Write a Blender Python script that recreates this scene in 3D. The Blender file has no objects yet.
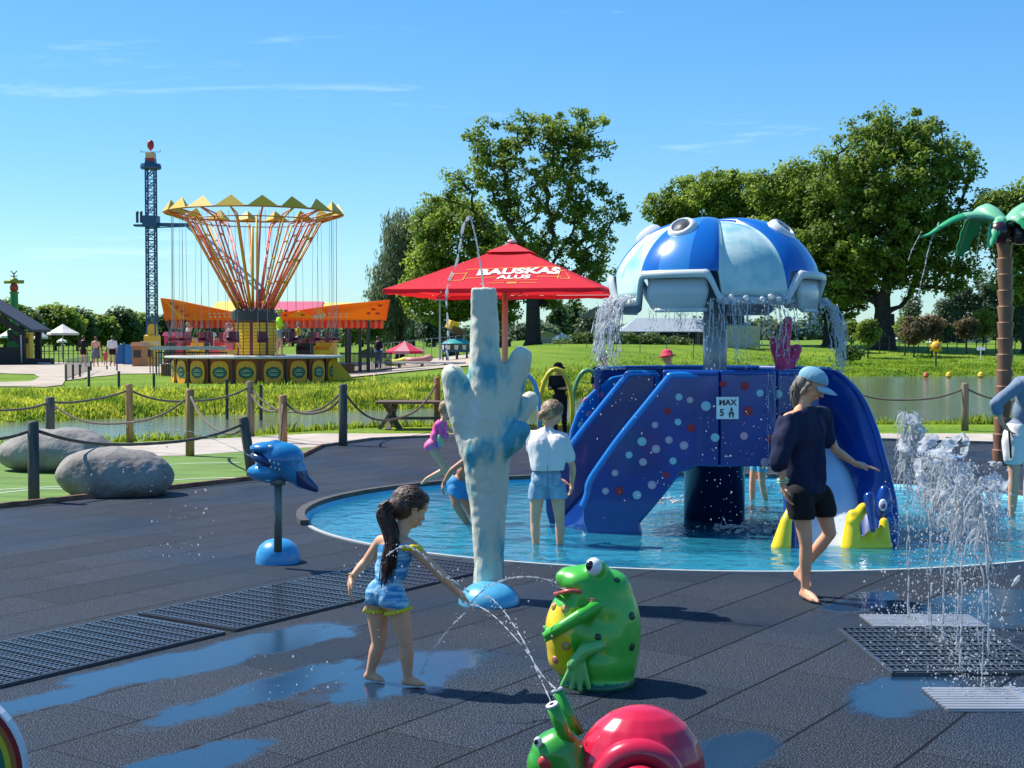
import bpy, bmesh, math, random
import numpy as np
from mathutils import Vector, Matrix, geometry, noise as mnoise
R = math.radians
random.seed(7)
rng = np.random.default_rng(11)
SC = bpy.context.scene
COL = SC.collection
# ---------------------------------------------------------------- camera, world, sun, exposure
FPX = 1360.0            # focal length in pixels
HC = 1.65               # eye height
PITCH = math.atan(44.0 / FPX)
cam_data = bpy.data.cameras.new('camera')
cam = bpy.data.objects.new('camera', cam_data)
COL.objects.link(cam)
cam.location = (0, 0, HC)
cam.rotation_euler = (math.pi / 2 - PITCH, 0, 0)
cam_data.sensor_width = 36
cam_data.lens = 36 * FPX / 1024
cam_data.clip_start = 0.1
cam_data.clip_end = 3000
SC.camera = cam
SUN_EL, SUN_LEFT = R(52), R(65)     # elevation; degrees to the left of the view direction
world = bpy.data.worlds.new('World')
SC.world = world
world.use_nodes = True
wn, wl = world.node_tree.nodes, world.node_tree.links
wn.clear()
sky = wn.new('ShaderNodeTexSky')
sky.sky_type = 'NISHITA'
sky.sun_disc = False
sky.sun_elevation = SUN_EL
sky.sun_rotation = -SUN_LEFT
sky.air_density = 1.0
sky.dust_density = 0.25
sky.ozone_density = 3.0
tc = wn.new('ShaderNodeTexCoord')
mp = wn.new('ShaderNodeMapping')
mp.inputs['Scale'].default_value = (1.6, 1.6, 14.0)
mp.inputs['Rotation'].default_value = (R(2), R(5), 0)
nz = wn.new('ShaderNodeTexNoise')
nz.inputs['Scale'].default_value = 2.3
nz.inputs['Detail'].default_value = 7
nz.inputs['Roughness'].default_value = 0.62
nz.inputs['Distortion'].default_value = 0.4
rp = wn.new('ShaderNodeValToRGB')
rp.color_ramp.elements[0].position = 0.60
rp.color_ramp.elements[0].color = (0, 0, 0, 1)
rp.color_ramp.elements[1].position = 0.85
rp.color_ramp.elements[1].color = (0.32, 0.32, 0.32, 1)
mx = wn.new('ShaderNodeMixRGB')
mx.inputs['Color2'].default_value = (9.5, 10.5, 11.5, 1)
hs = wn.new('ShaderNodeHueSaturation')
hs.inputs['Saturation'].default_value = 1.55
gm = wn.new('ShaderNodeGamma'); gm.inputs['Gamma'].default_value = 0.68
bg = wn.new('ShaderNodeBackground')
bg.inputs['Strength'].default_value = 0.115
wo = wn.new('ShaderNodeOutputWorld')
wl.new(tc.outputs['Generated'], mp.inputs['Vector'])
wl.new(mp.outputs['Vector'], nz.inputs['Vector'])
wl.new(nz.outputs['Fac'], rp.inputs['Fac'])
wl.new(sky.outputs['Color'], gm.inputs['Color']); wl.new(gm.outputs['Color'], hs.inputs['Color'])
tint = wn.new('ShaderNodeMixRGB'); tint.blend_type = 'MULTIPLY'; tint.inputs['Fac'].default_value = 1.0
tint.inputs['Color2'].default_value = (1.08, 1.50, 1.80, 1)
wl.new(hs.outputs['Color'], tint.inputs['Color1'])
wl.new(tint.outputs['Color'], mx.inputs['Color1'])
wl.new(rp.outputs['Color'], mx.inputs['Fac'])
wl.new(mx.outputs['Color'], bg.inputs['Color'])
wl.new(bg.outputs['Background'], wo.inputs['Surface'])
sd = bpy.data.lights.new('sun', 'SUN')
sd.energy = 5.0
sd.angle = R(0.55)
sd.color = (1.0, 0.95, 0.87)
sun = bpy.data.objects.new('sun', sd)
COL.objects.link(sun)
SUNV = Vector((-math.sin(SUN_LEFT) * math.cos(SUN_EL), math.cos(SUN_LEFT) * math.cos(SUN_EL), math.sin(SUN_EL)))
sun.rotation_euler = SUNV.to_track_quat('Z', 'Y').to_euler()
sun.location = (0, 0, 30)
SC.view_settings.view_transform = 'Standard'
SC.view_settings.look = 'None'
SC.view_settings.exposure = 0.55
SC.view_settings.gamma = 1.0
SC.render.engine = 'CYCLES'
SC.cycles.max_bounces = 8
SC.cycles.transparent_max_bounces = 24
SC.cycles.caustics_reflective = False
SC.cycles.caustics_refractive = False
SC.cycles.sample_clamp_indirect = 6

# ---------------------------------------------------------------- where a thing stands, read off the photograph
def ray(px, py):
    u, v = (px - 512) / FPX, (384 - py) / FPX
    c, s = math.cos(PITCH), math.sin(PITCH)
    return Vector((u, c + v * s, -s + v * c))
def W(px, py, d):
    r = ray(px, py)
    return Vector((0, 0, HC)) + r * (d / r.y)
def G(px, py, z=0.0):
    r = ray(px, py)
    return Vector((0, 0, HC)) + r * ((z - HC) / r.z)

# ---------------------------------------------------------------- materials
MATS = {}
def mat(name, col, rough=0.5, metal=0.0, spec=0.5, var=0.0, vscale=6.0, col2=None, bump=0.0, bscale=30.0, coat=0.0, trans=0.0, sss=0.0, detail=4.0, lo=0.35, hi=0.65, stretch=(1, 1, 1)):
    if name in MATS: return MATS[name]
    m = bpy.data.materials.new(name)
    MATS[name] = m
    m.use_nodes = True
    n, l = m.node_tree.nodes, m.node_tree.links
    b = n['Principled BSDF']
    b.inputs['Base Color'].default_value = (*col, 1)
    b.inputs['Roughness'].default_value = rough
    b.inputs['Metallic'].default_value = metal
    b.inputs['Specular IOR Level'].default_value = spec
    b.inputs['Coat Weight'].default_value = coat
    b.inputs['Coat Roughness'].default_value = 0.08
    if trans: b.inputs['Transmission Weight'].default_value = trans
    if sss:
        b.inputs['Subsurface Weight'].default_value = sss
        b.inputs['Subsurface Radius'].default_value = (0.02, 0.008, 0.004)
    if var or col2 or bump:
        t = n.new('ShaderNodeTexCoord')
        mpn = n.new('ShaderNodeMapping'); mpn.inputs['Scale'].default_value = stretch
        l.new(t.outputs['Object'], mpn.inputs['Vector'])
    if var or col2:
        z = n.new('ShaderNodeTexNoise')
        z.inputs['Scale'].default_value = vscale; z.inputs['Detail'].default_value = detail
        l.new(mpn.outputs['Vector'], z.inputs['Vector'])
        r = n.new('ShaderNodeValToRGB')
        c2 = col2 if col2 else tuple(min(1, c * (1 + var)) for c in col)
        c1 = col if col2 else tuple(c * (1 - var) for c in col)
        r.color_ramp.elements[0].position = lo; r.color_ramp.elements[1].position = hi
        r.color_ramp.elements[0].color = (*c1, 1); r.color_ramp.elements[1].color = (*c2, 1)
        l.new(z.outputs['Fac'], r.inputs['Fac'])
        l.new(r.outputs['Color'], b.inputs['Base Color'])
    if bump:
        z2 = n.new('ShaderNodeTexNoise')
        z2.inputs['Scale'].default_value = bscale; z2.inputs['Detail'].default_value = 5
        l.new(mpn.outputs['Vector'], z2.inputs['Vector'])
        bp = n.new('ShaderNodeBump')
        bp.inputs['Strength'].default_value = min(1.0, bump); bp.inputs['Distance'].default_value = 0.3 / bscale
        l.new(z2.outputs['Fac'], bp.inputs['Height'])
        l.new(bp.outputs['Normal'], b.inputs['Normal'])
    return m

def water_mat(name, tint=(1, 1, 1), see=0.75, rough=0.02, bscale=6, bump=0.5, white=0.0, wcol=(0.9, 0.94, 0.97)):
    if name in MATS: return MATS[name]
    m = bpy.data.materials.new(name); MATS[name] = m; m.use_nodes = True
    n, l = m.node_tree.nodes, m.node_tree.links
    n.clear()
    out = n.new('ShaderNodeOutputMaterial')
    tr = n.new('ShaderNodeBsdfTransparent'); tr.inputs['Color'].default_value = (*tint, 1)
    gl = n.new('ShaderNodeBsdfGlossy'); gl.inputs['Roughness'].default_value = rough
    fr = n.new('ShaderNodeFresnel'); fr.inputs['IOR'].default_value = 1.33
    mxs = n.new('ShaderNodeMixShader')
    t = n.new('ShaderNodeTexCoord'); z = n.new('ShaderNodeTexNoise')
    z.inputs['Scale'].default_value = bscale; z.inputs['Detail'].default_value = 4
    bp = n.new('ShaderNodeBump'); bp.inputs['Strength'].default_value = bump; bp.inputs['Distance'].default_value = 0.25 / bscale
    l.new(t.outputs['Object'], z.inputs['Vector']); l.new(z.outputs['Fac'], bp.inputs['Height'])
    l.new(bp.outputs['Normal'], gl.inputs['Normal']); l.new(bp.outputs['Normal'], fr.inputs['Normal'])
    l.new(fr.outputs['Fac'], mxs.inputs['Fac'])
    base = tr
    if white:
        df = n.new('ShaderNodeBsdfTranslucent'); df.inputs['Color'].default_value = (*wcol, 1)
        d2 = n.new('ShaderNodeBsdfDiffuse'); d2.inputs['Color'].default_value = (*wcol, 1)
        ms = n.new('ShaderNodeMixShader'); ms.inputs['Fac'].default_value = 0.5
        l.new(df.outputs[0], ms.inputs[1]); l.new(d2.outputs[0], ms.inputs[2])
        m0 = n.new('ShaderNodeMixShader'); m0.inputs['Fac'].default_value = white
        l.new(tr.outputs[0], m0.inputs[1]); l.new(ms.outputs[0], m0.inputs[2])
        base = m0
    l.new(base.outputs[0], mxs.inputs[1]); l.new(gl.outputs[0], mxs.inputs[2])
    l.new(mxs.outputs[0], out.inputs['Surface'])
    return m

def leaf_mat(name, c1, c2, tr=0.45, scale=0.5):
    if name in MATS: return MATS[name]
    m = bpy.data.materials.new(name); MATS[name] = m; m.use_nodes = True
    n, l = m.node_tree.nodes, m.node_tree.links
    n.clear()
    out = n.new('ShaderNodeOutputMaterial')
    t = n.new('ShaderNodeTexCoord'); z = n.new('ShaderNodeTexNoise'); z.inputs['Scale'].default_value = scale; z.inputs['Detail'].default_value = 5
    r = n.new('ShaderNodeValToRGB')
    r.color_ramp.elements[0].position = 0.35; r.color_ramp.elements[1].position = 0.66
    r.color_ramp.elements[0].color = (*c1, 1); r.color_ramp.elements[1].color = (*c2, 1)
    l.new(t.outputs['Object'], z.inputs['Vector']); l.new(z.outputs['Fac'], r.inputs['Fac'])
    b = n.new('ShaderNodeBsdfPrincipled'); b.inputs['Roughness'].default_value = 0.5; b.inputs['Specular IOR Level'].default_value = 0.3
    tl = n.new('ShaderNodeBsdfTranslucent')
    hsn = n.new('ShaderNodeHueSaturation'); hsn.inputs['Value'].default_value = 1.75; hsn.inputs['Hue'].default_value = 0.485
    mxs = n.new('ShaderNodeMixShader'); mxs.inputs['Fac'].default_value = tr
    l.new(r.outputs['Color'], b.inputs['Base Color']); l.new(r.outputs['Color'], hsn.inputs['Color']); l.new(hsn.outputs['Color'], tl.inputs['Color'])
    l.new(b.outputs[0], mxs.inputs[1]); l.new(tl.outputs[0], mxs.inputs[2]); l.new(mxs.outputs[0], out.inputs['Surface'])
    return m

# ---------------------------------------------------------------- objects, tags, copies
def tag(o, label=None, cat=None, group=None, kind=None):
    if label: o['label'] = label
    if cat: o['category'] = cat
    if group: o['group'] = group
    if kind: o['kind'] = kind
    return o
def thing(name, label, cat, loc=(0, 0, 0), rz=0.0, group=None):
    o = bpy.data.objects.new(name, None)
    COL.objects.link(o)
    o.location = loc; o.rotation_euler = (0, 0, rz); o.empty_display_size = 0.2
    return tag(o, label, cat, group)
def mesh_obj(name, verts, faces, mats, parent=None, midx=None, smooth=False, loc=None):
    me = bpy.data.meshes.new(name)
    me.from_pydata([tuple(v) for v in verts], [], faces)
    for m in (mats if isinstance(mats, (list, tuple)) else [mats]): me.materials.append(m)
    if midx is not None and len(midx) == len(me.polygons): me.polygons.foreach_set('material_index', midx)
    if smooth: me.polygons.foreach_set('use_smooth', [True] * len(me.polygons))
    me.update()
    o = bpy.data.objects.new(name, me)
    COL.objects.link(o)
    if parent: o.parent = parent
    if loc is not None: o.location = loc
    return o
def copy_tree(o, parent=None):
    c = o.copy(); COL.objects.link(c); c.parent = parent
    for ch in list(o.children): copy_tree(ch, c)
    return c

class MB:
    """collects boxes, tubes, lathes, sheets; build() links them as one mesh"""
    def __init__(s): s.v = []; s.f = []; s.m = []
    def add(s, vs, fs, mi=0):
        k = len(s.v); s.v += [tuple(v) for v in vs]; s.f += [tuple(i + k for i in f) for f in fs]; s.m += [mi] * len(fs); return s
    def box(s, c, size, rz=0.0, mi=0, rot=None):
        hx, hy, hz = size[0] / 2, size[1] / 2, size[2] / 2
        M = rot if rot is not None else Matrix.Rotation(rz, 3, 'Z')
        c = Vector(c)
        vs = [c + M @ Vector((x * hx, y * hy, z * hz)) for x in (-1, 1) for y in (-1, 1) for z in (-1, 1)]
        return s.add(vs, [(0, 1, 3, 2), (4, 6, 7, 5), (0, 4, 5, 1), (2, 3, 7, 6), (0, 2, 6, 4), (1, 5, 7, 3)], mi)
    def bar(s, a, b, w=0.02, h=None, mi=0):
        a, b = Vector(a), Vector(b); h = h or w
        d = b - a; q = d.to_track_quat('Z', 'Y').to_matrix()
        return s.box((a + b) / 2, (w, h, d.length), rot=q, mi=mi)
    def tube(s, pts, r, seg=8, mi=0, cap=True, closed=False):
        pts = [Vector(p) for p in pts]; n = len(pts)
        rs = r if isinstance(r, (list, tuple)) else [r] * n
        t0 = (pts[1] - pts[0]).normalized()
        up = Vector((0, 0, 1)) if abs(t0.z) < 0.9 else Vector((1, 0, 0))
        nrm = t0.cross(up).normalized()
        vs, fs = [], []
        for i, p in enumerate(pts):
            if closed: t = (pts[(i + 1) % n] - pts[i - 1])
            else: t = pts[min(i + 1, n - 1)] - pts[max(i - 1, 0)]
            if t.length < 1e-9: t = t0
            t.normalize()
            nrm = nrm - t * nrm.dot(t)
            if nrm.length < 1e-6: nrm = t.orthogonal()
            nrm.normalize(); bn = t.cross(nrm)
            for k in range(seg):
                a = 2 * math.pi * k / seg
                vs.append(p + (nrm * math.cos(a) + bn * math.sin(a)) * rs[i])
        for i in range(n if closed else n - 1):
            j = (i + 1) % n
            for k in range(seg):
                k2 = (k + 1) % seg
                fs.append((i * seg + k, i * seg + k2, j * seg + k2, j * seg + k))
        if cap and not closed:
            fs.append(tuple(reversed(range(seg)))); fs.append(tuple((n - 1) * seg + k for k in range(seg)))
        return s.add(vs, fs, mi)
    def lathe(s, prof, c=(0, 0, 0), seg=24, mi=0, a0=0.0, a1=None, cap=True):
        full = a1 is None
        a1 = a0 + 2 * math.pi if full else a1
        ns = seg if full else seg + 1
        vs, fs = [], []
        for (r, z) in prof:
            for k in range(ns):
                a = a0 + (a1 - a0) * k / seg
                vs.append((c[0] + r * math.cos(a), c[1] + r * math.sin(a), c[2] + z))
        for i in range(len(prof) - 1):
            for k in range(seg):
                k2 = (k + 1) % ns
                fs.append((i * ns + k, i * ns + k2, (i + 1) * ns + k2, (i + 1) * ns + k))
        if cap and full:
            fs.append(tuple(reversed(range(ns)))); fs.append(tuple((len(prof) - 1) * ns + k for k in range(ns)))
        return s.add(vs, fs, mi)
    def prism(s, poly, d0, d1, frame=None, mi=0):
        """poly of (a, b) in a plane, pushed along the third axis from d0 to d1; frame maps (a, b, d) to a point"""
        fr = frame or (lambda a, b, d: (a, d, b))
        n = len(poly)
        vs = [fr(a, b, d0) for a, b in poly] + [fr(a, b, d1) for a, b in poly]
        fs = [tuple(range(n)), tuple(reversed(range(n, 2 * n)))]
        fs += [(i, n + i, n + (i + 1) % n, (i + 1) % n) for i in range(n)]
        return s.add(vs, fs, mi)
    def ell(s, c, r, seg=12, rings=8, mi=0, rot=None):
        vs, fs = [], []
        c = Vector(c); rr = r if isinstance(r, (tuple, list)) else (r, r, r)
        M = rot or Matrix.Identity(3)
        for i in range(1, rings):
            th = math.pi * i / rings
            for k in range(seg):
                a = 2 * math.pi * k / seg
                vs.append(c + M @ Vector((rr[0] * math.sin(th) * math.cos(a), rr[1] * math.sin(th) * math.sin(a), rr[2] * math.cos(th))))
        vs.append(c + M @ Vector((0, 0, rr[2]))); vs.append(c - M @ Vector((0, 0, rr[2])))
        T, B = len(vs) - 2, len(vs) - 1
        for i in range(rings - 2):
            for k in range(seg):
                k2 = (k + 1) % seg
                fs.append((i * seg + k, (i + 1) * seg + k, (i + 1) * seg + k2, i * seg + k2))
        for k in range(seg):
            k2 = (k + 1) % seg
            fs.append((T, k, k2)); fs.append((B, (rings - 2) * seg + k2, (rings - 2) * seg + k))
        return s.add(vs, fs, mi)
    def build(s, name, mats, parent=None, smooth=False, bevel=0.0, solid=0.0, auto=False):
        o = mesh_obj(name, s.v, s.f, mats, parent, s.m, smooth)
        bm = bmesh.new(); bm.from_mesh(o.data)
        bmesh.ops.recalc_face_normals(bm, faces=bm.faces)
        bm.to_mesh(o.data); bm.free()
        if bevel:
            b = o.modifiers.new('bevel', 'BEVEL'); b.width = bevel; b.segments = 2; b.limit_method = 'ANGLE'
        return o

# ---------------------------------------------------------------- one continuous surface out of overlapping volumes
def prim_mesh(bm, p):
    k = p[0]
    if k == 'cap':            # tapered capsule: a, b, ra, rb
        a, b, ra, rb = Vector(p[1]), Vector(p[2]), p[3], p[4]
        d = b - a; L = max(d.length, 1e-5); t = d / L
        seg, prof = 14, []
        for i in range(5):
            th = math.pi / 2 * i / 4
            prof.append((-ra * math.cos(th), ra * math.sin(th)))
        for i in range(5):
            th = math.pi / 2 * i / 4
            prof.append((L + rb * math.sin(th), rb * math.cos(th)))
        q = t.to_track_quat('Z', 'Y').to_matrix()
        rings = []
        for (z, r) in prof:
            r = max(r, 1e-4)
            rings.append([bm.verts.new(a + q @ Vector((r * math.cos(2 * math.pi * j / seg), r * math.sin(2 * math.pi * j / seg), z))) for j in range(seg)])
        for i in range(len(rings) - 1):
            for j in range(seg):
                bm.faces.new((rings[i][j], rings[i][(j + 1) % seg], rings[i + 1][(j + 1) % seg], rings[i + 1][j]))
        bm.faces.new(list(reversed(rings[0]))); bm.faces.new(rings[-1])
    elif k == 'ell':          # centre, radii, optional rotation matrix
        c, r = Vector(p[1]), p[2]
        if not isinstance(r, (tuple, list)): r = (r, r, r)
        M = p[3] if len(p) > 3 and p[3] is not None else Matrix.Identity(3)
        mm = Matrix.Translation(c) @ M.to_4x4() @ Matrix.Diagonal((*r, 1))
        bmesh.ops.create_uvsphere(bm, u_segments=18, v_segments=12, radius=1.0, matrix=mm)
    elif k == 'box':          # centre, size, rotation
        M = p[3] if len(p) > 3 and p[3] is not None else Matrix.Identity(3)
        bmesh.ops.create_cube(bm, size=1.0, matrix=Matrix.Translation(Vector(p[1])) @ M.to_4x4() @ Matrix.Diagonal((*p[2], 1)))
    elif k == 'mesh':
        vs = [bm.verts.new(v) for v in p[1]]
        for f in p[2]: bm.faces.new([vs[i] for i in f])
def blob(name, prims, voxel, mats, parent=None, smooth=6, fac=0.5, matfn=None, cuts=(), disp=None, decim=None):
    bm = bmesh.new()
    for p in prims: prim_mesh(bm, p)
    bmesh.ops.recalc_face_normals(bm, faces=bm.faces)
    me = bpy.data.meshes.new(name); bm.to_mesh(me); bm.free()
    o = bpy.data.objects.new(name, me); COL.objects.link(o)
    rm = o.modifiers.new('r', 'REMESH'); rm.mode = 'VOXEL'; rm.voxel_size = voxel
    if smooth:
        sm = o.modifiers.new('s', 'SMOOTH'); sm.iterations = smooth; sm.factor = fac
    if decim:
        dc = o.modifiers.new('d', 'DECIMATE'); dc.ratio = decim
    dg = bpy.context.evaluated_depsgraph_get()
    new = bpy.data.meshes.new_from_object(o.evaluated_get(dg))
    o.modifiers.clear(); o.data = new; bpy.data.meshes.remove(me)
    new.name = name
    new.materials.clear()
    if cuts:
        bm = bmesh.new(); bm.from_mesh(new)
        for (co, no) in cuts:   # removes what lies on the side the normal points to
            bmesh.ops.bisect_plane(bm, geom=bm.verts[:] + bm.edges[:] + bm.faces[:], plane_co=co, plane_no=no, clear_outer=True)
        bm.to_mesh(new); bm.free()
    if disp:
        for v in new.vertices: v.co = v.co + v.normal * disp(v.co)
    for m in (mats if isinstance(mats, (list, tuple)) else [mats]): new.materials.append(m)
    if matfn:
        new.polygons.foreach_set('material_index', [matfn(f.center, f.normal) for f in new.polygons])
    new.polygons.foreach_set('use_smooth', [True] * len(new.polygons))
    new.update()
    if parent: o.parent = parent
    return o
def solidify(o, t, offset=1.0):
    s = o.modifiers.new('solid', 'SOLIDIFY'); s.thickness = t; s.offset = offset
    return o
def bez(p0, p1, p2, n=12):
    p0, p1, p2 = Vector(p0), Vector(p1), Vector(p2)
    return [p0 * (1 - t) ** 2 + p1 * 2 * t * (1 - t) + p2 * t * t for t in [i / n for i in range(n + 1)]]
def catmull(pts, n=6):
    pts = [Vector(p) for p in pts]
    out = []
    for i in range(len(pts) - 1):
        a, b, c, d = pts[max(i - 1, 0)], pts[i], pts[i + 1], pts[min(i + 2, len(pts) - 1)]
        for k in range(n):
            t = k / n
            out.append(0.5 * ((2 * b) + (c - a) * t + (2 * a - 5 * b + 4 * c - d) * t * t + (3 * b - a - 3 * c + d) * t ** 3))
    out.append(pts[-1])
    return out
# ================================================================ terrain, water, paving
def interp(x, tab):
    return float(np.interp(x, [t[0] for t in tab], [t[1] for t in tab]))
NEAR = [(-60, 15), (-30, 17), (-8, 22.6), (-6.6, 23.6), (-5.3, 24.3), (-2.6, 26.9), (0, 27.5), (7, 27.8), (30, 27.8), (60, 27)]
FAR = [(-60, 26), (-12, 31.9), (-8.5, 34.9), (-2.1, 39), (1.6, 44), (17.2, 73), (28, 74), (60, 75), (120, 76)]
WATER_Z = -0.3
def sstep(x, a, b):
    t = min(1, max(0, (x - a) / (b - a))); return t * t * (3 - 2 * t)
POOL = (1.88, 13.03, 3.84, 3.42)
def terrain(x, y):
    yn, yf = interp(x, NEAR), interp(x, FAR)
    if y < (yn + yf) / 2:
        h = -0.9 * sstep(y, yn - 1.3, yn + 1.6)
    else:
        h = -0.9 + 0.9 * sstep(y, yf - 1.6, yf + 1.3)
    rise = sstep(y, yf + 0.5, yf + 32) * sstep(x, -9, 4) * (1.15 + 0.1 * sstep(-x, -20, -5))
    rise += 0.12 * sstep(y, yf, yf + 8)
    far = 0.5 * sstep(y, 130, 320)
    bumps = 0.05 * mnoise.noise(Vector((x * 0.25, y * 0.25, 0))) * sstep(y, yf + 1, yf + 6)
    h += rise * (1 if y > yf else 0) + far + bumps
    if y < 24 and x > -12 or y < 20: h -= 0.03
    e = ((x - POOL[0]) / (POOL[2] * 1.12)) ** 2 + ((y - POOL[1]) / (POOL[3] * 1.12)) ** 2
    if e < 1.0: h -= 0.45
    return h
def axis(spec):
    out = []
    for a, b, s in spec: out += list(np.arange(a, b, s))
    out.append(spec[-1][1]); return out
gx = axis([(-900, -200, 70), (-200, -60, 10), (-60, -16, 1.6), (-16, 20, 0.4), (20, 45, 1.0), (45, 110, 6), (110, 900, 60)])
gy = axis([(-60, 5, 5), (5, 22, 0.5), (22, 46, 0.35), (46, 100, 0.9), (100, 200, 6), (200, 2200, 100)])
gv = [(x, y, terrain(x, y)) for y in gy for x in gx]
nx = len(gx)
gf = [(j * nx + i, j * nx + i + 1, (j + 1) * nx + i + 1, (j + 1) * nx + i) for j in range(len(gy) - 1) for i in range(nx - 1)]
def grass_mat():
    m = mat('meadow', (0.08, 0.14, 0.02), rough=0.9, spec=0.15)
    n, l = m.node_tree.nodes, m.node_tree.links
    b = n['Principled BSDF']
    t = n.new('ShaderNodeTexCoord')
    z1 = n.new('ShaderNodeTexNoise'); z1.inputs['Scale'].default_value = 0.35; z1.inputs['Detail'].default_value = 8; z1.inputs['Roughness'].default_value = 0.65
    z2 = n.new('ShaderNodeTexNoise'); z2.inputs['Scale'].default_value = 9; z2.inputs['Detail'].default_value = 6
    r1 = n.new('ShaderNodeValToRGB'); e = r1.color_ramp.elements
    e[0].position = 0.3; e[0].color = (0.10, 0.20, 0.016, 1); e[1].position = 0.7; e[1].color = (0.26, 0.34, 0.035, 1)
    k = r1.color_ramp.elements.new(0.5); k.color = (0.17, 0.28, 0.02, 1)
    mm = n.new('ShaderNodeMixRGB'); mm.blend_type = 'MULTIPLY'; mm.inputs['Fac'].default_value = 0.7
    r2 = n.new('ShaderNodeValToRGB'); r2.color_ramp.elements[0].position = 0.3; r2.color_ramp.elements[0].color = (0.35, 0.4, 0.3, 1)
    r2.color_ramp.elements[1].position = 0.65; r2.color_ramp.elements[1].color = (1, 1, 1, 1)
    bp = n.new('ShaderNodeBump'); bp.inputs['Strength'].default_value = 0.8; bp.inputs['Distance'].default_value = 0.08
    l.new(t.outputs['Object'], z1.inputs['Vector']); l.new(t.outputs['Object'], z2.inputs['Vector'])
    l.new(z1.outputs['Fac'], r1.inputs['Fac']); l.new(z2.outputs['Fac'], r2.inputs['Fac'])
    l.new(r1.outputs['Color'], mm.inputs['Color1']); l.new(r2.outputs['Color'], mm.inputs['Color2'])
    l.new(mm.outputs['Color'], b.inputs['Base Color']); l.new(z2.outputs['Fac'], bp.inputs['Height']); l.new(bp.outputs['Normal'], b.inputs['Normal'])
    return m
tag(mesh_obj('ground', gv, gf, grass_mat(), smooth=True), kind='structure')

# lake and canal
m_lake = mat('lake_water', (0.14, 0.17, 0.13), rough=0.08, spec=0.9)
n, l = m_lake.node_tree.nodes, m_lake.node_tree.links
t = n.new('ShaderNodeTexCoord'); mpn = n.new('ShaderNodeMapping'); mpn.inputs['Scale'].default_value = (1, 1.6, 1)
z = n.new('ShaderNodeTexNoise'); z.inputs['Scale'].default_value = 3.2; z.inputs['Detail'].default_value = 5; z.inputs['Roughness'].default_value = 0.6
bp = n.new('ShaderNodeBump'); bp.inputs['Strength'].default_value = 1.0; bp.inputs['Distance'].default_value = 0.018
l.new(t.outputs['Object'], mpn.inputs['Vector']); l.new(mpn.outputs['Vector'], z.inputs['Vector']); l.new(z.outputs['Fac'], bp.inputs['Height'])
l.new(bp.outputs['Normal'], n['Principled BSDF'].inputs['Normal'])
xs = list(np.linspace(-60, 110, 60))
lv = [(x, interp(x, NEAR) - 2, WATER_Z) for x in xs] + [(x, interp(x, FAR) + 2, WATER_Z) for x in xs]
tag(mesh_obj('lake', lv, [(i, i + 1, 61 + i, 60 + i) for i in range(59)], m_lake), kind='structure')

def sheet(name, poly, z, material, holes=(), kind='structure', skirt=0.0):
    """flat polygon (list of xy) with holes, triangulated"""
    pts = [Vector(p[:2]) for p in poly]; edges = [(i, (i + 1) % len(poly)) for i in range(len(poly))]
    for h in holes:
        k = len(pts); pts += [Vector(p[:2]) for p in h]; edges += [(k + i, k + (i + 1) % len(h)) for i in range(len(h))]
    vs, es, fs, _, _, _ = geometry.delaunay_2d_cdt(pts, edges, [], 1, 1e-5)
    def inside(p, q):
        c = False; j = len(q) - 1
        for i in range(len(q)):
            if (q[i][1] > p[1]) != (q[j][1] > p[1]) and p[0] < (q[j][0] - q[i][0]) * (p[1] - q[i][1]) / (q[j][1] - q[i][1]) + q[i][0]: c = not c
            j = i
        return c
    keep = []
    for f in fs:
        c = sum((Vector(vs[i]) for i in f), Vector((0, 0))) / len(f)
        if inside(c, poly) and not any(inside(c, h) for h in holes): keep.append(tuple(f))
    o = mesh_obj(name, [(v[0], v[1], z) for v in vs], keep, material)
    bm = bmesh.new(); bm.from_mesh(o.data)
    loose = [v for v in bm.verts if not v.link_faces]
    bmesh.ops.delete(bm, geom=loose, context='VERTS')
    bmesh.ops.recalc_face_normals(bm, faces=bm.faces)
    if bm.faces and sum(f.normal.z for f in bm.faces) < 0: bmesh.ops.reverse_faces(bm, faces=bm.faces)
    bm.to_mesh(o.data); bm.free()
    return tag(o, kind=kind)
def gp(pts, z=0.0): return [tuple(G(x, y, z)[:2]) for x, y in pts]

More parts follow.
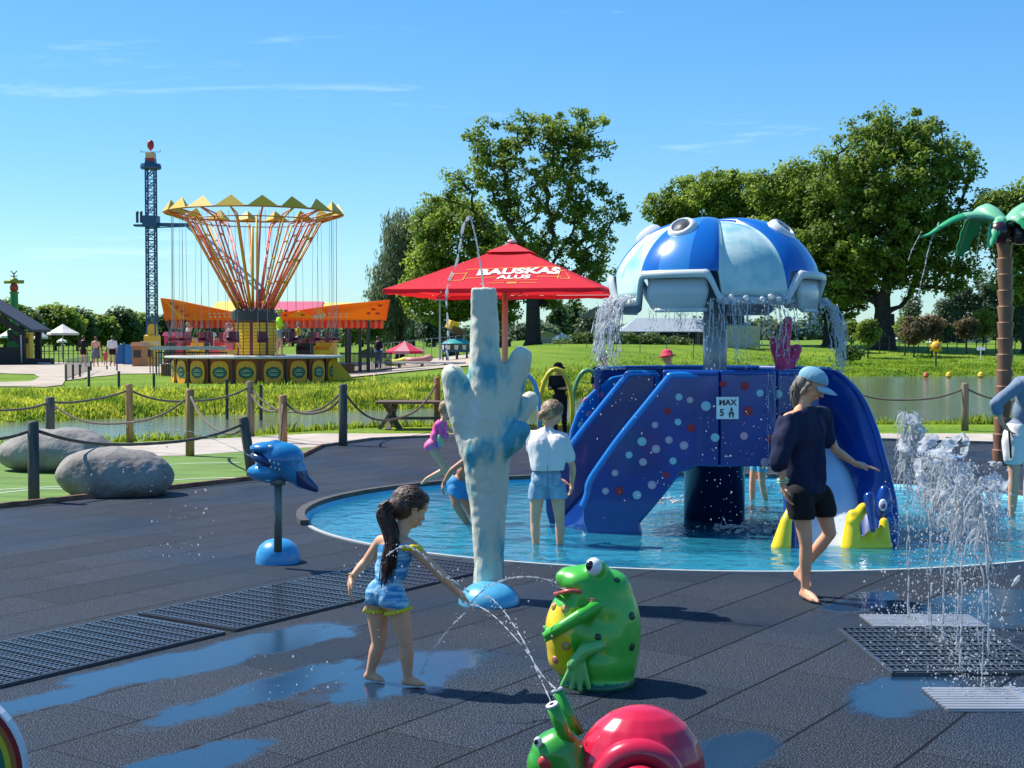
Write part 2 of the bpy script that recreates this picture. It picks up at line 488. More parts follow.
ellip = lambda c, n=96, k=1.0: [(c[0] + c[2] * k * math.cos(2 * math.pi * i / n), c[1] + c[3] * k * math.sin(2 * math.pi * i / n)) for i in range(n)]
TH = math.atan(938 / 1360)
D1 = Vector((math.sin(TH), math.cos(TH), 0)); N1 = Vector((math.cos(TH), -math.sin(TH), 0))
WET = [(215, 655, .22, .95), (150, 668, .20, .6), (300, 640, .16, .5), (60, 696, .14, .55), (265, 690, .17, .75), (405, 676, .28, .62), (440, 668, .20, .4), (205, 758, .16, .42), (905, 692, .22, .5), (990, 606, .35, .7), (727, 756, .16, .35), (860, 602, .16, .5)]
def rubber_mat():
    m = mat('rubber_tiles', (0.03, 0.035, 0.045), rough=0.7, spec=0.15)
    n, l = m.node_tree.nodes, m.node_tree.links
    b = n['Principled BSDF']
    t = n.new('ShaderNodeTexCoord')
    def M(op, a, b_=None, c=None):
        q = n.new('ShaderNodeMath'); q.operation = op
        for i, v in enumerate((a, b_, c)):
            if v is None: continue
            if isinstance(v, (int, float)): q.inputs[i].default_value = v
            else: l.new(v, q.inputs[i])
        return q.outputs[0]
    def dot(v):
        q = n.new('ShaderNodeVectorMath'); q.operation = 'DOT_PRODUCT'; q.inputs[1].default_value = v
        l.new(t.outputs['Object'], q.inputs[0]); return q.outputs['Value']
    a = dot(tuple(N1)); c = dot(tuple(D1))
    wob = n.new('ShaderNodeTexNoise'); wob.inputs['Scale'].default_value = 0.9; l.new(t.outputs['Object'], wob.inputs['Vector'])
    wv = M('MULTIPLY', M('SUBTRACT', wob.outputs['Fac'], 0.5), 0.03)
    fa = M('FRACT', M('DIVIDE', M('ADD', M('ADD', a, 5.142), wv), 0.487))
    row = M('FLOOR', M('DIVIDE', M('ADD', M('ADD', a, 5.142), wv), 0.487))
    fc = M('FRACT', M('ADD', M('DIVIDE', M('ADD', c, wv), 0.974), M('MULTIPLY', row, 0.5)))
    d_a = M('MULTIPLY', M('SUBTRACT', 0.5, M('ABSOLUTE', M('SUBTRACT', fa, 0.5))), 0.487)
    d_c = M('MULTIPLY', M('SUBTRACT', 0.5, M('ABSOLUTE', M('SUBTRACT', fc, 0.5))), 0.974)
    seam_a = M('LESS_THAN', d_a, 0.0075)
    seam_c = M('LESS_THAN', d_c, 0.0038)
    # granules
    vo = n.new('ShaderNodeTexNoise'); vo.inputs['Scale'].default_value = 150; vo.inputs['Detail'].default_value = 2; vo.inputs['Roughness'].default_value = 0.7
    l.new(t.outputs['Object'], vo.inputs['Vector'])
    gr = n.new('ShaderNodeValToRGB'); e = gr.color_ramp.elements
    e[0].position = 0.38; e[0].color = (0.004, 0.005, 0.007, 1); e[1].position = 0.66; e[1].color = (0.17, 0.20, 0.25, 1)
    k = e.new(0.53); k.color = (0.012, 0.019, 0.028, 1)
    l.new(vo.outputs['Fac'], gr.inputs['Fac'])
    # wet and blue stretches of granule, tile by tile
    big = n.new('ShaderNodeTexNoise'); big.inputs['Scale'].default_value = 0.55; big.inputs['Detail'].default_value = 3; l.new(t.outputs['Object'], big.inputs['Vector'])
    br = n.new('ShaderNodeValToRGB'); br.color_ramp.elements[0].position = 0.42; br.color_ramp.elements[1].position = 0.62
    br.color_ramp.elements[0].color = (1, 1, 1, 1); br.color_ramp.elements[1].color = (0.42, 0.66, 0.92, 1)
    l.new(big.outputs['Fac'], br.inputs['Fac'])
    mm = n.new('ShaderNodeMixRGB'); mm.blend_type = 'MULTIPLY'; mm.inputs['Fac'].default_value = 0.6
    l.new(gr.outputs['Color'], mm.inputs['Color1']); l.new(br.outputs['Color'], mm.inputs['Color2'])
    tn = n.new('ShaderNodeTexWhiteNoise'); tn.noise_dimensions = '2D'
    cv = n.new('ShaderNodeCombineXYZ'); l.new(row, cv.inputs[0]); l.new(M('FLOOR', M('ADD', M('DIVIDE', c, 0.974), M('MULTIPLY', row, 0.5))), cv.inputs[1])
    l.new(cv.outputs[0], tn.inputs['Vector'])
    hsn = n.new('ShaderNodeHueSaturation'); l.new(M('ADD', M('MULTIPLY', tn.outputs['Value'], 0.34), 0.83), hsn.inputs['Value']); l.new(mm.outputs['Color'], hsn.inputs['Color'])
    s1 = n.new('ShaderNodeMixRGB'); s1.inputs['Color2'].default_value = (0.004, 0.005, 0.007, 1); l.new(seam_a, s1.inputs['Fac']); l.new(hsn.outputs['Color'], s1.inputs['Color1'])
    s2 = n.new('ShaderNodeMixRGB'); s2.inputs['Color2'].default_value = (0.008, 0.010, 0.013, 1); l.new(seam_c, s2.inputs['Fac']); l.new(s1.outputs['Color'], s2.inputs['Color1'])
    # wet stretches where water runs off the sculptures: darker, bluer and smoother rubber
    wn_ = n.new('ShaderNodeTexNoise'); wn_.inputs['Scale'].default_value = 2.6; wn_.inputs['Detail'].default_value = 7; wn_.inputs['Roughness'].default_value = 0.65; l.new(t.outputs['Object'], wn_.inputs['Vector'])
    wet = None
    for (px_, py_, ra, rc) in WET:
        p = G(px_, py_); a0 = p.dot(N1); c0 = p.dot(D1)
        da = M('DIVIDE', M('SUBTRACT', a, a0), ra); dc = M('DIVIDE', M('SUBTRACT', c, c0), rc)
        e2 = M('SQRT', M('ADD', M('MULTIPLY', da, da), M('MULTIPLY', dc, dc)))
        v = M('SUBTRACT', 1.25, e2); wet = v if wet is None else M('MAXIMUM', wet, v)
    wm = n.new('ShaderNodeMapRange'); wm.interpolation_type = 'SMOOTHSTEP'; wm.inputs['From Min'].default_value = 0.0; wm.inputs['From Max'].default_value = 0.34
    l.new(M('ADD', wet, M('MULTIPLY', M('SUBTRACT', wn_.outputs['Fac'], 0.56), 2.0)), wm.inputs['Value'])
    wf = wm.outputs[0]
    s3 = n.new('ShaderNodeMixRGB'); s3.inputs['Color2'].default_value = (0.009, 0.034, 0.070, 1); l.new(M('MULTIPLY', wf, 0.80), s3.inputs['Fac']); l.new(s2.outputs['Color'], s3.inputs['Color1'])
    l.new(s3.outputs['Color'], b.inputs['Base Color'])
    l.new(M('ADD', 0.15, M('MULTIPLY', wf, 0.38)), b.inputs['Specular IOR Level'])
    rr = n.new('ShaderNodeMapRange'); rr.inputs['From Min'].default_value = 0.42; rr.inputs['From Max'].default_value = 0.65
    rr.inputs['To Min'].default_value = 0.8; rr.inputs['To Max'].default_value = 0.5
    l.new(big.outputs['Fac'], rr.inputs['Value']); rmx = n.new('ShaderNodeMix'); l.new(wf, rmx.inputs[0]); l.new(rr.outputs[0], rmx.inputs[2]); rmx.inputs[3].default_value = 0.14; l.new(rmx.outputs[0], b.inputs['Roughness'])
    hgt = M('SUBTRACT', vo.outputs['Fac'], M('MULTIPLY', M('MAXIMUM', seam_a, seam_c), 1.5))
    bp = n.new('ShaderNodeBump'); l.new(M('SUBTRACT', 0.7, M('MULTIPLY', wf, 0.6)), bp.inputs['Strength']); bp.inputs['Distance'].default_value = 0.0035
    l.new(hgt, bp.inputs['Height']); l.new(bp.outputs['Normal'], b.inputs['Normal'])
    return m
edge_px = [(-260, 545), (0, 508), (130, 494), (252, 480), (300, 458), (322, 447), (372, 440), (460, 436), (560, 436.5), (700, 438), (860, 440), (1024, 445), (1300, 450)]
edge = gp(edge_px)
rub = edge + [(30, 6), (30, -12), (-30, -12), (-30, 8)]
rub[-5] = (14, edge[-1][1])
rub = edge + [(24, edge[-1][1] - 1), (24, -12), (-22, -12), (-22, edge[0][1])]
tag(sheet('rubber_paving', rub, 0.0, rubber_mat(), holes=[ellip(POOL)]))
path_b = gp([(-300, 462), (0, 449), (109, 443.5), (244, 437), (372, 430), (460, 427.5), (560, 427), (720, 427), (870, 428), (1024, 433), (1400, 440)])
path_f = gp([(-300, 480), (0, 463), (142, 456), (188, 455), (244, 451), (310, 447), (322, 447), (372, 440), (460, 436), (560, 436.5), (700, 438), (860, 440), (1024, 445), (1400, 451)])
m_path = mat('pale_paving', (0.44, 0.38, 0.31), rough=0.9, var=0.12, vscale=1.5, bump=0.3, bscale=40)
tag(sheet('path', path_b + path_f[::-1], -0.004, m_path))
m_turf = mat('artificial_turf', (0.13, 0.22, 0.05), rough=0.85, spec=0.2, var=0.18, vscale=1.2, bump=0.6, bscale=60, stretch=(1, 3, 1))
tag(sheet('turf', gp([(-300, 480), (0, 463), (142, 456), (188, 455), (244, 451), (310, 447), (322, 447)]) + edge[4::-1], -0.008, m_turf))
# white court lines on the turf
ml = mat('line_paint', (0.6, 0.64, 0.55), rough=0.8)
def strip(pts, w, z):
    mb = MB(); pts = [Vector((p[0], p[1], 0)) for p in pts]
    vs = []
    for i, p in enumerate(pts):
        t = (pts[min(i + 1, len(pts) - 1)] - pts[max(i - 1, 0)]).normalized(); q = Vector((-t.y, t.x, 0)) * w / 2
        vs += [p + q + Vector((0, 0, z)), p - q + Vector((0, 0, z))]
    mb.add(vs, [(2 * i, 2 * i + 1, 2 * i + 3, 2 * i + 2) for i in range(len(pts) - 1)])
    return mb
for pts in ([(-60, 500), (0, 489), (60, 486), (130, 480)], [(150, 465), (190, 463), (240, 462)], [(-60, 498), (40, 488.5), (95, 488)], [(160, 480), (200, 478), (240, 477)]):
    tag(strip(gp(pts), 0.045, -0.004).build('court_line', ml), kind='structure')
# brown timber edging along the rubber
mt = mat('edging_timber', (0.20, 0.10, 0.06), rough=0.8, var=0.4, vscale=5)
mb = MB()
ep = [Vector((p[0], p[1], 0.012)) for p in edge]
for a, b in zip(ep[:5], ep[1:6]): mb.bar(a, b, 0.05, 0.075)
tag(mb.build('kerb_edging', mt), kind='structure')
mb = MB()
for a, b in zip(ep[5:-1], ep[6:]): mb.bar(a, b, 0.05, 0.06)
tag(mb.build('kerb_edging', mat('edging_grey', (0.16, 0.15, 0.14), rough=0.8, var=0.3)), kind='structure')
# pale walk on the far bank, left: leads past the hut to the rides
m_gravel = mat('sandy_walk', (0.42, 0.35, 0.27), rough=0.95, var=0.15, vscale=0.8, bump=0.3, bscale=20)
def drape(name, poly, material, dz=0.03, step=0.7):
    xs_ = [p[0] for p in poly]; ys_ = [p[1] for p in poly]
    mb_v, mb_f = [], []
    pts = []
    for i in range(len(poly)):
        a, b = Vector(poly[i][:2]), Vector(poly[(i + 1) % len(poly)][:2]); k = max(1, int((b - a).length / step))
        pts += [tuple(a.lerp(b, j / k)) for j in range(k)]
    o = sheet(name, pts, 0, material)
    bm = bmesh.new(); bm.from_mesh(o.data)
    bmesh.ops.subdivide_edges(bm, edges=[e for e in bm.edges if e.calc_length() > 2], cuts=3, use_grid_fill=True)
    for v in bm.verts: v.co.z = terrain(v.co.x, v.co.y) + dz
    bm.to_mesh(o.data); bm.free()
    return o
drape('walk', gp([(-120, 397), (0, 391), (45, 391), (62, 389), (66, 384), (120, 377), (200, 377), (240, 377), (440, 377), (440, 371), (300, 366), (110, 364), (40, 364), (-120, 368), (-120, 374), (0, 376), (34, 377), (40, 381), (30, 385), (-10, 386), (-120, 390)]), m_gravel)
drape('plaza', gp([(345, 383), (390, 381), (470, 379), (480, 366), (400, 363), (345, 366)]), m_gravel, dz=0.05)

# pool: tiled basin, rim, water
pm = mat('pool_floor', (0.10, 0.50, 0.66), rough=0.6, var=0.22, vscale=1.3, detail=6)
mb = MB()
E = ellip(POOL)
mb.add([(x, y, -0.16) for x, y in ellip(POOL, k=0.97)], [tuple(range(96))])
k = len(E)
mb.add([(x, y, 0.0) for x, y in E] + [(x, y, -0.16) for x, y in ellip(POOL, k=0.97)], [(i, (i + 1) % k, k + (i + 1) % k, k + i) for i in range(k)])
tag(mb.build('pool_basin', pm), kind='structure')
wp = water_mat('pool_water', tint=(0.85, 0.97, 1.0), bscale=5.0, bump=1.0, white=0.55, wcol=(0.05, 0.42, 0.58))
for nd in wp.node_tree.nodes:
    if nd.type == 'BUMP': nd.inputs['Distance'].default_value = 0.028
tag(sheet('pool_water', ellip(POOL, k=0.985), -0.03, wp), kind='structure')
mr = mat('pool_rim', (0.07, 0.065, 0.06), rough=0.75, var=0.3, vscale=6)
mb = MB()
def rim_arc(a0, a1, kk, h, w, mb):
    n = int(abs(a1 - a0) / 4) + 2
    prev = None
    for i in range(n + 1):
        a = R(a0 + (a1 - a0) * i / n)
        p = Vector((POOL[0] + POOL[2] * kk * math.cos(a), POOL[1] + POOL[3] * kk * math.sin(a), h / 2))
        if prev is not None: mb.bar(prev, p, w, h)
        prev = p
rim_arc(20, 196, 1.010, 0.045, 0.08, mb)
tag(mb.build('pool_kerb', mr), kind='structure')
mb = MB(); rim_arc(198, 380, 1.004, 0.012, 0.035, mb)
tag(mb.build('pool_edge_strip', mat('edge_strip', (0.45, 0.45, 0.42), rough=0.6)), kind='structure')

# ================================================================ trees and grass
m_bark = mat('bark', (0.035, 0.028, 0.022), rough=0.95, var=0.3, vscale=3, bump=0.6, bscale=8)
m_bark_l = mat('birch_bark', (0.35, 0.33, 0.3), rough=0.9, var=0.4, vscale=2)
m_oak = leaf_mat('oak_leaves', (0.075, 0.135, 0.018), (0.20, 0.29, 0.04))
m_oak2 = leaf_mat('oak_leaves_bright', (0.085, 0.155, 0.018), (0.23, 0.32, 0.04))
m_willow = leaf_mat('willow_leaves', (0.09, 0.13, 0.07), (0.17, 0.22, 0.12))
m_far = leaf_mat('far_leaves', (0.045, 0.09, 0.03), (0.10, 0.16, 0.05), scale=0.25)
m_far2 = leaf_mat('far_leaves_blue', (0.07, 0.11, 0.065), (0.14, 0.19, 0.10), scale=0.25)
m_red = leaf_mat('bronze_leaves', (0.10, 0.085, 0.045), (0.19, 0.15, 0.075), scale=0.8)
m_lime = leaf_mat('lime_leaves', (0.10, 0.16, 0.02), (0.22, 0.28, 0.05), scale=0.8)
def leaf_cloud(centers, radii, per, size, rg, flat=0.75, droop=0.0):
    """small quads scattered in clumps; returns verts (4N,3)"""
    N = len(centers) * per
    c = np.repeat(np.asarray(centers), per, axis=0); rr = np.repeat(np.asarray(radii), per)
    d = rg.normal(size=(N, 3)); d /= np.linalg.norm(d, axis=1, keepdims=True)
    rad = rg.random(N) ** 0.45
    off = d * (rad * rr)[:, None]; off[:, 2] *= flat
    p = c + off
    if droop: p[:, 2] -= droop * rg.random(N) ** 2
    nrm = d * 0.6 + rg.normal(size=(N, 3)) * 0.6 + np.array([-0.35, 0.0, 0.6]); nrm /= np.linalg.norm(nrm, axis=1, keepdims=True)
    a = rg.normal(size=(N, 3)); a -= nrm * (a * nrm).sum(1, keepdims=True); a /= np.linalg.norm(a, axis=1, keepdims=True)
    b = np.cross(nrm, a)
    s = size * (0.6 + 0.8 * rg.random(N))[:, None]
    if droop: a = a * 0.3 + np.array([0, 0, -1.0]); b *= 0.35; s = s * 1.3
    v = np.stack([p - a * s * 0.5, p + b * s * 0.38, p + a * s * 0.5, p - b * s * 0.38], axis=1)
    return v.reshape(-1, 3)
def quads_obj(name, v, material, parent):
    n = len(v) // 4
    me = bpy.data.meshes.new(name)
    me.vertices.add(len(v)); me.loops.add(len(v)); me.polygons.add(n)
    me.vertices.foreach_set('co', v.astype(np.float32).ravel())
    me.loops.foreach_set('vertex_index', np.arange(len(v), dtype=np.int32))
    me.polygons.foreach_set('loop_start', np.arange(0, len(v), 4, dtype=np.int32))
    try: me.polygons.foreach_set('loop_total', np.full(n, 4, dtype=np.int32))
    except Exception: pass
    me.materials.append(material); me.update(calc_edges=True)
    o = bpy.data.objects.new(name, me); COL.objects.link(o); o.parent = parent
    return o
def tree(px, d, crown, label, material, name='oak_tree', cat='tree', clumps=150, per=120, leaf=0.3, clump_r=1.0, trunk_r=0.5, fork=None, seed=1, group=None, bark=None, droop=0.0, lean=0.0, depth_k=0.85, hollow=0.45, detail=True, base_z=None):
    """crown: list of (px, py, rx, ry) ellipses seen in the photo at distance d"""
    rg = np.random.default_rng(seed)
    base = W(px, 345, d); base.z = terrain(base.x, d) - 0.1 if base_z is None else base_z
    t = thing(name, label, cat, base, group=group)
    k = d / FPX
    es = []
    for (cx, cy, rx, ry) in crown:
        c = W(cx, cy, d) - base
        es.append((c, rx * k, min(rx, ry * 1.3) * k * depth_k, ry * k))
    vol = np.array([e[1] * e[2] * e[3] for e in es]) ** 0.75; vol /= vol.sum()
    cs, rs = [], []
    tries = 0
    while len(cs) < clumps and tries < clumps * 20:
        tries += 1
        e = es[rg.choice(len(es), p=vol)]
        dd = rg.normal(size=3); dd /= np.linalg.norm(dd)
        q = hollow + (1 - hollow) * rg.random() ** 0.6
        p = np.array(e[0]) + dd * q * np.array([e[1], e[2], e[3]]) * (0.93 + 0.14 * rg.random())
        if cs and min(np.linalg.norm(np.array(cs) - p, axis=1)) < clump_r * 0.62: continue
        cs.append(p); rs.append(clump_r * (0.6 + 0.7 * rg.random()))
    # branches: attach each clump to the nearest earlier node, closest to the fork first
    low = min(e[0].z - e[3] for e in es)
    fz = fork if fork is not None else max(low + 0.8, 0.25 * max(e[0].z for e in es))
    cc = Vector(np.average([np.array(e[0]) for e in es], axis=0, weights=vol))
    nodes = [Vector((0, 0, 0)), Vector((lean * 0.5, 0, fz * 0.5)), Vector((lean, 0, fz))]
    par = [-1, 0, 1]
    for s_ in (0.35, 0.7):
        nodes.append(Vector((lean, 0, fz)).lerp(cc + Vector((0, 0, 0.3 * fz)), s_)); par.append(len(nodes) - 2)
    order = sorted(range(len(cs)), key=lambda i: np.linalg.norm(cs[i] - np.array((lean, 0, fz))))
    leafn = []
    for i in order:
        p = Vector(cs[i])
        best = min(range(2, len(nodes)), key=lambda j: (nodes[j] - p).length + 0.35 * abs(nodes[j].z - min(nodes[j].z, p.z)) * 2 + 0.25 * (nodes[j] - nodes[2]).length)
        L = (nodes[best] - p).length
        if L > 2.2 * clump_r:
            mid = nodes[best].lerp(p, 0.5) + Vector((rg.normal() * .12 * L, rg.normal() * .12 * L, -0.06 * L))
            nodes.append(mid); par.append(best); best = len(nodes) - 1
        nodes.append(p); par.append(best); leafn.append(len(nodes) - 1)
    area = [0.0] * len(nodes)
    for j in leafn: area[j] += 1.0
    for j in range(len(nodes) - 1, 0, -1): area[par[j]] += area[j] * 0.98
    A0 = max(area[2], 1)
    rad = [trunk_r * 0.86 * (max(a, 0.3) / A0) ** 0.5 for a in area]
    rad[0] = trunk_r * 1.35; rad[1] = trunk_r * 1.0; rad[2] = trunk_r * 0.95
    mb = MB()
    mb.tube([nodes[0], nodes[0] + Vector((0, 0, 0.12 * fz)), nodes[1], nodes[2]], [trunk_r * 1.5, trunk_r * 1.12, trunk_r, trunk_r * 0.92], seg=10)
    for j in range(3, len(nodes)):
        a, b = nodes[par[j]], nodes[j]
        ra = min(rad[par[j]], rad[j] * 1.5); rb = rad[j] * 0.8
        m_ = a.lerp(b, 0.5) + Vector((rg.normal() * .04, rg.normal() * .04, 0.05)) * (b - a).length
        mb.tube([a, m_, b], [ra, (ra + rb) / 2, rb], seg=6 if rad[j] > 0.08 else 4, cap=False)
    if detail: mb.build('trunk', bark or m_bark, t, smooth=True)
    else:
        mb = MB(); mb.tube(nodes[:5], [trunk_r * 1.2, trunk_r, trunk_r * .8, trunk_r * .6, trunk_r * .3], seg=6); mb.build('trunk', bark or m_bark, t, smooth=True)
    quads_obj('crown', leaf_cloud(cs, rs, per, leaf, rg, droop=droop), material, t)
    return t
G_OAK = 'large old trees beyond the pond'
tree(533, 100, [(545, 170, 52, 62), (590, 215, 36, 42), (490, 165, 34, 46), (575, 140, 40, 32), (520, 135, 22, 26), (455, 195, 28, 26), (540, 255, 62, 34), (590, 268, 26, 20), (505, 215, 30, 40), (555, 292, 52, 16), (505, 290, 30, 16)],
     'tall airy oak with open branches, behind the red parasol', m_oak, clumps=430, per=70, leaf=0.24, clump_r=0.62, trunk_r=0.55, fork=3.6, seed=5, group=G_OAK, hollow=0.15)
tree(452, 104, [(455, 245, 46, 48), (440, 290, 40, 34), (485, 300, 34, 30), (432, 225, 22, 25)],
     'dense leafy tree left of the tall airy oak', m_oak2, clumps=330, per=110, leaf=0.25, clump_r=0.85, trunk_r=0.5, fork=2.5, seed=8, group=G_OAK)
tree(400, 108, [(398, 250, 20, 42), (392, 290, 22, 40), (412, 235, 16, 28), (384, 300, 16, 34)],
     'grey green weeping willow at the left end of the big trees', m_willow, name='willow_tree', clumps=130, per=150, leaf=0.26, clump_r=0.8, trunk_r=0.35, fork=2.5, seed=9, group=G_OAK, droop=2.2)
tree(884, 96, [(888, 175, 62, 62), (905, 140, 40, 30), (950, 175, 30, 40), (870, 240, 70, 42), (935, 240, 44, 40), (850, 200, 44, 56), (960, 270, 20, 16), (975, 215, 16, 25), (900, 225, 60, 50), (850, 290, 34, 16), (930, 285, 34, 14), (890, 275, 40, 14)],
     'largest broad oak with a forked trunk on the right bank', m_oak, clumps=700, per=85, leaf=0.25, clump_r=0.78, trunk_r=0.75, fork=2.6, seed=12, group=G_OAK, hollow=0.25)
tree(833, 100, [(815, 215, 50, 52), (790, 195, 32, 32), (830, 270, 44, 36), (780, 245, 38, 36), (765, 190, 18, 22), (830, 305, 34, 20), (790, 290, 30, 20)],
     'dense oak behind the right side of the water dome', m_oak2, clumps=420, per=110, leaf=0.25, clump_r=0.9, trunk_r=0.7, fork=2.8, seed=13, group=G_OAK)
tree(735, 106, [(700, 210, 42, 34), (730, 190, 32, 22), (672, 215, 26, 20), (750, 230, 40, 42), (690, 250, 40, 28), (655, 208, 14, 12)],
     'spreading oak rising behind the top of the water dome', m_oak2, clumps=420, per=95, leaf=0.25, clump_r=0.8, trunk_r=0.7, fork=4.0, seed=14, group=G_OAK)
tree(1030, 92, [(1010, 225, 34, 34), (1030, 270, 36, 32), (995, 205, 16, 13), (1045, 215, 40, 40)],
     'dark tree behind the artificial palm, cut by the frame', m_oak, clumps=260, per=100, leaf=0.25, clump_r=0.8, trunk_r=0.5, fork=3.0, seed=15, group=G_OAK)
# small bronze and lime trees planted on the right bank
G_SM = 'young trees planted on the right bank'
for i, (px, cy, r, mm_, lb) in enumerate([(868, 335, 11, m_lime, 'young lime green tree between the two oak trunks'), (914, 334, 12, m_red, 'bronze leaved young tree right of the forked trunk'),
        (932, 331, 12, m_red, 'taller bronze leaved young tree near the yellow globe'), (905, 331, 9, m_lime, 'small yellow green tree just right of the forked trunk'),
        (966, 331, 10, m_red, 'bronze leaved young tree left of the palm trunk'), (983, 326, 12, m_lime, 'pale green young tree close to the palm trunk'),
        (851, 334, 9, m_lime, 'lime green sapling beside the dense oak trunk')]):
    tree(px, 86 + i, [(px, cy - 3, r, r * 1.1)], lb, mm_, name='young_tree', clumps=22, per=110, leaf=0.16, clump_r=0.4, trunk_r=0.05, fork=0.8, seed=40 + i, group=G_SM, detail=False)
# birches behind the palm
G_BI = 'tall slender trees behind the palm'
for i, (px, top, w, lb) in enumerate([(962, 282, 13, 'slender pale tree left of the palm trunk'), (985, 276, 14, 'slender pale tree just behind the palm trunk'), (1004, 270, 14, 'slender pale tree right of the palm trunk'),
        (1022, 278, 13, 'slender pale tree at the right frame edge'), (946, 300, 10, 'shorter slender tree left of the pale ones'), (912, 300, 7, 'thin lone tree seen under the oak branches')]):
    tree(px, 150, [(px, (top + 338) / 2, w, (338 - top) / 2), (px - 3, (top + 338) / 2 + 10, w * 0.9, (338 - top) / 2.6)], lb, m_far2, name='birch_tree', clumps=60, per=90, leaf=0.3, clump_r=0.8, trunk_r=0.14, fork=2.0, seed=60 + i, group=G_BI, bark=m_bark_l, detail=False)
# left background trees
G_L = 'round trees beyond the rides on the left'
for i, (px, top, w, lb) in enumerate([(8, 300, 16, 'dark tree behind the green tower post'), (28, 308, 12, 'bushy tree just right of the green tower post'), (55, 301, 21, 'widest round tree left of the blue tower'), (78, 309, 12, 'small tree right of the widest round tree'),
        (97, 313, 16, 'light green low tree above the cream parasol'), (118, 308, 17, 'round tree above the walking visitors'), (136, 313, 15, 'light green tree next to the blue tower'), (160, 316, 14, 'low tree right behind the blue tower foot')]):
    lo_ = 338
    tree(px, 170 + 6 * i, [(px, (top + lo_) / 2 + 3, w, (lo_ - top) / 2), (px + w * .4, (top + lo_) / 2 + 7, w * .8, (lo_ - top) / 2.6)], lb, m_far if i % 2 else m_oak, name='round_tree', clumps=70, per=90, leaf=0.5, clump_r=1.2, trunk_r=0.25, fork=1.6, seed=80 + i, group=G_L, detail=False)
# far treeline right across the horizon
G_F = 'far trees along the horizon'
rg = np.random.default_rng(3)
adj = ['rounded', 'low', 'bushy', 'tall', 'broad', 'narrow', 'pale', 'dark']
px = -60
i = 0
while px < 1100:
    d = 230 + 50 * rg.random()
    top = 322 + 7 * rg.random() - (10 if 560 < px < 600 else 0) - (4 if px > 900 or 640 < px < 800 else 0) - (6 if 360 < px < 440 else 0)
    w = 9 + 7 * rg.random()
    if 555 < px < 575: top, w = 302, 8
    elif 575 <= px < 600: top, w = 311, 10
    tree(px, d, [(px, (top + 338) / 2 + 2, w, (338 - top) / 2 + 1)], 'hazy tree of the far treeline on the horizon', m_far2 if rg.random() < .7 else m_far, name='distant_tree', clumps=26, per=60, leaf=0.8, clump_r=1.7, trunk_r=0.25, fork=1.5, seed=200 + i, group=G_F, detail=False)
    px += 15 + 4 * rg.random(); i += 1
# shrubs at the foot of the big trees and round the restaurant
m_hedge = leaf_mat('hedge_leaves', (0.05, 0.10, 0.02), (0.13, 0.2, 0.04), scale=1.2)
G_H = 'bushes around the lawn beyond the pond'
for i, (px, cy, w, h, d, lb) in enumerate([(372, 330, 10, 12, 105, 'round bush right of the orange canopy'), (350, 333, 9, 9, 104, 'small bush behind the canopy posts'), (590, 342, 18, 7, 92, 'low bush in front of the cream parasols'), (625, 343, 16, 9, 90, 'low green bush left of the grey roofed house'),
        (648, 344, 14, 8, 91, 'green bush under the grey roof corner'), (672, 345, 16, 6, 92, 'low hedge bush behind the red hatted person'), (608, 334, 10, 7, 98, 'bush between the cream parasols'), (565, 347, 12, 5, 92, 'flat dark bush right of the airy oak trunk'), (850, 352, 10, 4, 80, 'low bush on the bank by the oak roots')]):
    tree(px, d, [(px, cy, w, h)], lb, m_hedge, name='bush', cat='bush', clumps=34, per=110, leaf=0.17, clump_r=0.45, trunk_r=0.04, fork=0.2, seed=300 + i, group=G_H, detail=False)

# grass blades on the banks
def blades(name, N, region, hmin, hmax, seed, c1, c2, wid=0.02):
    rg = np.random.default_rng(seed)
    P = []
    while len(P) < N:
        x, y = region(rg)
        if x is None: continue
        P.append((x, y, terrain(x, y) - 0.02))
    P = np.array(P); N = len(P)
    pat = np.array([mnoise.noise(Vector((p[0] * .55, p[1] * .4, seed))) for p in P])
    h = (hmin + (hmax - hmin) * rg.random(N) ** 2.2) * (1 + 1.1 * pat)
    a = rg.random(N) * math.pi * 2
    dx = np.stack([np.cos(a), np.sin(a), np.zeros(N)], 1) * (wid * (0.7 + 0.8 * rg.random(N)))[:, None]
    ln = rg.normal(size=(N, 2)) * 0.28
    tip = P + np.stack([ln[:, 0] * h, ln[:, 1] * h, h], 1)
    mid = P + np.stack([ln[:, 0] * h * .3, ln[:, 1] * h * .3, h * .6], 1)
    v = np.stack([P - dx, P + dx, mid + dx * .7, tip, ], 1).reshape(-1, 3)
    o = quads_obj(name, v, leaf_mat(name + '_leaf', c1, c2, tr=0.55, scale=0.7), None)
    tag(o, None, 'grass', kind='stuff')
    return o
def reg_far(rg):
    x = rg.uniform(-16, 3); yf = interp(x, FAR); y = yf - 0.6 + abs(rg.normal()) * 4.5
    if y > yf + 16 : return None, None
    px_ = 512 + x / y * FPX
    if y > 41 and px_ < 62: return None, None
    if (x + 9.3) ** 2 + (y - 49.8) ** 2 < 11: return None, None
    return x, y
o = blades('bank_grass', 60000, reg_far, 0.06, 0.20, 1, (0.08, 0.17, 0.012), (0.42, 0.44, 0.05)); o['label'] = 'tall sunlit grass on the far bank of the canal'
def reg_near(rg):
    x = rg.uniform(-10, 17); yn = interp(x, NEAR); y = yn - 1.25 + abs(rg.normal()) * 0.55
    if y > yn + .4: return None, None
    return x, y
o = blades('shore_grass', 16000, reg_near, 0.05, 0.20, 2, (0.09, 0.17, 0.012), (0.24, 0.32, 0.03)); o['label'] = 'grass strip along the near shore behind the path'
def reg_right(rg):
    x = rg.uniform(2, 34); yf = interp(x, FAR); y = yf - 0.8 + abs(rg.normal()) * 7
    return (x, y) if y < 110 else (None, None)
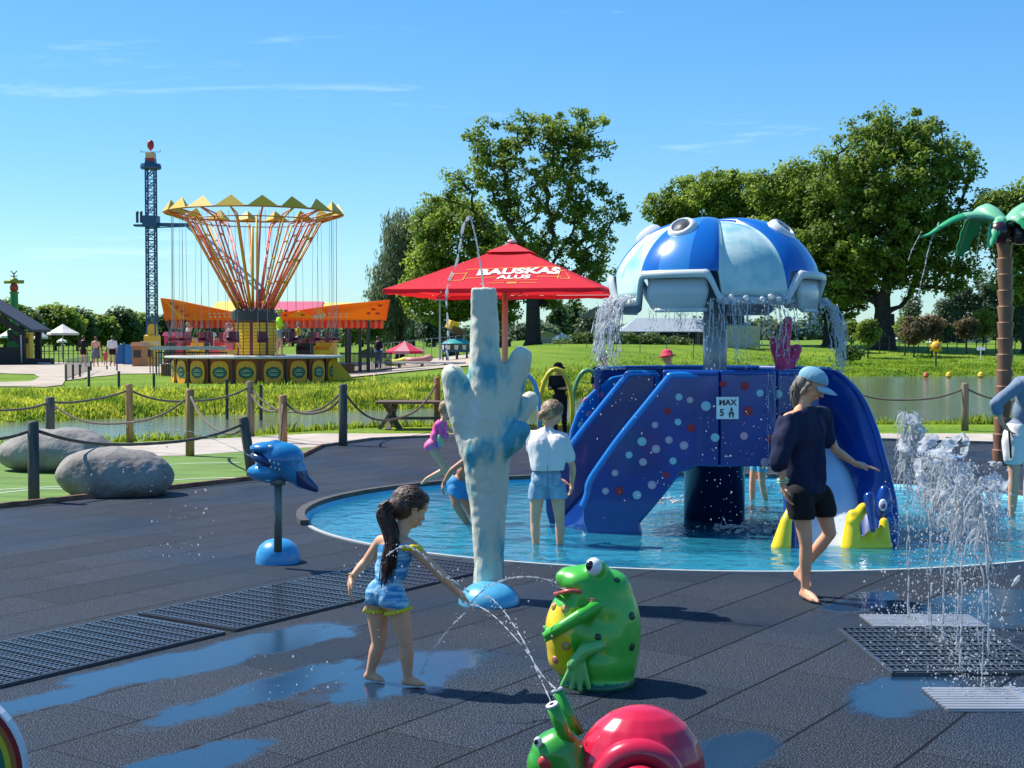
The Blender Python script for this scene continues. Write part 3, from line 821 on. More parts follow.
o = blades('lawn_grass', 42000, reg_right, 0.04, 0.16, 3, (0.08, 0.17, 0.012), (0.24, 0.33, 0.03), wid=0.035); o['label'] = 'lawn grass sloping down to the right lake shore'
# ================================================================ splash sculptures
def rel(base, px, py, d): return W(px, py, d) - Vector(base)
def disc_pts(c, n, r, k=14):
    n = Vector(n).normalized(); a = n.orthogonal().normalized(); b = n.cross(a); c = Vector(c)
    return [c + (a * math.cos(2 * math.pi * i / k) + b * math.sin(2 * math.pi * i / k)) * r for i in range(k)]
def button(mb, c, n, r, t=0.006, mi=0):
    """thin raised round spot with a softened rim"""
    n = Vector(n).normalized()
    A = disc_pts(Vector(c) - n * t, n, r * 1.02); B = disc_pts(Vector(c) + n * t * 0.6, n, r); D = disc_pts(Vector(c) + n * t, n, r * 0.8)
    k = len(A); vs = A + B + D
    fs = [(i, (i + 1) % k, k + (i + 1) % k, k + i) for i in range(k)] + [(k + i, k + (i + 1) % k, 2 * k + (i + 1) % k, 2 * k + i) for i in range(k)] + [tuple(range(2 * k, 3 * k))]
    mb.add(vs, fs, mi)
def surf(o, origin, direction):
    """first hit on an object's own mesh, in its local space"""
    ok, loc, nrm, _ = o.ray_cast(Vector(origin), Vector(direction).normalized())
    return (loc, nrm) if ok else (None, None)
def spots(name, parent, body, base, lst, mats, t=0.005):
    """painted spots where the view ray through a pixel meets the body: (px, py, radius, material index)"""
    mb = MB()
    o0 = Vector((0, 0, HC)) - Vector(base)
    bpy.context.view_layer.update()
    for (px, py, r, mi) in lst:
        hits = [h for h in (surf(bo, o0, ray(px, py)) for bo in (body if isinstance(body, list) else [body])) if h[0] is not None]
        loc, nrm = min(hits, key=lambda h: (h[0] - o0).length) if hits else (None, None)
        if loc is not None: button(mb, loc, nrm, r, t, mi)
    if mb.v: return mb.build(name, mats, parent, smooth=True)

# --- pale coral with water jets at its tip
D_ = 8.63
base = G(489, 603)
t = thing('coral_fountain', 'tall pale coral sculpture with worn blue patches', 'sculpture', base)
def C_(px, py, r, dy=0.0): return (rel(base, px, py, D_ + dy), r * D_ / FPX)
def caps(seq):
    out = []
    for a, b in zip(seq[:-1], seq[1:]): out.append(('cap', a[0], b[0], a[1], b[1]))
    return out
pr = []
pr += caps([C_(489, 604, 16.5), C_(489, 560, 15.5), C_(488, 510, 18.5), C_(487, 470, 23), C_(487, 440, 27)])
pr += caps([C_(487, 450, 27), C_(488, 420, 25), C_(487, 390, 20), C_(485, 350, 15.5), C_(484, 302, 13.5)])
pr += caps([C_(477, 450, 18), C_(466, 420, 16), C_(458, 398, 14), C_(453, 376, 12.5)])
pr += caps([C_(496, 440, 18), C_(505, 405, 16), C_(514, 378, 13), C_(521, 357, 11.5)])
pr += caps([C_(500, 448, 15, -.05), C_(512, 440, 14, -.08), C_(520, 431, 11, -.1)])
pr += caps([C_(505, 430, 13, .06), C_(520, 412, 11, .08), C_(530, 400, 9.5, .1)])
pr += [('box', C_(484, 300, 1)[0], (0.165, 0.15, 0.15)), ('cap', C_(478, 296, 1)[0], C_(491, 296, 1)[0], .045, .045)]
m_coral = mat('coral_paint', (0.68, 0.64, 0.48), rough=0.55, col2=(0.06, 0.32, 0.40), vscale=3.4, bump=0.5, bscale=28, detail=7, lo=0.50, hi=0.60, stretch=(1.5, 1.5, 0.7))
n_, l_ = m_coral.node_tree.nodes, m_coral.node_tree.links
cr = [q for q in n_ if q.type == 'VALTORGB'][0]
e_ = cr.color_ramp.elements.new(0.54); e_.color = (0.42, 0.56, 0.50, 1)
e_ = cr.color_ramp.elements.new(0.38); e_.color = (0.66, 0.66, 0.56, 1)
blob('coral', pr, 0.013, m_coral, t, smooth=9, disp=lambda c: 0.007 * mnoise.noise(c * 6) + 0.005 * mnoise.noise(c * 22))
m_cyan = mat('cyan_fibreglass', (0.08, 0.38, 0.56), rough=0.35, coat=0.3, var=0.2, vscale=4)
mb = MB()
mb.lathe([(0.192, 0.0), (0.192, 0.02), (0.18, 0.055), (0.15, 0.09), (0.11, 0.115), (0.06, 0.13), (0.0, 0.133)], seg=36, cap=False)
mb.build('foot_dome', m_cyan, t, smooth=True)

# --- blue fish head on a pole
D_ = 9.8
base = G(278, 562)
t = thing('fish_fountain', 'blue open mouthed fish head on a pole with a dome foot', 'sculpture', base)
mb = MB(); mb.lathe([(0.165, 0.0), (0.165, 0.03), (0.158, 0.08), (0.135, 0.125), (0.09, 0.16), (0.04, 0.175), (0, 0.178)], seg=32, cap=False)
mb.build('foot_dome', mat('sky_blue_fibreglass', (0.04, 0.30, 0.62), rough=0.3, coat=0.3), t, smooth=True)
mb = MB()
p0 = rel(base, 278, 552, D_); p1 = rel(base, 278, 478, D_); mb.tube([p0, p1], 0.029, seg=14)
mb.tube([p1 + Vector((0, 0, -.05)), p1], 0.055, seg=14)
mb.build('pole', mat('galvanised', (0.16, 0.19, 0.18), rough=0.55, metal=0.6), t, smooth=True)
q = lambda px, py, dy=0.0: rel(base, px, py, D_ + dy)
pr = [('ell', q(282, 459), (0.165, 0.14, 0.125)), ('ell', q(266, 448), (0.12, 0.115, 0.045)), ('ell', q(267, 472), (0.135, 0.115, 0.075)),
      ('cap', q(290, 466), q(302, 480), 0.12, 0.065), ('cap', q(302, 480), q(316, 489), 0.065, 0.028), ('cap', q(256, 449), q(276, 446), 0.03, 0.05),
      ('cap', q(253, 472, -.02), q(268, 474), 0.045, 0.07), ('cap', q(253, 472, .06), q(268, 474, .04), 0.045, 0.07)]
m_fb = mat('fish_blue', (0.01, 0.14, 0.36), rough=0.25, coat=0.5, col2=(0.02, 0.28, 0.55), vscale=3)
m_navy = mat('navy_gloss', (0.004, 0.03, 0.13), rough=0.25, coat=0.5)
zc = q(0, 466).z
b_ = blob('fish_head', pr, 0.011, [m_fb, m_navy], t, smooth=7, matfn=lambda c, n: 1 if c.x > q(298, 470).x and c.z < q(300, 470).z else 0)
mb = MB(); mb.ell(q(268, 461, -.03), (0.135, 0.105, 0.050), rot=Matrix.Rotation(R(22), 3, 'Y')); mb.build('mouth', m_navy, t, smooth=True)
m_ivory = mat('ivory', (0.75, 0.7, 0.55), rough=0.4)
mb = MB()
for i in range(3): mb.ell(q(270 + 4.2 * i, 461 + 1.5 * i, -.135), (.007, .006, .008)); mb.ell(q(271 + 4.2 * i, 467 + 1.2 * i, -.137), (.007, .006, .007))
mb.build('teeth', m_ivory, t, smooth=True)
for s_, py in ((-1, 447), (1, 447)):
    mb = MB(); mb.ell(q(270, 447, -.085 if s_ < 0 else .085), (.018, .014, .014)); mb.build('eye', m_ivory, t, smooth=True)

# --- frog
D_ = 6.5
base = G(597, 686)
t = thing('frog_fountain', 'green spotted frog sculpture with a yellow belly', 'sculpture', base)
q = lambda px, py, dy=0.0: rel(base, px, py, D_ + dy)
k = D_ / FPX
pr = [('ell', q(605, 640), (36 * k, 34 * k, 50 * k)), ('ell', q(600, 660), (39 * k, 37 * k, 30 * k)), ('ell', q(606, 610), (30 * k, 30 * k, 36 * k)),
      ('ell', q(590, 596), (30 * k, 27 * k, 26 * k)), ('ell', q(580, 580), (24 * k, 24 * k, 14 * k), Matrix.Rotation(R(-8), 3, 'Y')), ('cap', q(566, 575), q(590, 578), 9.5 * k, 16 * k),
      ('cap', q(560, 577, -.02), q(580, 578), 7 * k, 14 * k), ('cap', q(560, 577, .05), q(580, 578), 7 * k, 14 * k),
      ('ell', q(598, 568, -.055), 10.5 * k), ('ell', q(598, 568, .075), 10.5 * k),
      ('ell', q(568, 606), (17 * k, 27 * k, 15 * k)), ('ell', q(566, 632), (22 * k, 32 * k, 38 * k)), ('ell', q(615, 630), (27 * k, 30 * k, 52 * k)), ('ell', q(609, 590), (24 * k, 26 * k, 22 * k)), ('ell', q(570, 655), (24 * k, 28 * k, 22 * k)),
      ('ell', q(597, 681), (41 * k, 40 * k, 10 * k))]
yb = lambda c, n: 1 if (c.x < q(575, 0).x + 0.02 * math.sin(c.z * 20) and q(0, 603).z > c.z > q(0, 671).z) else (2 if c.z < q(0, 676).z else 0)
m_fg = mat('frog_green', (0.05, 0.42, 0.03), rough=0.28, coat=0.4, col2=(0.09, 0.52, 0.05), vscale=3)
m_yel = mat('frog_yellow', (0.85, 0.62, 0.01), rough=0.3, coat=0.4)
m_dg = mat('deep_green', (0.008, 0.11, 0.045), rough=0.35, coat=0.3)
body = blob('body', pr, 0.011, [m_fg, m_yel, m_dg], t, smooth=40, matfn=yb)
mb = MB()
mb.tube(catmull([q(583, 592, -.10), q(570, 591, -.13), q(560, 593, -.09), q(555, 594, 0), q(558, 594, .08)]), [0.010] * 17 + [0.010] * 8, seg=8)
mb.build('lip', mat('lip_red', (0.55, 0.09, 0.06), rough=0.35, coat=0.3), t, smooth=True)
mb = MB(); mb.ell(q(570, 587, -.02), (14 * k, 21 * k, 3.2 * k)); mb.build('mouth', mat('mouth_dark', (0.02, 0.01, 0.01), rough=0.4), t, smooth=True)
pr = caps([(q(600, 604, -.10), .035), (q(580, 616, -.165), .033), (q(562, 627, -.16), .030), (q(548, 635, -.12), .024)]) + \
     [('cap', q(552, 632, -.13), q(544, 627, -.105), .013, .009), ('cap', q(552, 634, -.13), q(543, 634, -.105), .013, .009), ('cap', q(552, 637, -.13), q(545, 641, -.10), .013, .009)]
blob('arm', pr, 0.006, m_fg, t, smooth=5)
pr = caps([(q(601, 645, -.14), .030), (q(585, 650, -.185), .033), (q(572, 665, -.19), .026)]) + [('cap', q(575, 660, -.19), q(562, 686, -.19), .016, .012), ('cap', q(577, 662, -.19), q(571, 689, -.20), .016, .012), ('cap', q(580, 662, -.19), q(580, 690, -.20), .016, .012), ('cap', q(582, 660, -.18), q(589, 688, -.19), .016, .012)]
blob('foot', pr, 0.006, mat('frog_foot', (0.16, 0.5, 0.12), rough=0.3, coat=0.3), t, smooth=4)
pr = caps([(q(588, 604, .12), .032), (q(565, 622, .15), .03), (q(548, 633, .10), .022)])
blob('arm', pr, 0.008, m_fg, t, smooth=5)
m_wh = mat('eye_white', (0.8, 0.8, 0.78), rough=0.2, coat=0.5)
m_bk = mat('gloss_black', (0.006, 0.006, 0.008), rough=0.2, coat=0.4)
for dy in (-.062, .085):
    mb = MB(); mb.ell(q(594, 567, dy - .008 if dy < 0 else dy + .008), (9 * k, 9 * k, 9.6 * k)); e = mb.build('eye', m_wh, t, smooth=True)
    mb = MB(); mb.ell(q(590.5, 566, dy - .030 if dy < 0 else dy + .03), (5 * k, 4 * k, 5.5 * k)); mb.build('pupil', m_bk, e, smooth=True)
m_ring = mat('spot_pink', (0.62, 0.22, 0.13), rough=0.3)
m_rin2 = mat('spot_core', (0.5, 0.42, 0.06), rough=0.3)
spots('belly_spot', t, body, base, [(554, 606, .020, 0), (565, 609, .020, 0), (566, 646, .022, 0), (555, 660, .020, 0), (592, 602, .020, 0)], m_ring)
spots('belly_spot', t, body, base, [(554, 606, .012, 0), (565, 609, .012, 0), (566, 646, .013, 0), (592, 602, .011, 0)], m_rin2, t=0.008)
spots('back_spot', t, body, base, [(617, 580, .015, 0), (632, 616, .019, 0), (598, 637, .016, 0), (632, 647, .019, 0)], mat('spot_green', (0.004, 0.05, 0.02), rough=0.3))

# --- snail
D_ = 4.95
base = G(640, 812); base.y = D_
t = thing('snail_fountain', 'crimson shelled green snail sculpture at the lower frame edge', 'sculpture', (W(640, 780, D_).x, D_, 0))
base = t.location
q = lambda px, py, dy=0.0: rel(base, px, py, D_ + dy)
k = D_ / FPX
c = q(641, 770); Rr = 66 * k
m_cr = mat('snail_crimson', (0.62, 0.012, 0.045), rough=0.25, coat=0.5)
pr = [('ell', c, (Rr, 0.19, Rr))]
blob('shell', pr, 0.009, m_cr, t, smooth=3)
sp = []
for i in range(60):
    a = R(205) - i / 59 * R(600); rr = Rr * (0.62 - 0.46 * i / 59)
    sp.append(c + Vector((rr * math.cos(a) * 1.0 - .01, -0.145 - 0.085 * (i / 59), rr * math.sin(a) - .01)))
mb = MB(); mb.tube(sp, [0.052 - 0.022 * i / 59 for i in range(60)], seg=12); mb.build('shell_spiral', m_cr, t, smooth=True)
hb = [('ell', q(555, 752), (25 * k, 24 * k, 22 * k), None), ('ell', q(545, 764), (19 * k, 22 * k, 22 * k)), ('cap', q(560, 750), q(585, 790), .085, .10), ('cap', q(560, 800), q(690, 812), .07, .04), ('cap', q(552, 760), q(556, 800), .07, .07)]
blob('body', hb, 0.009, mat('snail_green', (0.03, 0.30, 0.025), rough=0.3, coat=0.4, col2=(0.06, 0.40, 0.03), vscale=3), t, smooth=6)
for a, b in (((568, 742, -.03), (552, 705, -.05)), ((577, 735, .08), (557, 690, .10))):
    mb = MB(); A, B = q(*a), q(*b); mb.tube([A, A.lerp(B, .5), B], [0.030, 0.026, 0.022], seg=16); f = mb.build('feeler', MATS['snail_green'], t, smooth=True)
    mb = MB(); dd = (B - A).normalized(); mb.tube([B - dd * .002, B + dd * .004], 0.0235, seg=16); mb.tube([B + dd * .004, B + dd * .006], 0.009, seg=12, mi=1); mb.build('nozzle', [MATS['eye_white'], m_bk], f, smooth=False)
mb = MB(); mb.ell(q(538, 742, -.055), (.016, .012, .02)); e = mb.build('eye', MATS['eye_white'], t, smooth=True)
mb = MB(); mb.ell(q(536, 742, -.066), (.008, .006, .010)); mb.build('pupil', m_bk, e, smooth=True)
mb = MB(); mb.ell(q(546, 762, -.066), (.030, .02, .028)); mb.build('cheek', mat('cheek_red', (0.55, 0.05, 0.05), rough=0.35), t, smooth=True)

# --- rainbow arch at the lower left
D_ = 4.85
cc = W(-62, 772, D_)
t = thing('rainbow_arch', 'rainbow striped arch with a white rim at the lower left corner', 'sculpture', (cc.x, D_, 0))
cols = [('rainbow_white', (0.72, 0.72, 0.72)), ('rainbow_red', (0.28, 0.006, 0.014)), ('rainbow_orange', (0.42, 0.12, 0.03)), ('rainbow_yellow', (0.62, 0.5, 0.02)), ('rainbow_green', (0.01, 0.16, 0.09))]
rads = [0.322, 0.314, 0.293, 0.272, 0.250, 0.20]
zc = cc.z
for i, (nm, cl) in enumerate(cols):
    mb = MB(); ro, ri = rads[i], rads[i + 1]; dep = 0.022 - .002 * i
    outer = [(ro * math.cos(R(a)), zc + ro * math.sin(R(a))) for a in range(0, 181, 6)]; inner = [(ri * math.cos(R(a)), zc + ri * math.sin(R(a))) for a in range(180, -1, -6)]
    outer = [(ro, 0.0)] + outer + [(-ro, 0.0)]; inner = [(-ri, 0.0)] + inner + [(ri, 0.0)]
    nO = len(outer)
    pts = outer + inner[::-1][::-1]
    vs = []
    for dd in (-dep, dep): vs += [(x, dd, z) for x, z in outer] + [(x, dd, z) for x, z in inner[::-1]]
    N2 = 2 * nO; fs = []
    for j in range(nO - 1):
        fs += [(j, j + 1, nO + j + 1, nO + j), (N2 + j, N2 + nO + j, N2 + nO + j + 1, N2 + j + 1), (j, N2 + j, N2 + j + 1, j + 1), (nO + j, nO + j + 1, N2 + nO + j + 1, N2 + nO + j)]
    mb.add(vs, fs)
    mb.build('arch_band', mat(nm, cl, rough=0.3, coat=0.4), t)

# ---------------------------------------------------------------- water slide tower with octopus dome
CX, CY = 1.91, 12.8
base = Vector((CX, CY, -0.16))
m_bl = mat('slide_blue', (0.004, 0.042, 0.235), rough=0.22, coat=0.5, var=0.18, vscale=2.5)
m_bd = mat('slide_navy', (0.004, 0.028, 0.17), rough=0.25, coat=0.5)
m_bb = mat('slide_bright', (0.005, 0.17, 0.52), rough=0.25, coat=0.5)
t = thing('slide_tower', 'blue dotted splash pool slide tower on a round drum', 'slide', base)
q = lambda px, py, d: rel(base, px, py, d)
mb = MB(); mb.lathe([(0.285, 0.0), (0.285, 0.62), (0.45, 0.74)], seg=40); mb.build('drum', mat('drum_navy', (0.003, 0.022, 0.10), rough=0.3, coat=0.4), t, smooth=True)
# tub: panelled ring
NP, RT = 14, 1.12
off = R(-90) + R(6.5) - math.pi / NP
mb = MB()
z0, z1 = 0.56 + .16, 1.36 + .16
pv = []
for i in range(NP):
    a = off + 2 * math.pi * i / NP; pv.append((RT * math.cos(a), RT * math.sin(a)))
for i in range(NP):
    a, b = Vector((*pv[i], 0)), Vector((*pv[(i + 1) % NP], 0)); mid = (a + b) / 2; n = mid.normalized()
    if mid.y < -0.1 and (mid.x > 0.75 or mid.x < -0.50): continue
    th = math.atan2(n.y, n.x)
    mb = MB(); mb.box((mid.x, mid.y, (z0 + z1) / 2), (0.055, (b - a).length - 0.008, z1 - z0), rz=th)
    mb.tube([a.lerp(b, .01) + Vector((0, 0, z1)), a.lerp(b, .99) + Vector((0, 0, z1))], 0.036, seg=10)
    mb.build('side_panel', m_bl, t, bevel=0.012)
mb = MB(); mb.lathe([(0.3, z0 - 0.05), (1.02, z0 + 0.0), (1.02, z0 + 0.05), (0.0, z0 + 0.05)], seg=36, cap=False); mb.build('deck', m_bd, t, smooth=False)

# left slide, running down to the left front
U = Vector((-0.995, 0.10, 0)).normalized(); NRM = Vector((-0.10, -0.995, 0)).normalized()
OFF = Vector((-0.31, 0.60, 0)); OD = OFF.normalized()
PA = W(699, 375, 11.72)
def onplane(px, py, P0, N):
    r = ray(px, py); o = Vector((0, 0, HC)); return o + r * ((P0 - o).dot(N) / r.dot(N))
wall_px = [(699, 376), (673, 376), (668, 380), (645, 408), (620, 439), (600, 467), (590, 483), (588, 495), (583, 508), (583, 520), (590, 545), (640, 545), (642, 533), (640, 523), (650, 512), (665, 494), (681, 473), (699, 466)]
wall = [onplane(x, y, PA, NRM) - base for x, y in wall_px]
def slab(name, pts, nrm, th, m, parent, bev=0.02):
    mb = MB(); n = len(pts); vs = [p for p in pts] + [p - nrm * th for p in pts]
    fs = [tuple(range(n)), tuple(reversed(range(n, 2 * n)))] + [(i, (i + 1) % n, n + (i + 1) % n, n + i) for i in range(n)]
    mb.add(vs, fs); return mb.build(name, m, parent, bevel=bev)
w1 = slab('near_side_wall', wall, NRM, 0.07, m_bl, t)
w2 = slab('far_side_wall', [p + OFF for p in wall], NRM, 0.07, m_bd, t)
mb = MB()     # rolled top rail of the near and far wall
for o_ in (Vector((0, .035, 0)), OFF + Vector((0, .035, 0))): mb.tube(catmull([p + o_ for p in wall[:9]], 4), 0.036, seg=12)
mb.build('top_rail', m_bb, t, smooth=True)
mb = MB()     # chute bed
bed = [(690, 440), (660, 462), (635, 490), (612, 515), (600, 530), (590, 538)]
bp_ = [onplane(x, y, PA, NRM) - base for x, y in bed]
vs = []
for p in bp_: vs += [p + OFF * 0.05, p + OFF * 1.02]
mb.add(vs, [(2 * i, 2 * i + 1, 2 * i + 3, 2 * i + 2) for i in range(len(bp_) - 1)])
solidify(mb.build('chute', m_bl, t, smooth=True), 0.03)
# small foot under the near wall
mt_ = [mat('dot_pale', (0.34, 0.52, 0.56), rough=0.4), mat('dot_pink', (0.66, 0.32, 0.42), rough=0.4), mat('dot_red', (0.36, 0.01, 0.03), rough=0.4)]
L = [(679, 397, 0), (690, 400, 1), (667.5, 411, 2), (678, 422, 0), (655, 425, 1), (669, 440, 1), (642, 441.5, 0), (656, 449, 1), (684, 445.5, 1), (629, 455, 0), (643, 462, 1), (673, 461, 0), (615, 473, 1), (666, 475, 2), (605.6, 491, 1), (619, 491, 2), (637, 495, 0), (652, 485, 1), (691, 428, 2)]
rs = random.Random(4)
spots('dot_pattern', t, w1, base, [(x, y, 0.028 + 0.012 * rs.random(), m) for x, y, m in L], mt_, t=0.004)
spots('dot_pattern', t, w1, base, [(x, y, 0.012 + 0.006 * rs.random(), (m + 1) % 2) for x, y, m in L if m == 1], mt_, t=0.007)
panel = [o for o in t.children if o.name.startswith('side_panel')]
L = [(744.5, 386, 2), (760, 393, 0), (778, 394, 0), (723, 384, 2), (706, 406, 0), (748, 411, 2), (715, 437.5, 0), (744, 436, 1), (771, 439, 2), (765, 462, 1), (786, 420, 1), (795, 450, 0)]
spots('dot_pattern', t, panel, base, [(x, y, 0.030 + 0.014 * rs.random(), m) for x, y, m in L], mt_, t=0.006)
# bright flared fin beyond the left slide
fp = [(566, 478), (567, 452), (570, 432), (576, 414), (585, 399), (598, 386), (612, 377), (632, 373), (660, 373), (660, 420), (610, 470)]
fn = slab('flared_fin', [W(x, y, 12.55 + .004 * (x - 566)) - base for x, y in fp], Vector((0, -1, 0)), 0.10, m_bb, t, bev=0.03)
L = [(584, 400, 1), (601, 395, 1), (590, 414, 1), (581, 425, 0), (619, 384.5, 1), (574, 442, 1), (609, 404, 0)]
m_p2 = mat('dot_bright_pink', (0.62, 0.16, 0.36), rough=0.4)
spots('dot_pattern', t, fn, base, [(x, y, 0.033, m) for x, y, m in L], [mt_[0], m_p2], t=0.006)
mb = MB(); mb.box(q(650.5, 395, 12.75), (.145, .05, .42)); mb.build('sunlit_strip', m_bb, t, bevel=.01)  # bright blue box added for a sunlit gap; the sunlight is in its colour
# right slide: pale chute that ends towards the viewer between two blue walls
outer = [(790, 372, 12.75), (830, 373, 12.6), (848, 384, 12.4), (862, 402, 12.15), (874, 430, 11.9), (882, 458, 11.65), (889, 485, 11.4), (894, 515, 11.2), (893, 552, 11.0)]
inner = [(790, 420, 12.75), (806, 425, 12.6), (822, 436, 12.35), (836, 452, 12.1), (848, 468, 11.85), (856, 484, 11.65), (858, 500, 11.4), (860, 525, 11.2), (862, 556, 11.0)]
oc = catmull([q(*p) for p in outer], 4); ic = catmull([q(*p) for p in inner], 4)
mb = MB(); vs = []
for a, b in zip(oc, ic): vs += [a, a.lerp(b, .5) + Vector((.03, .03, 0)), b]
mb.add(vs, [(3 * i + j, 3 * i + 1 + j, 3 * i + 4 + j, 3 * i + 3 + j) for i in range(len(oc) - 1) for j in (0, 1)])
solidify(mb.build('right_slide_wall', m_bl, t, smooth=True), 0.06)
mb = MB(); mb.tube(oc, 0.040, seg=12); mb.build('top_rail', m_bl, t, smooth=True)
lc = catmull([q(*p) for p in [(775, 400, 12.75), (777, 425, 12.5), (782, 450, 12.1), (788, 480, 11.7), (792, 515, 11.3), (794, 554, 11.0)]], 5)
lt = catmull([q(*p) for p in [(765, 373, 12.75), (768, 384, 12.5), (774, 405, 12.1), (782, 440, 11.7), (787, 485, 11.3), (789, 554, 11.0)]], 5)
mb = MB(); vs = []
for a, b in zip(lt, lc): vs += [a, b]
mb.add(vs, [(2 * i, 2 * i + 1, 2 * i + 3, 2 * i + 2) for i in range(len(lc) - 1)]); solidify(mb.build('left_slide_wall', m_bl, t, smooth=True), 0.05)
mb = MB(); mb.tube(lt, 0.036, seg=12); mb.build('top_rail', m_bl, t, smooth=True)
i2 = [ic[int(i * (len(ic) - 1) / 24)] for i in range(25)]; l2 = [lc[int(i * (len(lc) - 1) / 24)] for i in range(25)]
mb = MB(); vs = []
for a, b in zip(l2, i2):
    for s_ in range(5):
        p = a.lerp(b, s_ / 4); p = p - Vector((0, 0, 0.05 * math.sin(math.pi * s_ / 4))); vs.append(p)
mb.add(vs, [(5 * i + j, 5 * i + j + 1, 5 * i + 6 + j, 5 * i + 5 + j) for i in range(24) for j in range(4)])
solidify(mb.build('chute', mat('pale_chute', (0.62, 0.68, 0.74), rough=0.3, coat=0.4), t, smooth=True), 0.03)
m_yl = mat('fin_yellow', (0.92, 0.62, 0.008), rough=0.28, coat=0.4)
pr = [('cap', q(851, 548, 10.98), q(853, 516, 11.02), .085, .055), ('cap', q(853, 522, 11.0), q(863, 508, 11.05), .06, .045), ('cap', q(852, 546, 11), q(884, 546, 11), .09, .07), ('cap', q(884, 546, 11), q(884, 522, 11.05), .062, .038), ('cap', q(866, 545, 11), q(874, 530, 11.02), .07, .03)]
blob('yellow_fin', pr, 0.011, m_yl, t, smooth=5)
pr = [('cap', q(781, 548, 11.0), q(786, 522, 11.03), .085, .05), ('cap', q(786, 522, 11.03), q(793, 504, 11.08), .05, .03)]
blob('yellow_fin', pr, 0.011, m_yl, t, smooth=5)
pr = [('ell', q(884, 505, 11.15), (.07, .07, .17)), ('cap', q(873, 530, 10.93), q(869, 497, 11.0), .025, .045), ('ell', q(889, 530, 11.12), (.06, .09, .16))]
blob('fish_face', pr, 0.011, m_bl, t, smooth=5)
mb = MB(); mb.ell(q(883, 505, 11.05), (.035, .02, .05)); e = mb.build('eye', m_wh, t, smooth=True)
mb = MB(); mb.ell(q(883.5, 506, 11.035), (.02, .014, .026)); mb.build('pupil', mat('pupil_mauve', (0.25, 0.05, 0.2), rough=.3), e, smooth=True)

# sign on the front panel
def text_mesh(s, size, name='lettering', extrude=0.0, bold=0.0, ax='CENTER', sx=1.0):
    cu = bpy.data.curves.new(name, 'FONT'); cu.body = s; cu.size = size; cu.extrude = extrude; cu.offset = bold
    cu.align_x = ax; cu.align_y = 'CENTER'; cu.resolution_u = 3
    o = bpy.data.objects.new(name, cu); COL.objects.link(o)
    dg = bpy.context.evaluated_depsgraph_get(); me = bpy.data.meshes.new_from_object(o.evaluated_get(dg))
    bpy.data.objects.remove(o); bpy.data.curves.remove(cu)
    vs = [(v.co.x * sx, v.co.y, v.co.z) for v in me.vertices]; fs = [tuple(p.vertices) for p in me.polygons]
    bpy.data.meshes.remove(me)
    return vs, fs
a0 = R(-90) + R(6.5); n = Vector((math.cos(a0), math.sin(a0), 0)); sx = Vector((-n.y, n.x, 0))
pc = Vector((CX, CY, 0)) + n * (RT * math.cos(math.pi / NP) + 0.036)
sc_ = onplane(727.5, 408, pc, n)
sg = thing('rule_sign', 'small white sign reading MAX 5 on the blue tower', 'sign', sc_)
Mx = Matrix((sx, Vector((0, 0, 1)), n)).transposed()
def ong(mb, vs, fs, cx, cy, z, mi=0): mb.add([Mx @ Vector((v[0] + cx, v[1] + cy, v[2] + z)) for v in vs], fs, mi)
mb = MB(); mb.box((0, 0, 0), (0.195, 0.19, 0.006), rot=Mx); mb.build('board', mat('sign_white', (0.78, 0.8, 0.8), rough=0.4), sg, bevel=0.002)
m_txt = mat('sign_black', (0.02, 0.02, 0.03), rough=0.5)
mb = MB(); v, f = text_mesh('MAX', 0.068, bold=0.0022, sx=1.05); ong(mb, v, f, 0, 0.045, 0.0045); v, f = text_mesh('5', 0.082, bold=0.0026); ong(mb, v, f, -0.05, -0.042, 0.0045)
mb.build('lettering', m_txt, sg)
mb = MB()
def pict(cx, cy, s):
    mb.box(Mx @ Vector((cx, cy + .018 * s, .0045)), (.012 * s, .012 * s, .002), rot=Mx); mb.box(Mx @ Vector((cx, cy, .0045)), (.014 * s, .02 * s, .002), rot=Mx)
    mb.box(Mx @ Vector((cx - .004 * s, cy - .018 * s, .0045)), (.005 * s, .02 * s, .002), rot=Mx); mb.box(Mx @ Vector((cx + .004 * s, cy - .018 * s, .0045)), (.005 * s, .02 * s, .002), rot=Mx)
    mb.box(Mx @ Vector((cx, cy + .006 * s, .0045)), (.03 * s, .005 * s, .002), rot=Mx)
for cx, cy in ((0.02, -.055), (0.048, -.055), (0.034, -.018)): pict(cx, cy, 0.95)
mb.build('pictogram', m_txt, sg)

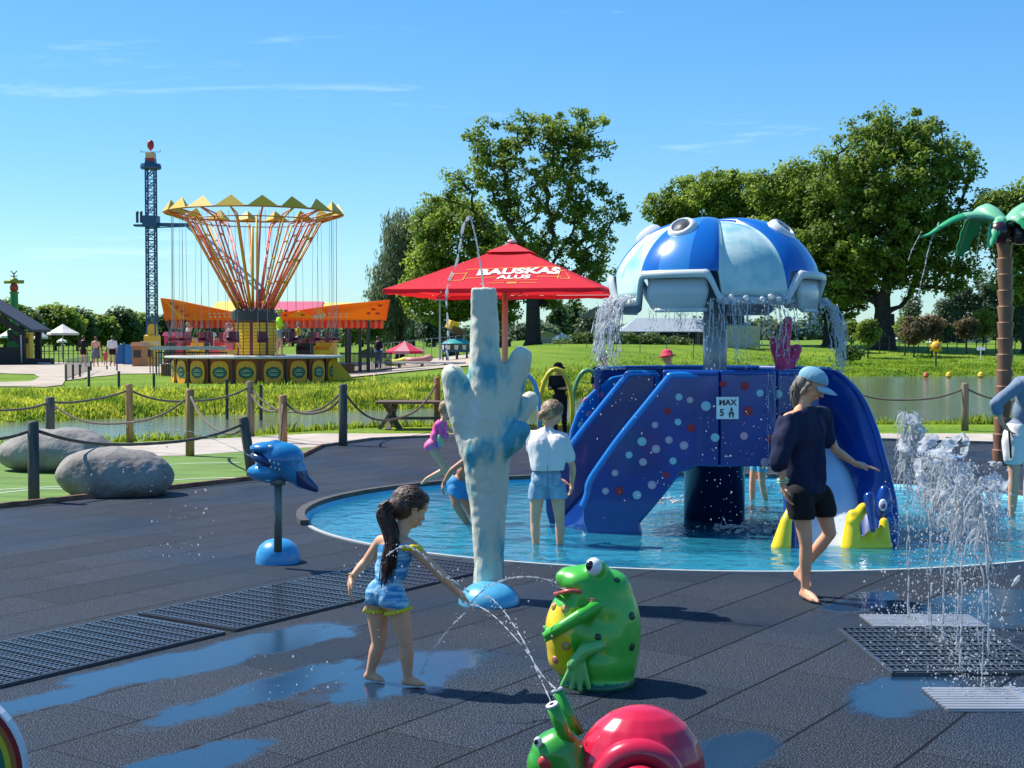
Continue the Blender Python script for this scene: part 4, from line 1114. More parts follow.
# dome ("octopus" head) on its own column through the tower: same structure, so parts of it
t2 = thing('dome_fountain', 'big striped blue and white water dome with bulging eyes', 'water feature', Vector((CX, CY, z0 - .16 + .05)))
base = t2.location
mb = MB(); mb.tube([Vector((0, 0, 0)), Vector((0, 0, 2.35 - base.z))], 0.112, seg=28); mb.build('column', mat('wet_grey', (0.30, 0.34, 0.38), rough=0.25, coat=0.5, var=0.2, vscale=5), t2, smooth=True)
ZR = 2.05 - base.z; HT = 0.70; DS = 0.885
def lobe(a, i_):
    """how blue lobes bulge: 1 in a blue lobe's middle, 0 in a white band"""
    k_ = ((math.degrees(a) + 31 + 45) % 90) - 45        # 0 at lobe centre
    return max(0.0, math.cos(R(k_ * 90 / 26))) if abs(k_) < 26 else 0.0, k_
NA, NZ = 144, 26
vs, fs, mi = [], [], []
for j in range(NZ + 1):
    th = (math.pi / 2) * (j / NZ) * 0.995 + 0.003
    for i in range(NA):
        a = 2 * math.pi * i / NA
        L_, k_ = lobe(a, i)
        r = DS * math.sin(th) ** 0.92 * (1 + 0.055 * L_ ** .5); z = HT * math.cos(th) ** 0.9 * (1 + 0.05 * L_ ** .5 * math.sin(th)) + (0.03 * L_ ** .5) * math.sin(2 * th)
        zz = ZR + z + (0.20 * (1 - z / HT) ** 3 if abs(k_) < 24 else (-0.02))
        vs.append((r * math.sin(a), -r * math.cos(a), zz))
def dcol(k_, side):
    if abs(k_) < 24: return 0 if (abs(k_) > 9) else 2
    return 1
for j in range(NZ):
    for i in range(NA):
        i2_ = (i + 1) % NA
        fs.append((j * NA + i, j * NA + i2_, (j + 1) * NA + i2_, (j + 1) * NA + i))
        a = 2 * math.pi * (i + .5) / NA; mi.append(dcol(lobe(a, i)[1], 0))
m_db = mat('dome_blue', (0.005, 0.12, 0.46), rough=0.22, coat=0.6)
m_dw = mat('dome_pale', (0.56, 0.72, 0.68), rough=0.35, coat=0.4, col2=(0.16, 0.46, 0.50), vscale=3.6, detail=7, lo=0.45, hi=0.7, bump=.15, bscale=25)
m_dl = mat('dome_mid_blue', (0.03, 0.22, 0.58), rough=0.25, coat=0.5)
o = mesh_obj('shell', vs, fs, [m_db, m_dw, m_dl], t2, mi, smooth=True); solidify(o, 0.03, -1)
# rolled rim that climbs over each mouth
mb = MB()
NR = 220
def rim_h(k_): return 0.235 * (1 - sstep(abs(k_), 17.5, 27)) - 0.055
vs = []
for i in range(NR):
    a = 2 * math.pi * i / NR
    k_ = ((math.degrees(a) + 31 + 45) % 90) - 45
    s_ = 1 - sstep(abs(k_), 17.5, 27); h0 = rim_h(k_); sl_ = abs(rim_h(k_ + .5) - rim_h(k_ - .5)) * 57 / .95
    hh = .036 * (1 + .8 * min(1.6, sl_ * .35)); r0 = .90 + .07 * s_
    for (dr, dz) in ((.015, hh), (.045, hh * .5), (.05, -hh * .6), (.03, -hh), (-.01, -hh * .9), (-.015, hh * .8)):
        vs.append(((r0 + dr) * math.sin(a), -(r0 + dr) * math.cos(a), ZR + h0 + dz))
mb.add(vs, [(6 * i + k_, 6 * i + (k_ + 1) % 6, 6 * ((i + 1) % NR) + (k_ + 1) % 6, 6 * ((i + 1) % NR) + k_) for i in range(NR) for k_ in range(6)])
mb.build('rim', mat('rim_white', (0.60, 0.62, 0.60), rough=0.3, coat=0.4, var=.08, vscale=4), t2, smooth=True)
m_pl = mat('mouth_plate', (0.52, 0.54, 0.56), rough=0.35, coat=0.3)
for kk in range(4):
    ac = R(-31 + 90 * kk)
    rad = Vector((math.sin(ac), -math.cos(ac), 0)); tan = Vector((math.cos(ac), math.sin(ac), 0))
    top, bot = 0.215, -0.125
    mb = MB()
    def P(deg, h, r): a_ = ac + R(deg); return Vector((r * math.sin(a_), -r * math.cos(a_), ZR + h))
    mb = MB(); N = 14; vs = []
    for i in range(N + 1):
        u = -1 + 2 * i / N; dg = 1 + 18 * u; lo = -.135 + .03 * sstep(abs(u), .8, 1)
        vs += [P(dg * .92, .17, .925), P(dg, .03, .935), P(dg * (1 - .10 * sstep(abs(u), .6, 1)), lo, .925)]
    mb.add(vs, [(3 * i + q_, 3 * i + q_ + 1, 3 * i + q_ + 4, 3 * i + q_ + 3) for i in range(N) for q_ in (0, 1)]); o = mb.build('mouth_plate', m_pl, t2, smooth=True); solidify(o, 0.035, 0)
    mb = MB(); mb.tube([P(3 - 15 + 30 * i / 10, -.135, .93) for i in range(11)], .02, seg=8); mb.build('mouth_lip', MATS['rim_white'], t2, smooth=True)
for kk, (aa, el) in enumerate([(-35, 47), (57, 47), (-112, 50), (148, 20)]):
    ac = R(aa); rad = Vector((math.sin(ac), -math.cos(ac), 0))
    n = (rad * math.cos(R(el)) + Vector((0, 0, math.sin(R(el))))).normalized()
    qd = n.to_track_quat('Z', 'Y').to_matrix()
    c = (rad * 0.62 + Vector((0, 0, ZR + 0.555))) if kk < 3 else (rad * .8 + Vector((0, 0, ZR + .3)))
    mb = MB(); mb.lathe([(0.155, -0.15), (0.150, 0.02), (0.134, 0.075), (0.112, 0.10), (0.092, 0.108), (0.086, 0.095), (0.084, 0.08), (0.0, 0.08)], seg=28, cap=False)
    mb.v = [tuple(c + qd @ Vector(v)) for v in mb.v]; e = mb.build('eye', MATS['eye_white'] if False else mat('eye_ring', (0.70, 0.71, 0.70), rough=.3, coat=.4), t2, smooth=True)
    mb = MB(); mb.lathe([(0.083, 0.075), (0.083, 0.085), (0.076, 0.094), (0.0, 0.105)], seg=24, cap=False); mb.v = [tuple(c + qd @ Vector(v)) for v in mb.v]
    mb.build('pupil', mat('pupil_grey', (0.12, 0.13, 0.15), rough=0.5, col2=(0.04, 0.045, 0.05), vscale=8), e, smooth=True)

# pink coral on the tower
cb = W(784, 372, 13.3)
t3 = thing('pink_coral', 'three armed pink coral ornament on the slide tower', 'sculpture', (cb.x, cb.y, z1 - .16 - .5))
base = t3.location
q = lambda px, py, dy=0: rel(base, px, py, 13.3 + dy)
k = 13.3 / FPX
pr = [('cap', q(786, 376), q(784, 360), 8 * k, 7 * k), ('cap', q(785, 380), q(786, 425), 8 * k, 9 * k), ('cap', q(783, 364), q(788, 320), 5.6 * k, 4.6 * k), ('cap', q(781, 366), q(774, 342), 6 * k, 5 * k), ('cap', q(788, 368), q(797, 349), 6 * k, 5.5 * k)]
blob('coral', pr, 0.012, mat('coral_pink', (0.88, 0.06, 0.22), rough=0.5, var=0.15, vscale=6, bump=0.4, bscale=20), t3, smooth=5, disp=lambda c: .008 * mnoise.noise(c * 14))
# ================================================================ rope fence, boulders, bench, palm, parasol
m_post = mat('post_weathered', (0.22, 0.17, 0.12), rough=0.85, var=0.35, vscale=6, bump=0.5, bscale=14, stretch=(4, 4, 0.4))
m_postd = mat('post_dark', (0.09, 0.09, 0.085), rough=0.85, var=0.35, vscale=6, bump=0.5, bscale=14, stretch=(4, 4, 0.4))
m_postb = mat('post_brown', (0.34, 0.20, 0.09), rough=0.85, var=0.3, vscale=6, bump=0.5, bscale=14, stretch=(4, 4, 0.4))
m_rope = mat('rope', (0.13, 0.11, 0.09), rough=0.9, var=0.4, vscale=60, bump=0.8, bscale=90)
G_P = 'wooden posts of the rope fence'
POST = {}
def post(key, top, basep, d, w, m, label):
    b = W(basep[0], basep[1], d); tp = W(top[0], top[1], d)
    b.z = min(b.z, 0.0)
    o = MB(); r = w / 2 * d / FPX
    t_ = tp - b
    o.tube([Vector((0, 0, -.05)), t_ * 0.5, t_ * 0.97, t_], [r * 1.03, r, r, r * 0.86], seg=14)
    ob = o.build('fence_post', m, None, smooth=False); ob.location = b
    for p in ob.data.polygons: p.use_smooth = len(p.vertices) == 4
    tag(ob, label, 'post', G_P); POST[key] = (b, tp, r)
post('a', (33, 421), (34, 503), 13.85, 11, m_postd, 'dark weathered post in front of the grey boulder')
post('b', (243, 417), (253, 479), 16.2, 10, m_postd, 'leaning grey post just behind the blue fish head')
post('c', (50, 397), (50, 436), 21.5, 9, m_postd, 'short dark post behind the rear boulder')
post('d', (190, 389), (190, 456), 19.4, 8.5, m_postb, 'tall brown post at the edge of the green turf')
post('e', (283, 395), (283, 443), 21.8, 8.5, m_postb, 'brown post between the canal and the fish head')
post('f', (343, 384), (343, 446), 21.2, 8.5, m_postd, 'slim grey post where turf meets the dark paving')
post('g', (129, 384), (130, 441), 22.2, 7, m_postb, 'light brown post at the canal left of the tall brown one')
post('h', (250, 381), (251, 436), 23.4, 7, m_post, 'pale post at the canal behind the leaning grey post')
post('i', (437, 377), (437, 428), 25.5, 6.5, m_postb, 'post at the canal beside the picnic bench')
post('j', (845, 383), (845, 430), 24.9, 6, m_post, 'grey post at the lake beside the blue slide')
post('k', (965, 383), (965, 431), 24.7, 7, m_post, 'grey post at the lake left of the palm trunk')
post('l', (1085, 384), (1085, 433), 24.3, 7, m_post, 'post at the lake right of the palm trunk')
post('z1', (-40, 399), (-40, 430), 20.5, 8, m_postd, 'post of the rear rope row outside on the left')
post('z2', (-75, 428), (-75, 508), 13.4, 11, m_postd, 'post of the front rope row outside on the left')
G_R = 'ropes slung between the fence posts'
def rope(a, b, sag, label, fa=0.90, fb=0.90, r=0.017):
    A = POST[a][0].lerp(POST[a][1], fa); B = POST[b][0].lerp(POST[b][1], fb)
    pts = []
    n = 26
    for i in range(n + 1):
        s = i / n; p = A.lerp(B, s); p.z -= 4 * sag * s * (1 - s) * (A - B).length * (0.9 + .1 * math.cos(6 * s))
        pts.append(p - A)
    mb = MB(); mb.tube(pts, [r * (1 + .12 * (i % 2)) for i in range(n + 1)], seg=8)
    o = mb.build('fence_rope', m_rope, None, smooth=True); o.location = A
    tag(o, label, 'rope', G_R)
rope('a', 'b', 0.085, 'long rope sagging over the grey boulder')
rope('z2', 'a', 0.10, 'rope leaving the frame left of the dark post')
rope('z1', 'c', 0.10, 'rear rope coming in from the left edge')
rope('c', 'd', 0.135, 'rope from the short dark post to the tall brown post')
rope('d', 'b', 0.09, 'rope from the tall brown post to the leaning post', 0.92, 0.85)
rope('b', 'e', 0.30, 'deep hanging rope beside the leaning post', 0.85, 0.9, r=0.02)
rope('e', 'f', 0.26, 'slack double rope between the brown and slim grey posts', 0.9, 0.82, r=0.02)
rope('c', 'g', 0.07, 'upper rope from the short dark post to the canal post')
rope('g', 'h', 0.13, 'canal rope behind the tall brown post')
rope('h', 'f', 0.17, 'canal rope passing behind the brown post')
rope('h', 'e', 0.14, 'short rope between the pale and brown posts', .82, .8)
rope('f', 'i', 0.16, 'canal rope in front of the picnic bench')
rope('j', 'k', 0.13, 'rope in front of the lake right of the slide')
rope('k', 'l', 0.14, 'rope in front of the lake behind the palm trunk')

# boulders
m_rock = mat('boulder_stone', (0.26, 0.235, 0.21), rough=0.9, var=0.28, vscale=3.5, bump=0.8, bscale=14, detail=8)
def boulder(px, pyb, w, h, seed, label, d=None, ratio=0.62):
    b = G(px, pyb) if d is None else W(px, pyb, d); b.z = 0; k = b.y / FPX
    b.y += w * k * ratio * 0.5
    pr = [('ell', Vector((0, 0, h * k * 0.42)), (w * k * 0.5, w * k * ratio * .5, h * k * 0.58)), ('ell', Vector((-w * k * .12, 0, h * k * .52)), (w * k * .32, w * k * .28, h * k * .47)), ('ell', Vector((w * k * .18, 0, h * k * .33)), (w * k * .34, w * k * .3, h * k * .45))]
    o = blob('boulder', pr, 0.03, m_rock, None, smooth=12, disp=lambda c: .05 * mnoise.noise(c * 2 + Vector((seed, 0, 0))) + .02 * mnoise.noise(c * 6) + .006 * mnoise.noise(c * 18))
    o.location = b; return tag(o, label, 'boulder', 'grey boulders on the green turf')
boulder(101, 499, 120, 50, 1, 'grey rounded boulder lying under the sagging rope')
boulder(46, 473, 128, 42, 5, 'flatter grey boulder behind, cut by the left edge')

# picnic bench by the canal
b = W(415, 431, 25.2); b.z = 0
t = thing('picnic_bench', 'weathered wooden bench with crossed legs by the canal', 'bench', b)
k = b.y / FPX
mw = mat('bench_wood', (0.12, 0.09, 0.07), rough=0.85, var=0.3, vscale=8, stretch=(.3, 4, 4))
mb = MB()
for i in range(5): mb.box((0.25, -0.3 + i * 0.15, 0.50), (1.9, 0.135, 0.045))
mb.build('table_top', mw, t, bevel=0.006)
for x in (-.45, .95):
    mb = MB(); mb.bar((x - .02, -.34, 0), (x + .08, .22, .48), .09, .05); mb.bar((x + .1, .34, 0), (x, -.22, .48), .09, .05); mb.bar((x - .2, -.1, 0), (x + .12, -.1, .47), .08, .06); mb.bar((x + .2, -.05, 0), (x - .12, -.05, .47), .08, .06)
    mb.build('leg', mw, t)
mb = MB(); mb.bar((-.45, 0, .2), (.95, 0, .2), .09, .05); mb.build('stretcher', mw, t)

# artificial palm
pb = W(1000, 466, 17.9); pb.z = 0
t = thing('palm_fountain', 'artificial palm with ringed brown trunk and green leaves', 'sculpture', pb)
k = 17.9 / FPX
HP = (466 - 243) * k
mb = MB(); n = 14; prof = []
for i in range(n):
    z0_ = HP * i / n; z1_ = HP * (i + 1) / n; s = 1 - 0.12 * i / n
    prof += [(0.090 * s, z0_), (0.115 * s, z1_ - .008), (0.108 * s, z1_)]
mb.lathe(prof, seg=20)
mb.v = [(x + 0.05 * math.sin(z * .9), y, z) for x, y, z in mb.v]
mb.build('trunk', mat('palm_brown', (0.25, 0.115, 0.06), rough=0.5, var=.2, vscale=4, coat=.2), t)
tx = Vector((0.03, 0, HP))
mc = mat('coconut', (0.035, 0.008, 0.01), rough=0.3, coat=0.4)
for (dx, dy, dz, r) in ((-.11, -.12, .12, .15), (.16, -.1, .10, .14), (.03, .15, .14, .15), (.30, .02, .16, .12)):
    mb = MB(); mb.ell(tx + Vector((dx, dy, dz)), (r, r, r * 1.05)); mb.build('coconut', mc, t, smooth=True)
ml1 = mat('palm_leaf_green', (0.03, 0.36, 0.13), rough=0.35, coat=0.3)
ml2 = mat('palm_leaf_pale', (0.22, 0.55, 0.30), rough=0.35, coat=0.3)
def palm_leaf(az, L, droop, w, rise=.34):
    d = Vector((math.cos(R(az)), math.sin(R(az)), 0)); s = Vector((-d.y, d.x, 0))
    vs, fs, mi = [], [], []; N = 18
    for i in range(N + 1):
        u = i / N; c = tx + Vector((0, 0, .27)) + d * (L * u) + Vector((0, 0, rise * math.sin(math.pi * min(1, u * 1.1)) - droop * u * u))
        ww = w * (math.sin(math.pi * min(1, 0.12 + u * 0.88)) ** 0.6) * (1 - 0.3 * u)
        z = 0.12 * ww / w * w
        jag = 0.02 * (i % 2)
        vs += [c - s * (ww + jag) - Vector((0, 0, ww * .75)), c - s * ww * .5 - Vector((0, 0, ww * .2)), c, c + s * ww * .5 - Vector((0, 0, ww * .2)), c + s * (ww + jag) - Vector((0, 0, ww * .75))]
    for i in range(N):
        for j in range(4): fs.append((5 * i + j, 5 * i + j + 1, 5 * i + 6 + j, 5 * i + 5 + j)); mi.append(1 if i < 9 else 0)
    o = mesh_obj('leaf', vs, fs, [ml1, ml2], t, mi, smooth=True); solidify(o, 0.02)
palm_leaf(184, 1.14, .20, .115, .16); palm_leaf(-35, 0.95, .30, .20, .2); palm_leaf(222, .42, .36, .12, .12); palm_leaf(30, 1.1, .4, .2); palm_leaf(110, 1.0, .4, .2); palm_leaf(-60, .6, .4, .14, .15)

# red parasol with lettering
ub = W(505, 431, 25.0); ub.z = 0
t = thing('parasol', 'large red parasol with white and gold lettering', 'parasol', ub)
k = 25.0 / FPX
ang = R(11)
ex = Vector((math.cos(ang), math.sin(ang) * -1, 0)); ex = Vector((math.cos(ang), -math.sin(ang) * -1, 0))
S = 1.90
ZE, ZA = 2.53, 3.40
ccx = W(512, 290, 25).x - ub.x
E1 = Vector((math.cos(ang), math.sin(-ang), 0)) ; E1 = Vector((math.cos(ang), math.sin(ang), 0)); E2 = Vector((-E1.y, E1.x, 0))
# front side faces the viewer, turned a little so that the left side shows too
E1 = Vector((math.cos(ang), -math.sin(ang), 0)); E2 = Vector((math.sin(ang), math.cos(ang), 0))
cen = Vector((ccx, 0, 0))
corn = [cen - E1 * S - E2 * S, cen + E1 * S - E2 * S, cen + E1 * S + E2 * S, cen - E1 * S + E2 * S]
m_can = mat('canopy_red', (0.80, 0.012, 0.035), rough=0.75, bump=0.25, bscale=60)
nodes_, links_ = m_can.node_tree.nodes, m_can.node_tree.links
tl = nodes_.new('ShaderNodeBsdfTranslucent'); tl.inputs['Color'].default_value = (0.95, 0.03, 0.04, 1); ms = nodes_.new('ShaderNodeMixShader'); ms.inputs[0].default_value = 0.35
links_.new(nodes_['Principled BSDF'].outputs[0], ms.inputs[1]); links_.new(tl.outputs[0], ms.inputs[2]); links_.new(ms.outputs[0], nodes_['Material Output'].inputs['Surface'])
mb = MB()
def canopy_pt(side, u, v):
    """v 0 at eave, 1 at the top; u -1..1 along the side"""
    a, b = corn[side], corn[(side + 1) % 4]
    e = a.lerp(b, (u + 1) / 2); p = e.lerp(cen, v)
    z = ZE + (ZA - ZE) * (v ** 1.06) - 0.05 * (1 - u * u) * (1 - v) * 0 - 0.03 * math.sin(math.pi * v) * (1 - u * u)
    return Vector((p.x, p.y, z))
for s in range(4):
    NU, NV = 8, 10
    vs = [canopy_pt(s, -1 + 2 * i / NU, j / NV * 0.985) for j in range(NV + 1) for i in range(NU + 1)]
    mb.add(vs, [(j * (NU + 1) + i, j * (NU + 1) + i + 1, (j + 1) * (NU + 1) + i + 1, (j + 1) * (NU + 1) + i) for j in range(NV) for i in range(NU)])
mb.build('canopy', m_can, t, smooth=False)
mb = MB()
for s in range(4):
    a, b = corn[s], corn[(s + 1) % 4]; N = 10
    vs = []
    for i in range(N + 1):
        p = a.lerp(b, i / N) * 1.0; o_ = (p - cen).normalized() * .004
        vs += [Vector((p.x, p.y, ZE - .005)) + o_, Vector((p.x, p.y, ZE - .075 - .012 * math.sin(i * 2.3))) + o_]
    mb.add(vs, [(2 * i, 2 * i + 1, 2 * i + 3, 2 * i + 2) for i in range(N)])
mb.build('valance', m_can, t)
# wind vent
mb = MB(); vs = [Vector((cen.x + x * .34 * 1, y * .34, 0)) for x, y in ((0, 0),)]
cv = []
for s in range(4):
    a, b = corn[s], corn[(s + 1) % 4]
    pa, pb_ = cen.lerp(a, .21), cen.lerp(b, .21)
    mb.add([Vector((pa.x, pa.y, ZA - .155)), Vector((pb_.x, pb_.y, ZA - .155)), Vector((cen.x, cen.y, ZA + .045))], [(0, 1, 2)])
mb.build('vent_flap', mat('canopy_red_top', (0.74, 0.010, 0.03), rough=0.75), t)
m_pole = mat('pole_tan', (0.52, 0.34, 0.25), rough=0.5)
mb = MB(); mb.tube([Vector((0, 0, 0)), Vector((0, 0, ZA - .1))], .055, seg=16); mb.v = [(x + (ccx if z > 9 else ccx * 0), y, z) for x, y, z in mb.v]; mb.build('pole', m_pole, t, smooth=True)
mb = MB(); mb.box((0, 0, .05), (.7, .7, .1)); mb.build('base', mat('base_grey', (.12, .12, .12), rough=.7), t, bevel=.01)
mb = MB(); mb.ell(cen + Vector((0, 0, ZA + .05)), (.09, .09, .045)); mb.build('finial', mat('finial_pale', (.6, .5, .5), rough=.4), t, smooth=True)
mb = MB()
for s in range(4):
    mb.bar(cen + Vector((0, 0, ZA - .12)), corn[s] + Vector((0, 0, ZE - .03)), .03); a, b = corn[s], corn[(s + 1) % 4]
    mb.bar(Vector((0, 0, 2.35)), cen.lerp((a + b) / 2, .5) + Vector((0, 0, (ZE + ZA) / 2 - .06)), .022)
mb.build('rib', mat('rib_pale', (.4, .12, .1), rough=.5), t)
# lettering lies on the canopy sides, arched
def on_canopy(side, x, h, lift=0.012):
    """x metres along the side from its middle, h metres up the slope from the eave"""
    sl = math.hypot(S, ZA - ZE); v = h / sl; hw = S * (1 - v); p = canopy_pt(side, max(-1, min(1, x / hw)), v)
    a, b = corn[side], corn[(side + 1) % 4]; out = ((a + b) / 2 - cen).normalized()
    n = (out * (ZA - ZE) + Vector((0, 0, S))).normalized()
    return p + n * lift
def lay(mb, vs, fs, side, cx, h0, arch=0.0, lift=0.012, mi=0):
    mb.add([on_canopy(side, v[0] + cx, h0 + v[1] - arch * (v[0] ** 2), lift) for v in vs], fs, mi)
def fine(vs, fs, cuts=1):
    bm = bmesh.new(); bv = [bm.verts.new(v) for v in vs]
    for f in fs:
        try: bm.faces.new([bv[i] for i in f])
        except ValueError: pass
    bmesh.ops.triangulate(bm, faces=bm.faces)
    bmesh.ops.subdivide_edges(bm, edges=bm.edges, cuts=cuts, use_grid_fill=True)
    bm.verts.index_update(); out = ([v.co.copy() for v in bm.verts], [tuple(v.index for v in f.verts) for f in bm.faces]); bm.free(); return out
m_let = mat('letter_white', (0.85, 0.78, 0.68), rough=0.6); m_gold = mat('letter_gold', (0.72, 0.36, 0.05), rough=0.5)
for side, nm, sc2 in ((0, 'lettering', 1.0), (3, 'lettering', 1.0)):
    mb = MB(); v, f = text_mesh('BAUSKAS', 0.36, bold=0.016, sx=0.98); v, f = fine(v, f)
    v = [Vector((a[0], a[1] * (1.0 + 0.10 * (abs(a[0]) - .4)), 0)) for a in v]
    lay(mb, v, f, side, 0.34, 0.86, arch=0.12)
    v, f = text_mesh('ALUS', 0.25, bold=0.009, sx=1.0); v, f = fine(v, f); lay(mb, v, f, side, 0.30, 0.58, arch=0.05)
    mb.build('lettering', m_let, t)
    mb = MB()
    def band(y0, x0, x1, w, arch, cx=0.34):
        N = 24; vs = []
        for i in range(N + 1):
            x = x0 + (x1 - x0) * i / N; vs += [on_canopy(side, x + cx, y0 - arch * x * x, .010), on_canopy(side, x + cx, y0 + w - arch * x * x, .010)]
        mb.add(vs, [(2 * i, 2 * i + 1, 2 * i + 3, 2 * i + 2) for i in range(N)])
    band(1.03, -.95, .78, .018, .10); band(.60, -.92, -.36, .018, .10); band(.60, .36, .80, .018, .10); band(.42, -.32, .45, .012, .04, .30); band(.27, -.42, -.12, .018, 0, .30); band(.27, .15, .45, .018, 0, .30); band(.24, -.07, .10, .08, 0, .30)
    for x0_ in (-1.12, .76):   # folded ribbon ends
        N = 6
        for (ya, yb_) in ((.86, .88), (.52, .54)): band(ya, x0_ - .03, x0_ + .2, .018, .10)
        for xx in (x0_ - .03, x0_ + .19):
            vs = [on_canopy(side, xx + .34 + dx, hh - .1 * xx * xx, .010) for hh in (.52, .9) for dx in (0, .018)]; mb.add(vs, [(0, 1, 3, 2)])
    mb.build('ribbon_mark', m_gold, t)

# hoop tunnel behind the slide, and the things beside it
G_HP = 'coloured hoops behind the blue slide'
m_hy = mat('hoop_yellow', (0.72, 0.55, 0.03), rough=.4); m_hg = mat('hoop_green', (0.13, 0.33, 0.12), rough=.4); m_hb = mat('hoop_blue', (0.16, 0.40, 0.58), rough=.4); m_hc = mat('hoop_cream', (0.55, 0.5, 0.3), rough=.4)
for (cx, w, top, bot, d, m, lb) in ((556, 25, 369, 440, 22.0, m_hy, 'yellow hoop nearest to the white shirted visitor'), (588, 24, 370, 440, 22.4, m_hg, 'green hoop between the yellow hoop and the blue fin'), (524, 24, 374, 440, 21.8, m_hb, 'light blue hoop behind the pale coral'), (618, 22, 369, 438, 23.4, m_hc, 'cream hoop peeping over the blue fin')):
    b = W(cx, 440, d); b.z = 0; kk = d / FPX
    hh = (1.65 - (top - 340) * kk); r = w * kk * .5
    pts = [Vector((-r * 1.35, 0, 0)), Vector((-r * 1.3, 0, hh * .45))] + [Vector((-r * 1.3 * math.cos(R(a)), 0, hh * .45 + (hh * .55) * math.sin(R(a)))) for a in range(15, 180, 15)] + [Vector((r * 1.3, 0, hh * .45)), Vector((r * 1.35, 0, 0))]
    mb = MB(); mb.tube(pts, .038, seg=12); o = mb.build('hoop', m, None, smooth=True); o.location = b; tag(o, lb, 'hoop', G_HP)
# ================================================================ rides and buildings beyond the canal
def gz(x, y): return terrain(x, y)
def P_(name, rgb, **k): return mat(name, rgb, **({'rough': .45} | k))
m_ry = P_('ride_yellow', (.82, .48, .015)); m_ro = P_('ride_orange', (.72, .15, .015)); m_rr = P_('ride_red', (.50, .03, .02)); m_rp = P_('ride_pink', (.62, .12, .16))
m_rg = P_('ride_green', (.02, .10, .06)); m_rm = P_('ride_maroon', (.18, .02, .04)); m_st = P_('steel_grey', (.30, .31, .32), metal=.5); m_dk = P_('dark_steel', (.03, .032, .035)); m_pale = P_('deck_pale', (.55, .52, .48), var=.1)
m_or2 = P_('panel_orange', (.38, .06, .012)); m_vi = P_('triangle_gold', (.66, .42, .02))
def glow(m, amt=.5):
    '''thin PVC or cloth that lets the sun through'''
    n, l = m.node_tree.nodes, m.node_tree.links; b = n['Principled BSDF']; tl = n.new('ShaderNodeBsdfTranslucent'); ms = n.new('ShaderNodeMixShader'); ms.inputs[0].default_value = amt
    if b.inputs['Base Color'].links: l.new(b.inputs['Base Color'].links[0].from_socket, tl.inputs['Color'])
    else: tl.inputs['Color'].default_value = b.inputs['Base Color'].default_value
    l.new(b.outputs[0], ms.inputs[1]); l.new(tl.outputs[0], ms.inputs[2]); l.new(ms.outputs[0], n['Material Output'].inputs['Surface']); return m
# chain carousel
DC = 49.8
cb = W(255.5, 380, DC); cb.z = 0.02
t = thing('chain_carousel', 'chain carousel with a crown of yellow triangles over an orange base', 'carousel', cb)
mb = MB(); mb.lathe([(3.22, 0.98), (3.24, 1.02), (3.22, 1.06), (0.3, 1.07)], seg=48); mb.build('platform', m_pale, t)
mb = MB(); mb.lathe([(2.92, 0.0), (2.92, 0.98)], seg=40); mb.build('skirt', m_or2, t)
NPn = 20
def on_cyl(a, r, x, z): return Vector((r * math.cos(a) - x * math.sin(a), r * math.sin(a) + x * math.cos(a), z))
m_wg = P_('wreath_pale', (.45, .5, .3))
proto = None
for i in range(NPn):
    a = 2 * math.pi * i / NPn + .08
    if math.sin(a) > 0.35: continue
    if proto is None:
        mb = MB(); poly = []
        for k_ in range(16):
            th = 2 * math.pi * k_ / 16; poly.append((0.34 * (abs(math.cos(th)) ** .6) * (1 if math.cos(th) > 0 else -1), 0.49 + 0.42 * (abs(math.sin(th)) ** .7) * (1 if math.sin(th) > 0 else -1)))
        mb.prism(poly, 2.93, 2.975, frame=lambda a_, b_, d_: Vector((d_, a_, b_)))
        proto = mb.build('barrel_panel', P_('barrel_amber', (.88, .36, .015)), t)
        mb = MB(); mb.prism([(.27 * math.cos(2 * math.pi * k_ / 18), .5 + .19 * math.sin(2 * math.pi * k_ / 18) * (1 + .15 * (k_ % 2))) for k_ in range(18)], 2.976, 2.985, frame=lambda a_, b_, d_: Vector((d_, a_, b_))); w_ = mb.build('emblem', m_rg, proto)
        mb = MB()
        for s_ in (-1, 1): mb.bar((2.99, -.18, .5 + .035 * s_), (2.99, .18, .5 + .05 * s_), .008, .022)
        mb.bar((2.99, -.12, .41), (2.99, .12, .41), .008, .03); mb.bar((2.99, -.1, .585), (2.99, .1, .60), .008, .03)
        mb.build('emblem_mark', m_wg, proto); src = proto; proto.rotation_euler.z = a
        for c_ in list(proto.children): pass
    else:
        c_ = copy_tree(src, t); c_.rotation_euler.z = a
mb = MB()
for i in range(NPn):
    a = 2 * math.pi * (i + .5) / NPn + .08; mb.box((2.96 * math.cos(a), 2.96 * math.sin(a), .49), (.05, .06, .97), rz=a)
mb.build('panel_post', m_dk, t)
mb = MB(); mb.lathe([(.78, 1.07), (.78, 2.3)], seg=8, a0=R(22.5)); mb.build('hub', m_rm, t)
mb = MB()
for i in range(8):
    a = R(45 * i); rr = .78 * math.cos(R(22.5)) + .012
    for sx_ in (-.17, .17):
        mb.box(on_cyl(a, rr, sx_, 1.68), (.02, .22, 1.15), rz=a)
mb.build('hub_panel', m_ry, t)
mb = MB()
for i in range(8):
    a = R(45 * i); rr = .78 * math.cos(R(22.5)) + .028
    for sx_ in (-.17, .17):
        for zz in range(9): mb.box(on_cyl(a, rr, sx_, 1.2 + zz * .12), (.012, .2, .014), rz=a)
mb.build('hub_bulbs', P_('bulb_brown', (.2, .1, .02)), t)
mb = MB(); mb.lathe([(.80, 2.3), (.86, 2.35), (.86, 2.66), (.72, 2.74), (.2, 2.8)], seg=24); mb.build('hub_cap', m_dk, t)
mb = MB(); mb.box((-.86, -.25, 1.75), (.32, .4, 1.0)); mb.box((-.98, -.25, 1.75), (.2, .42, .3)); mb.build('side_box', m_rp, t, bevel=.05)
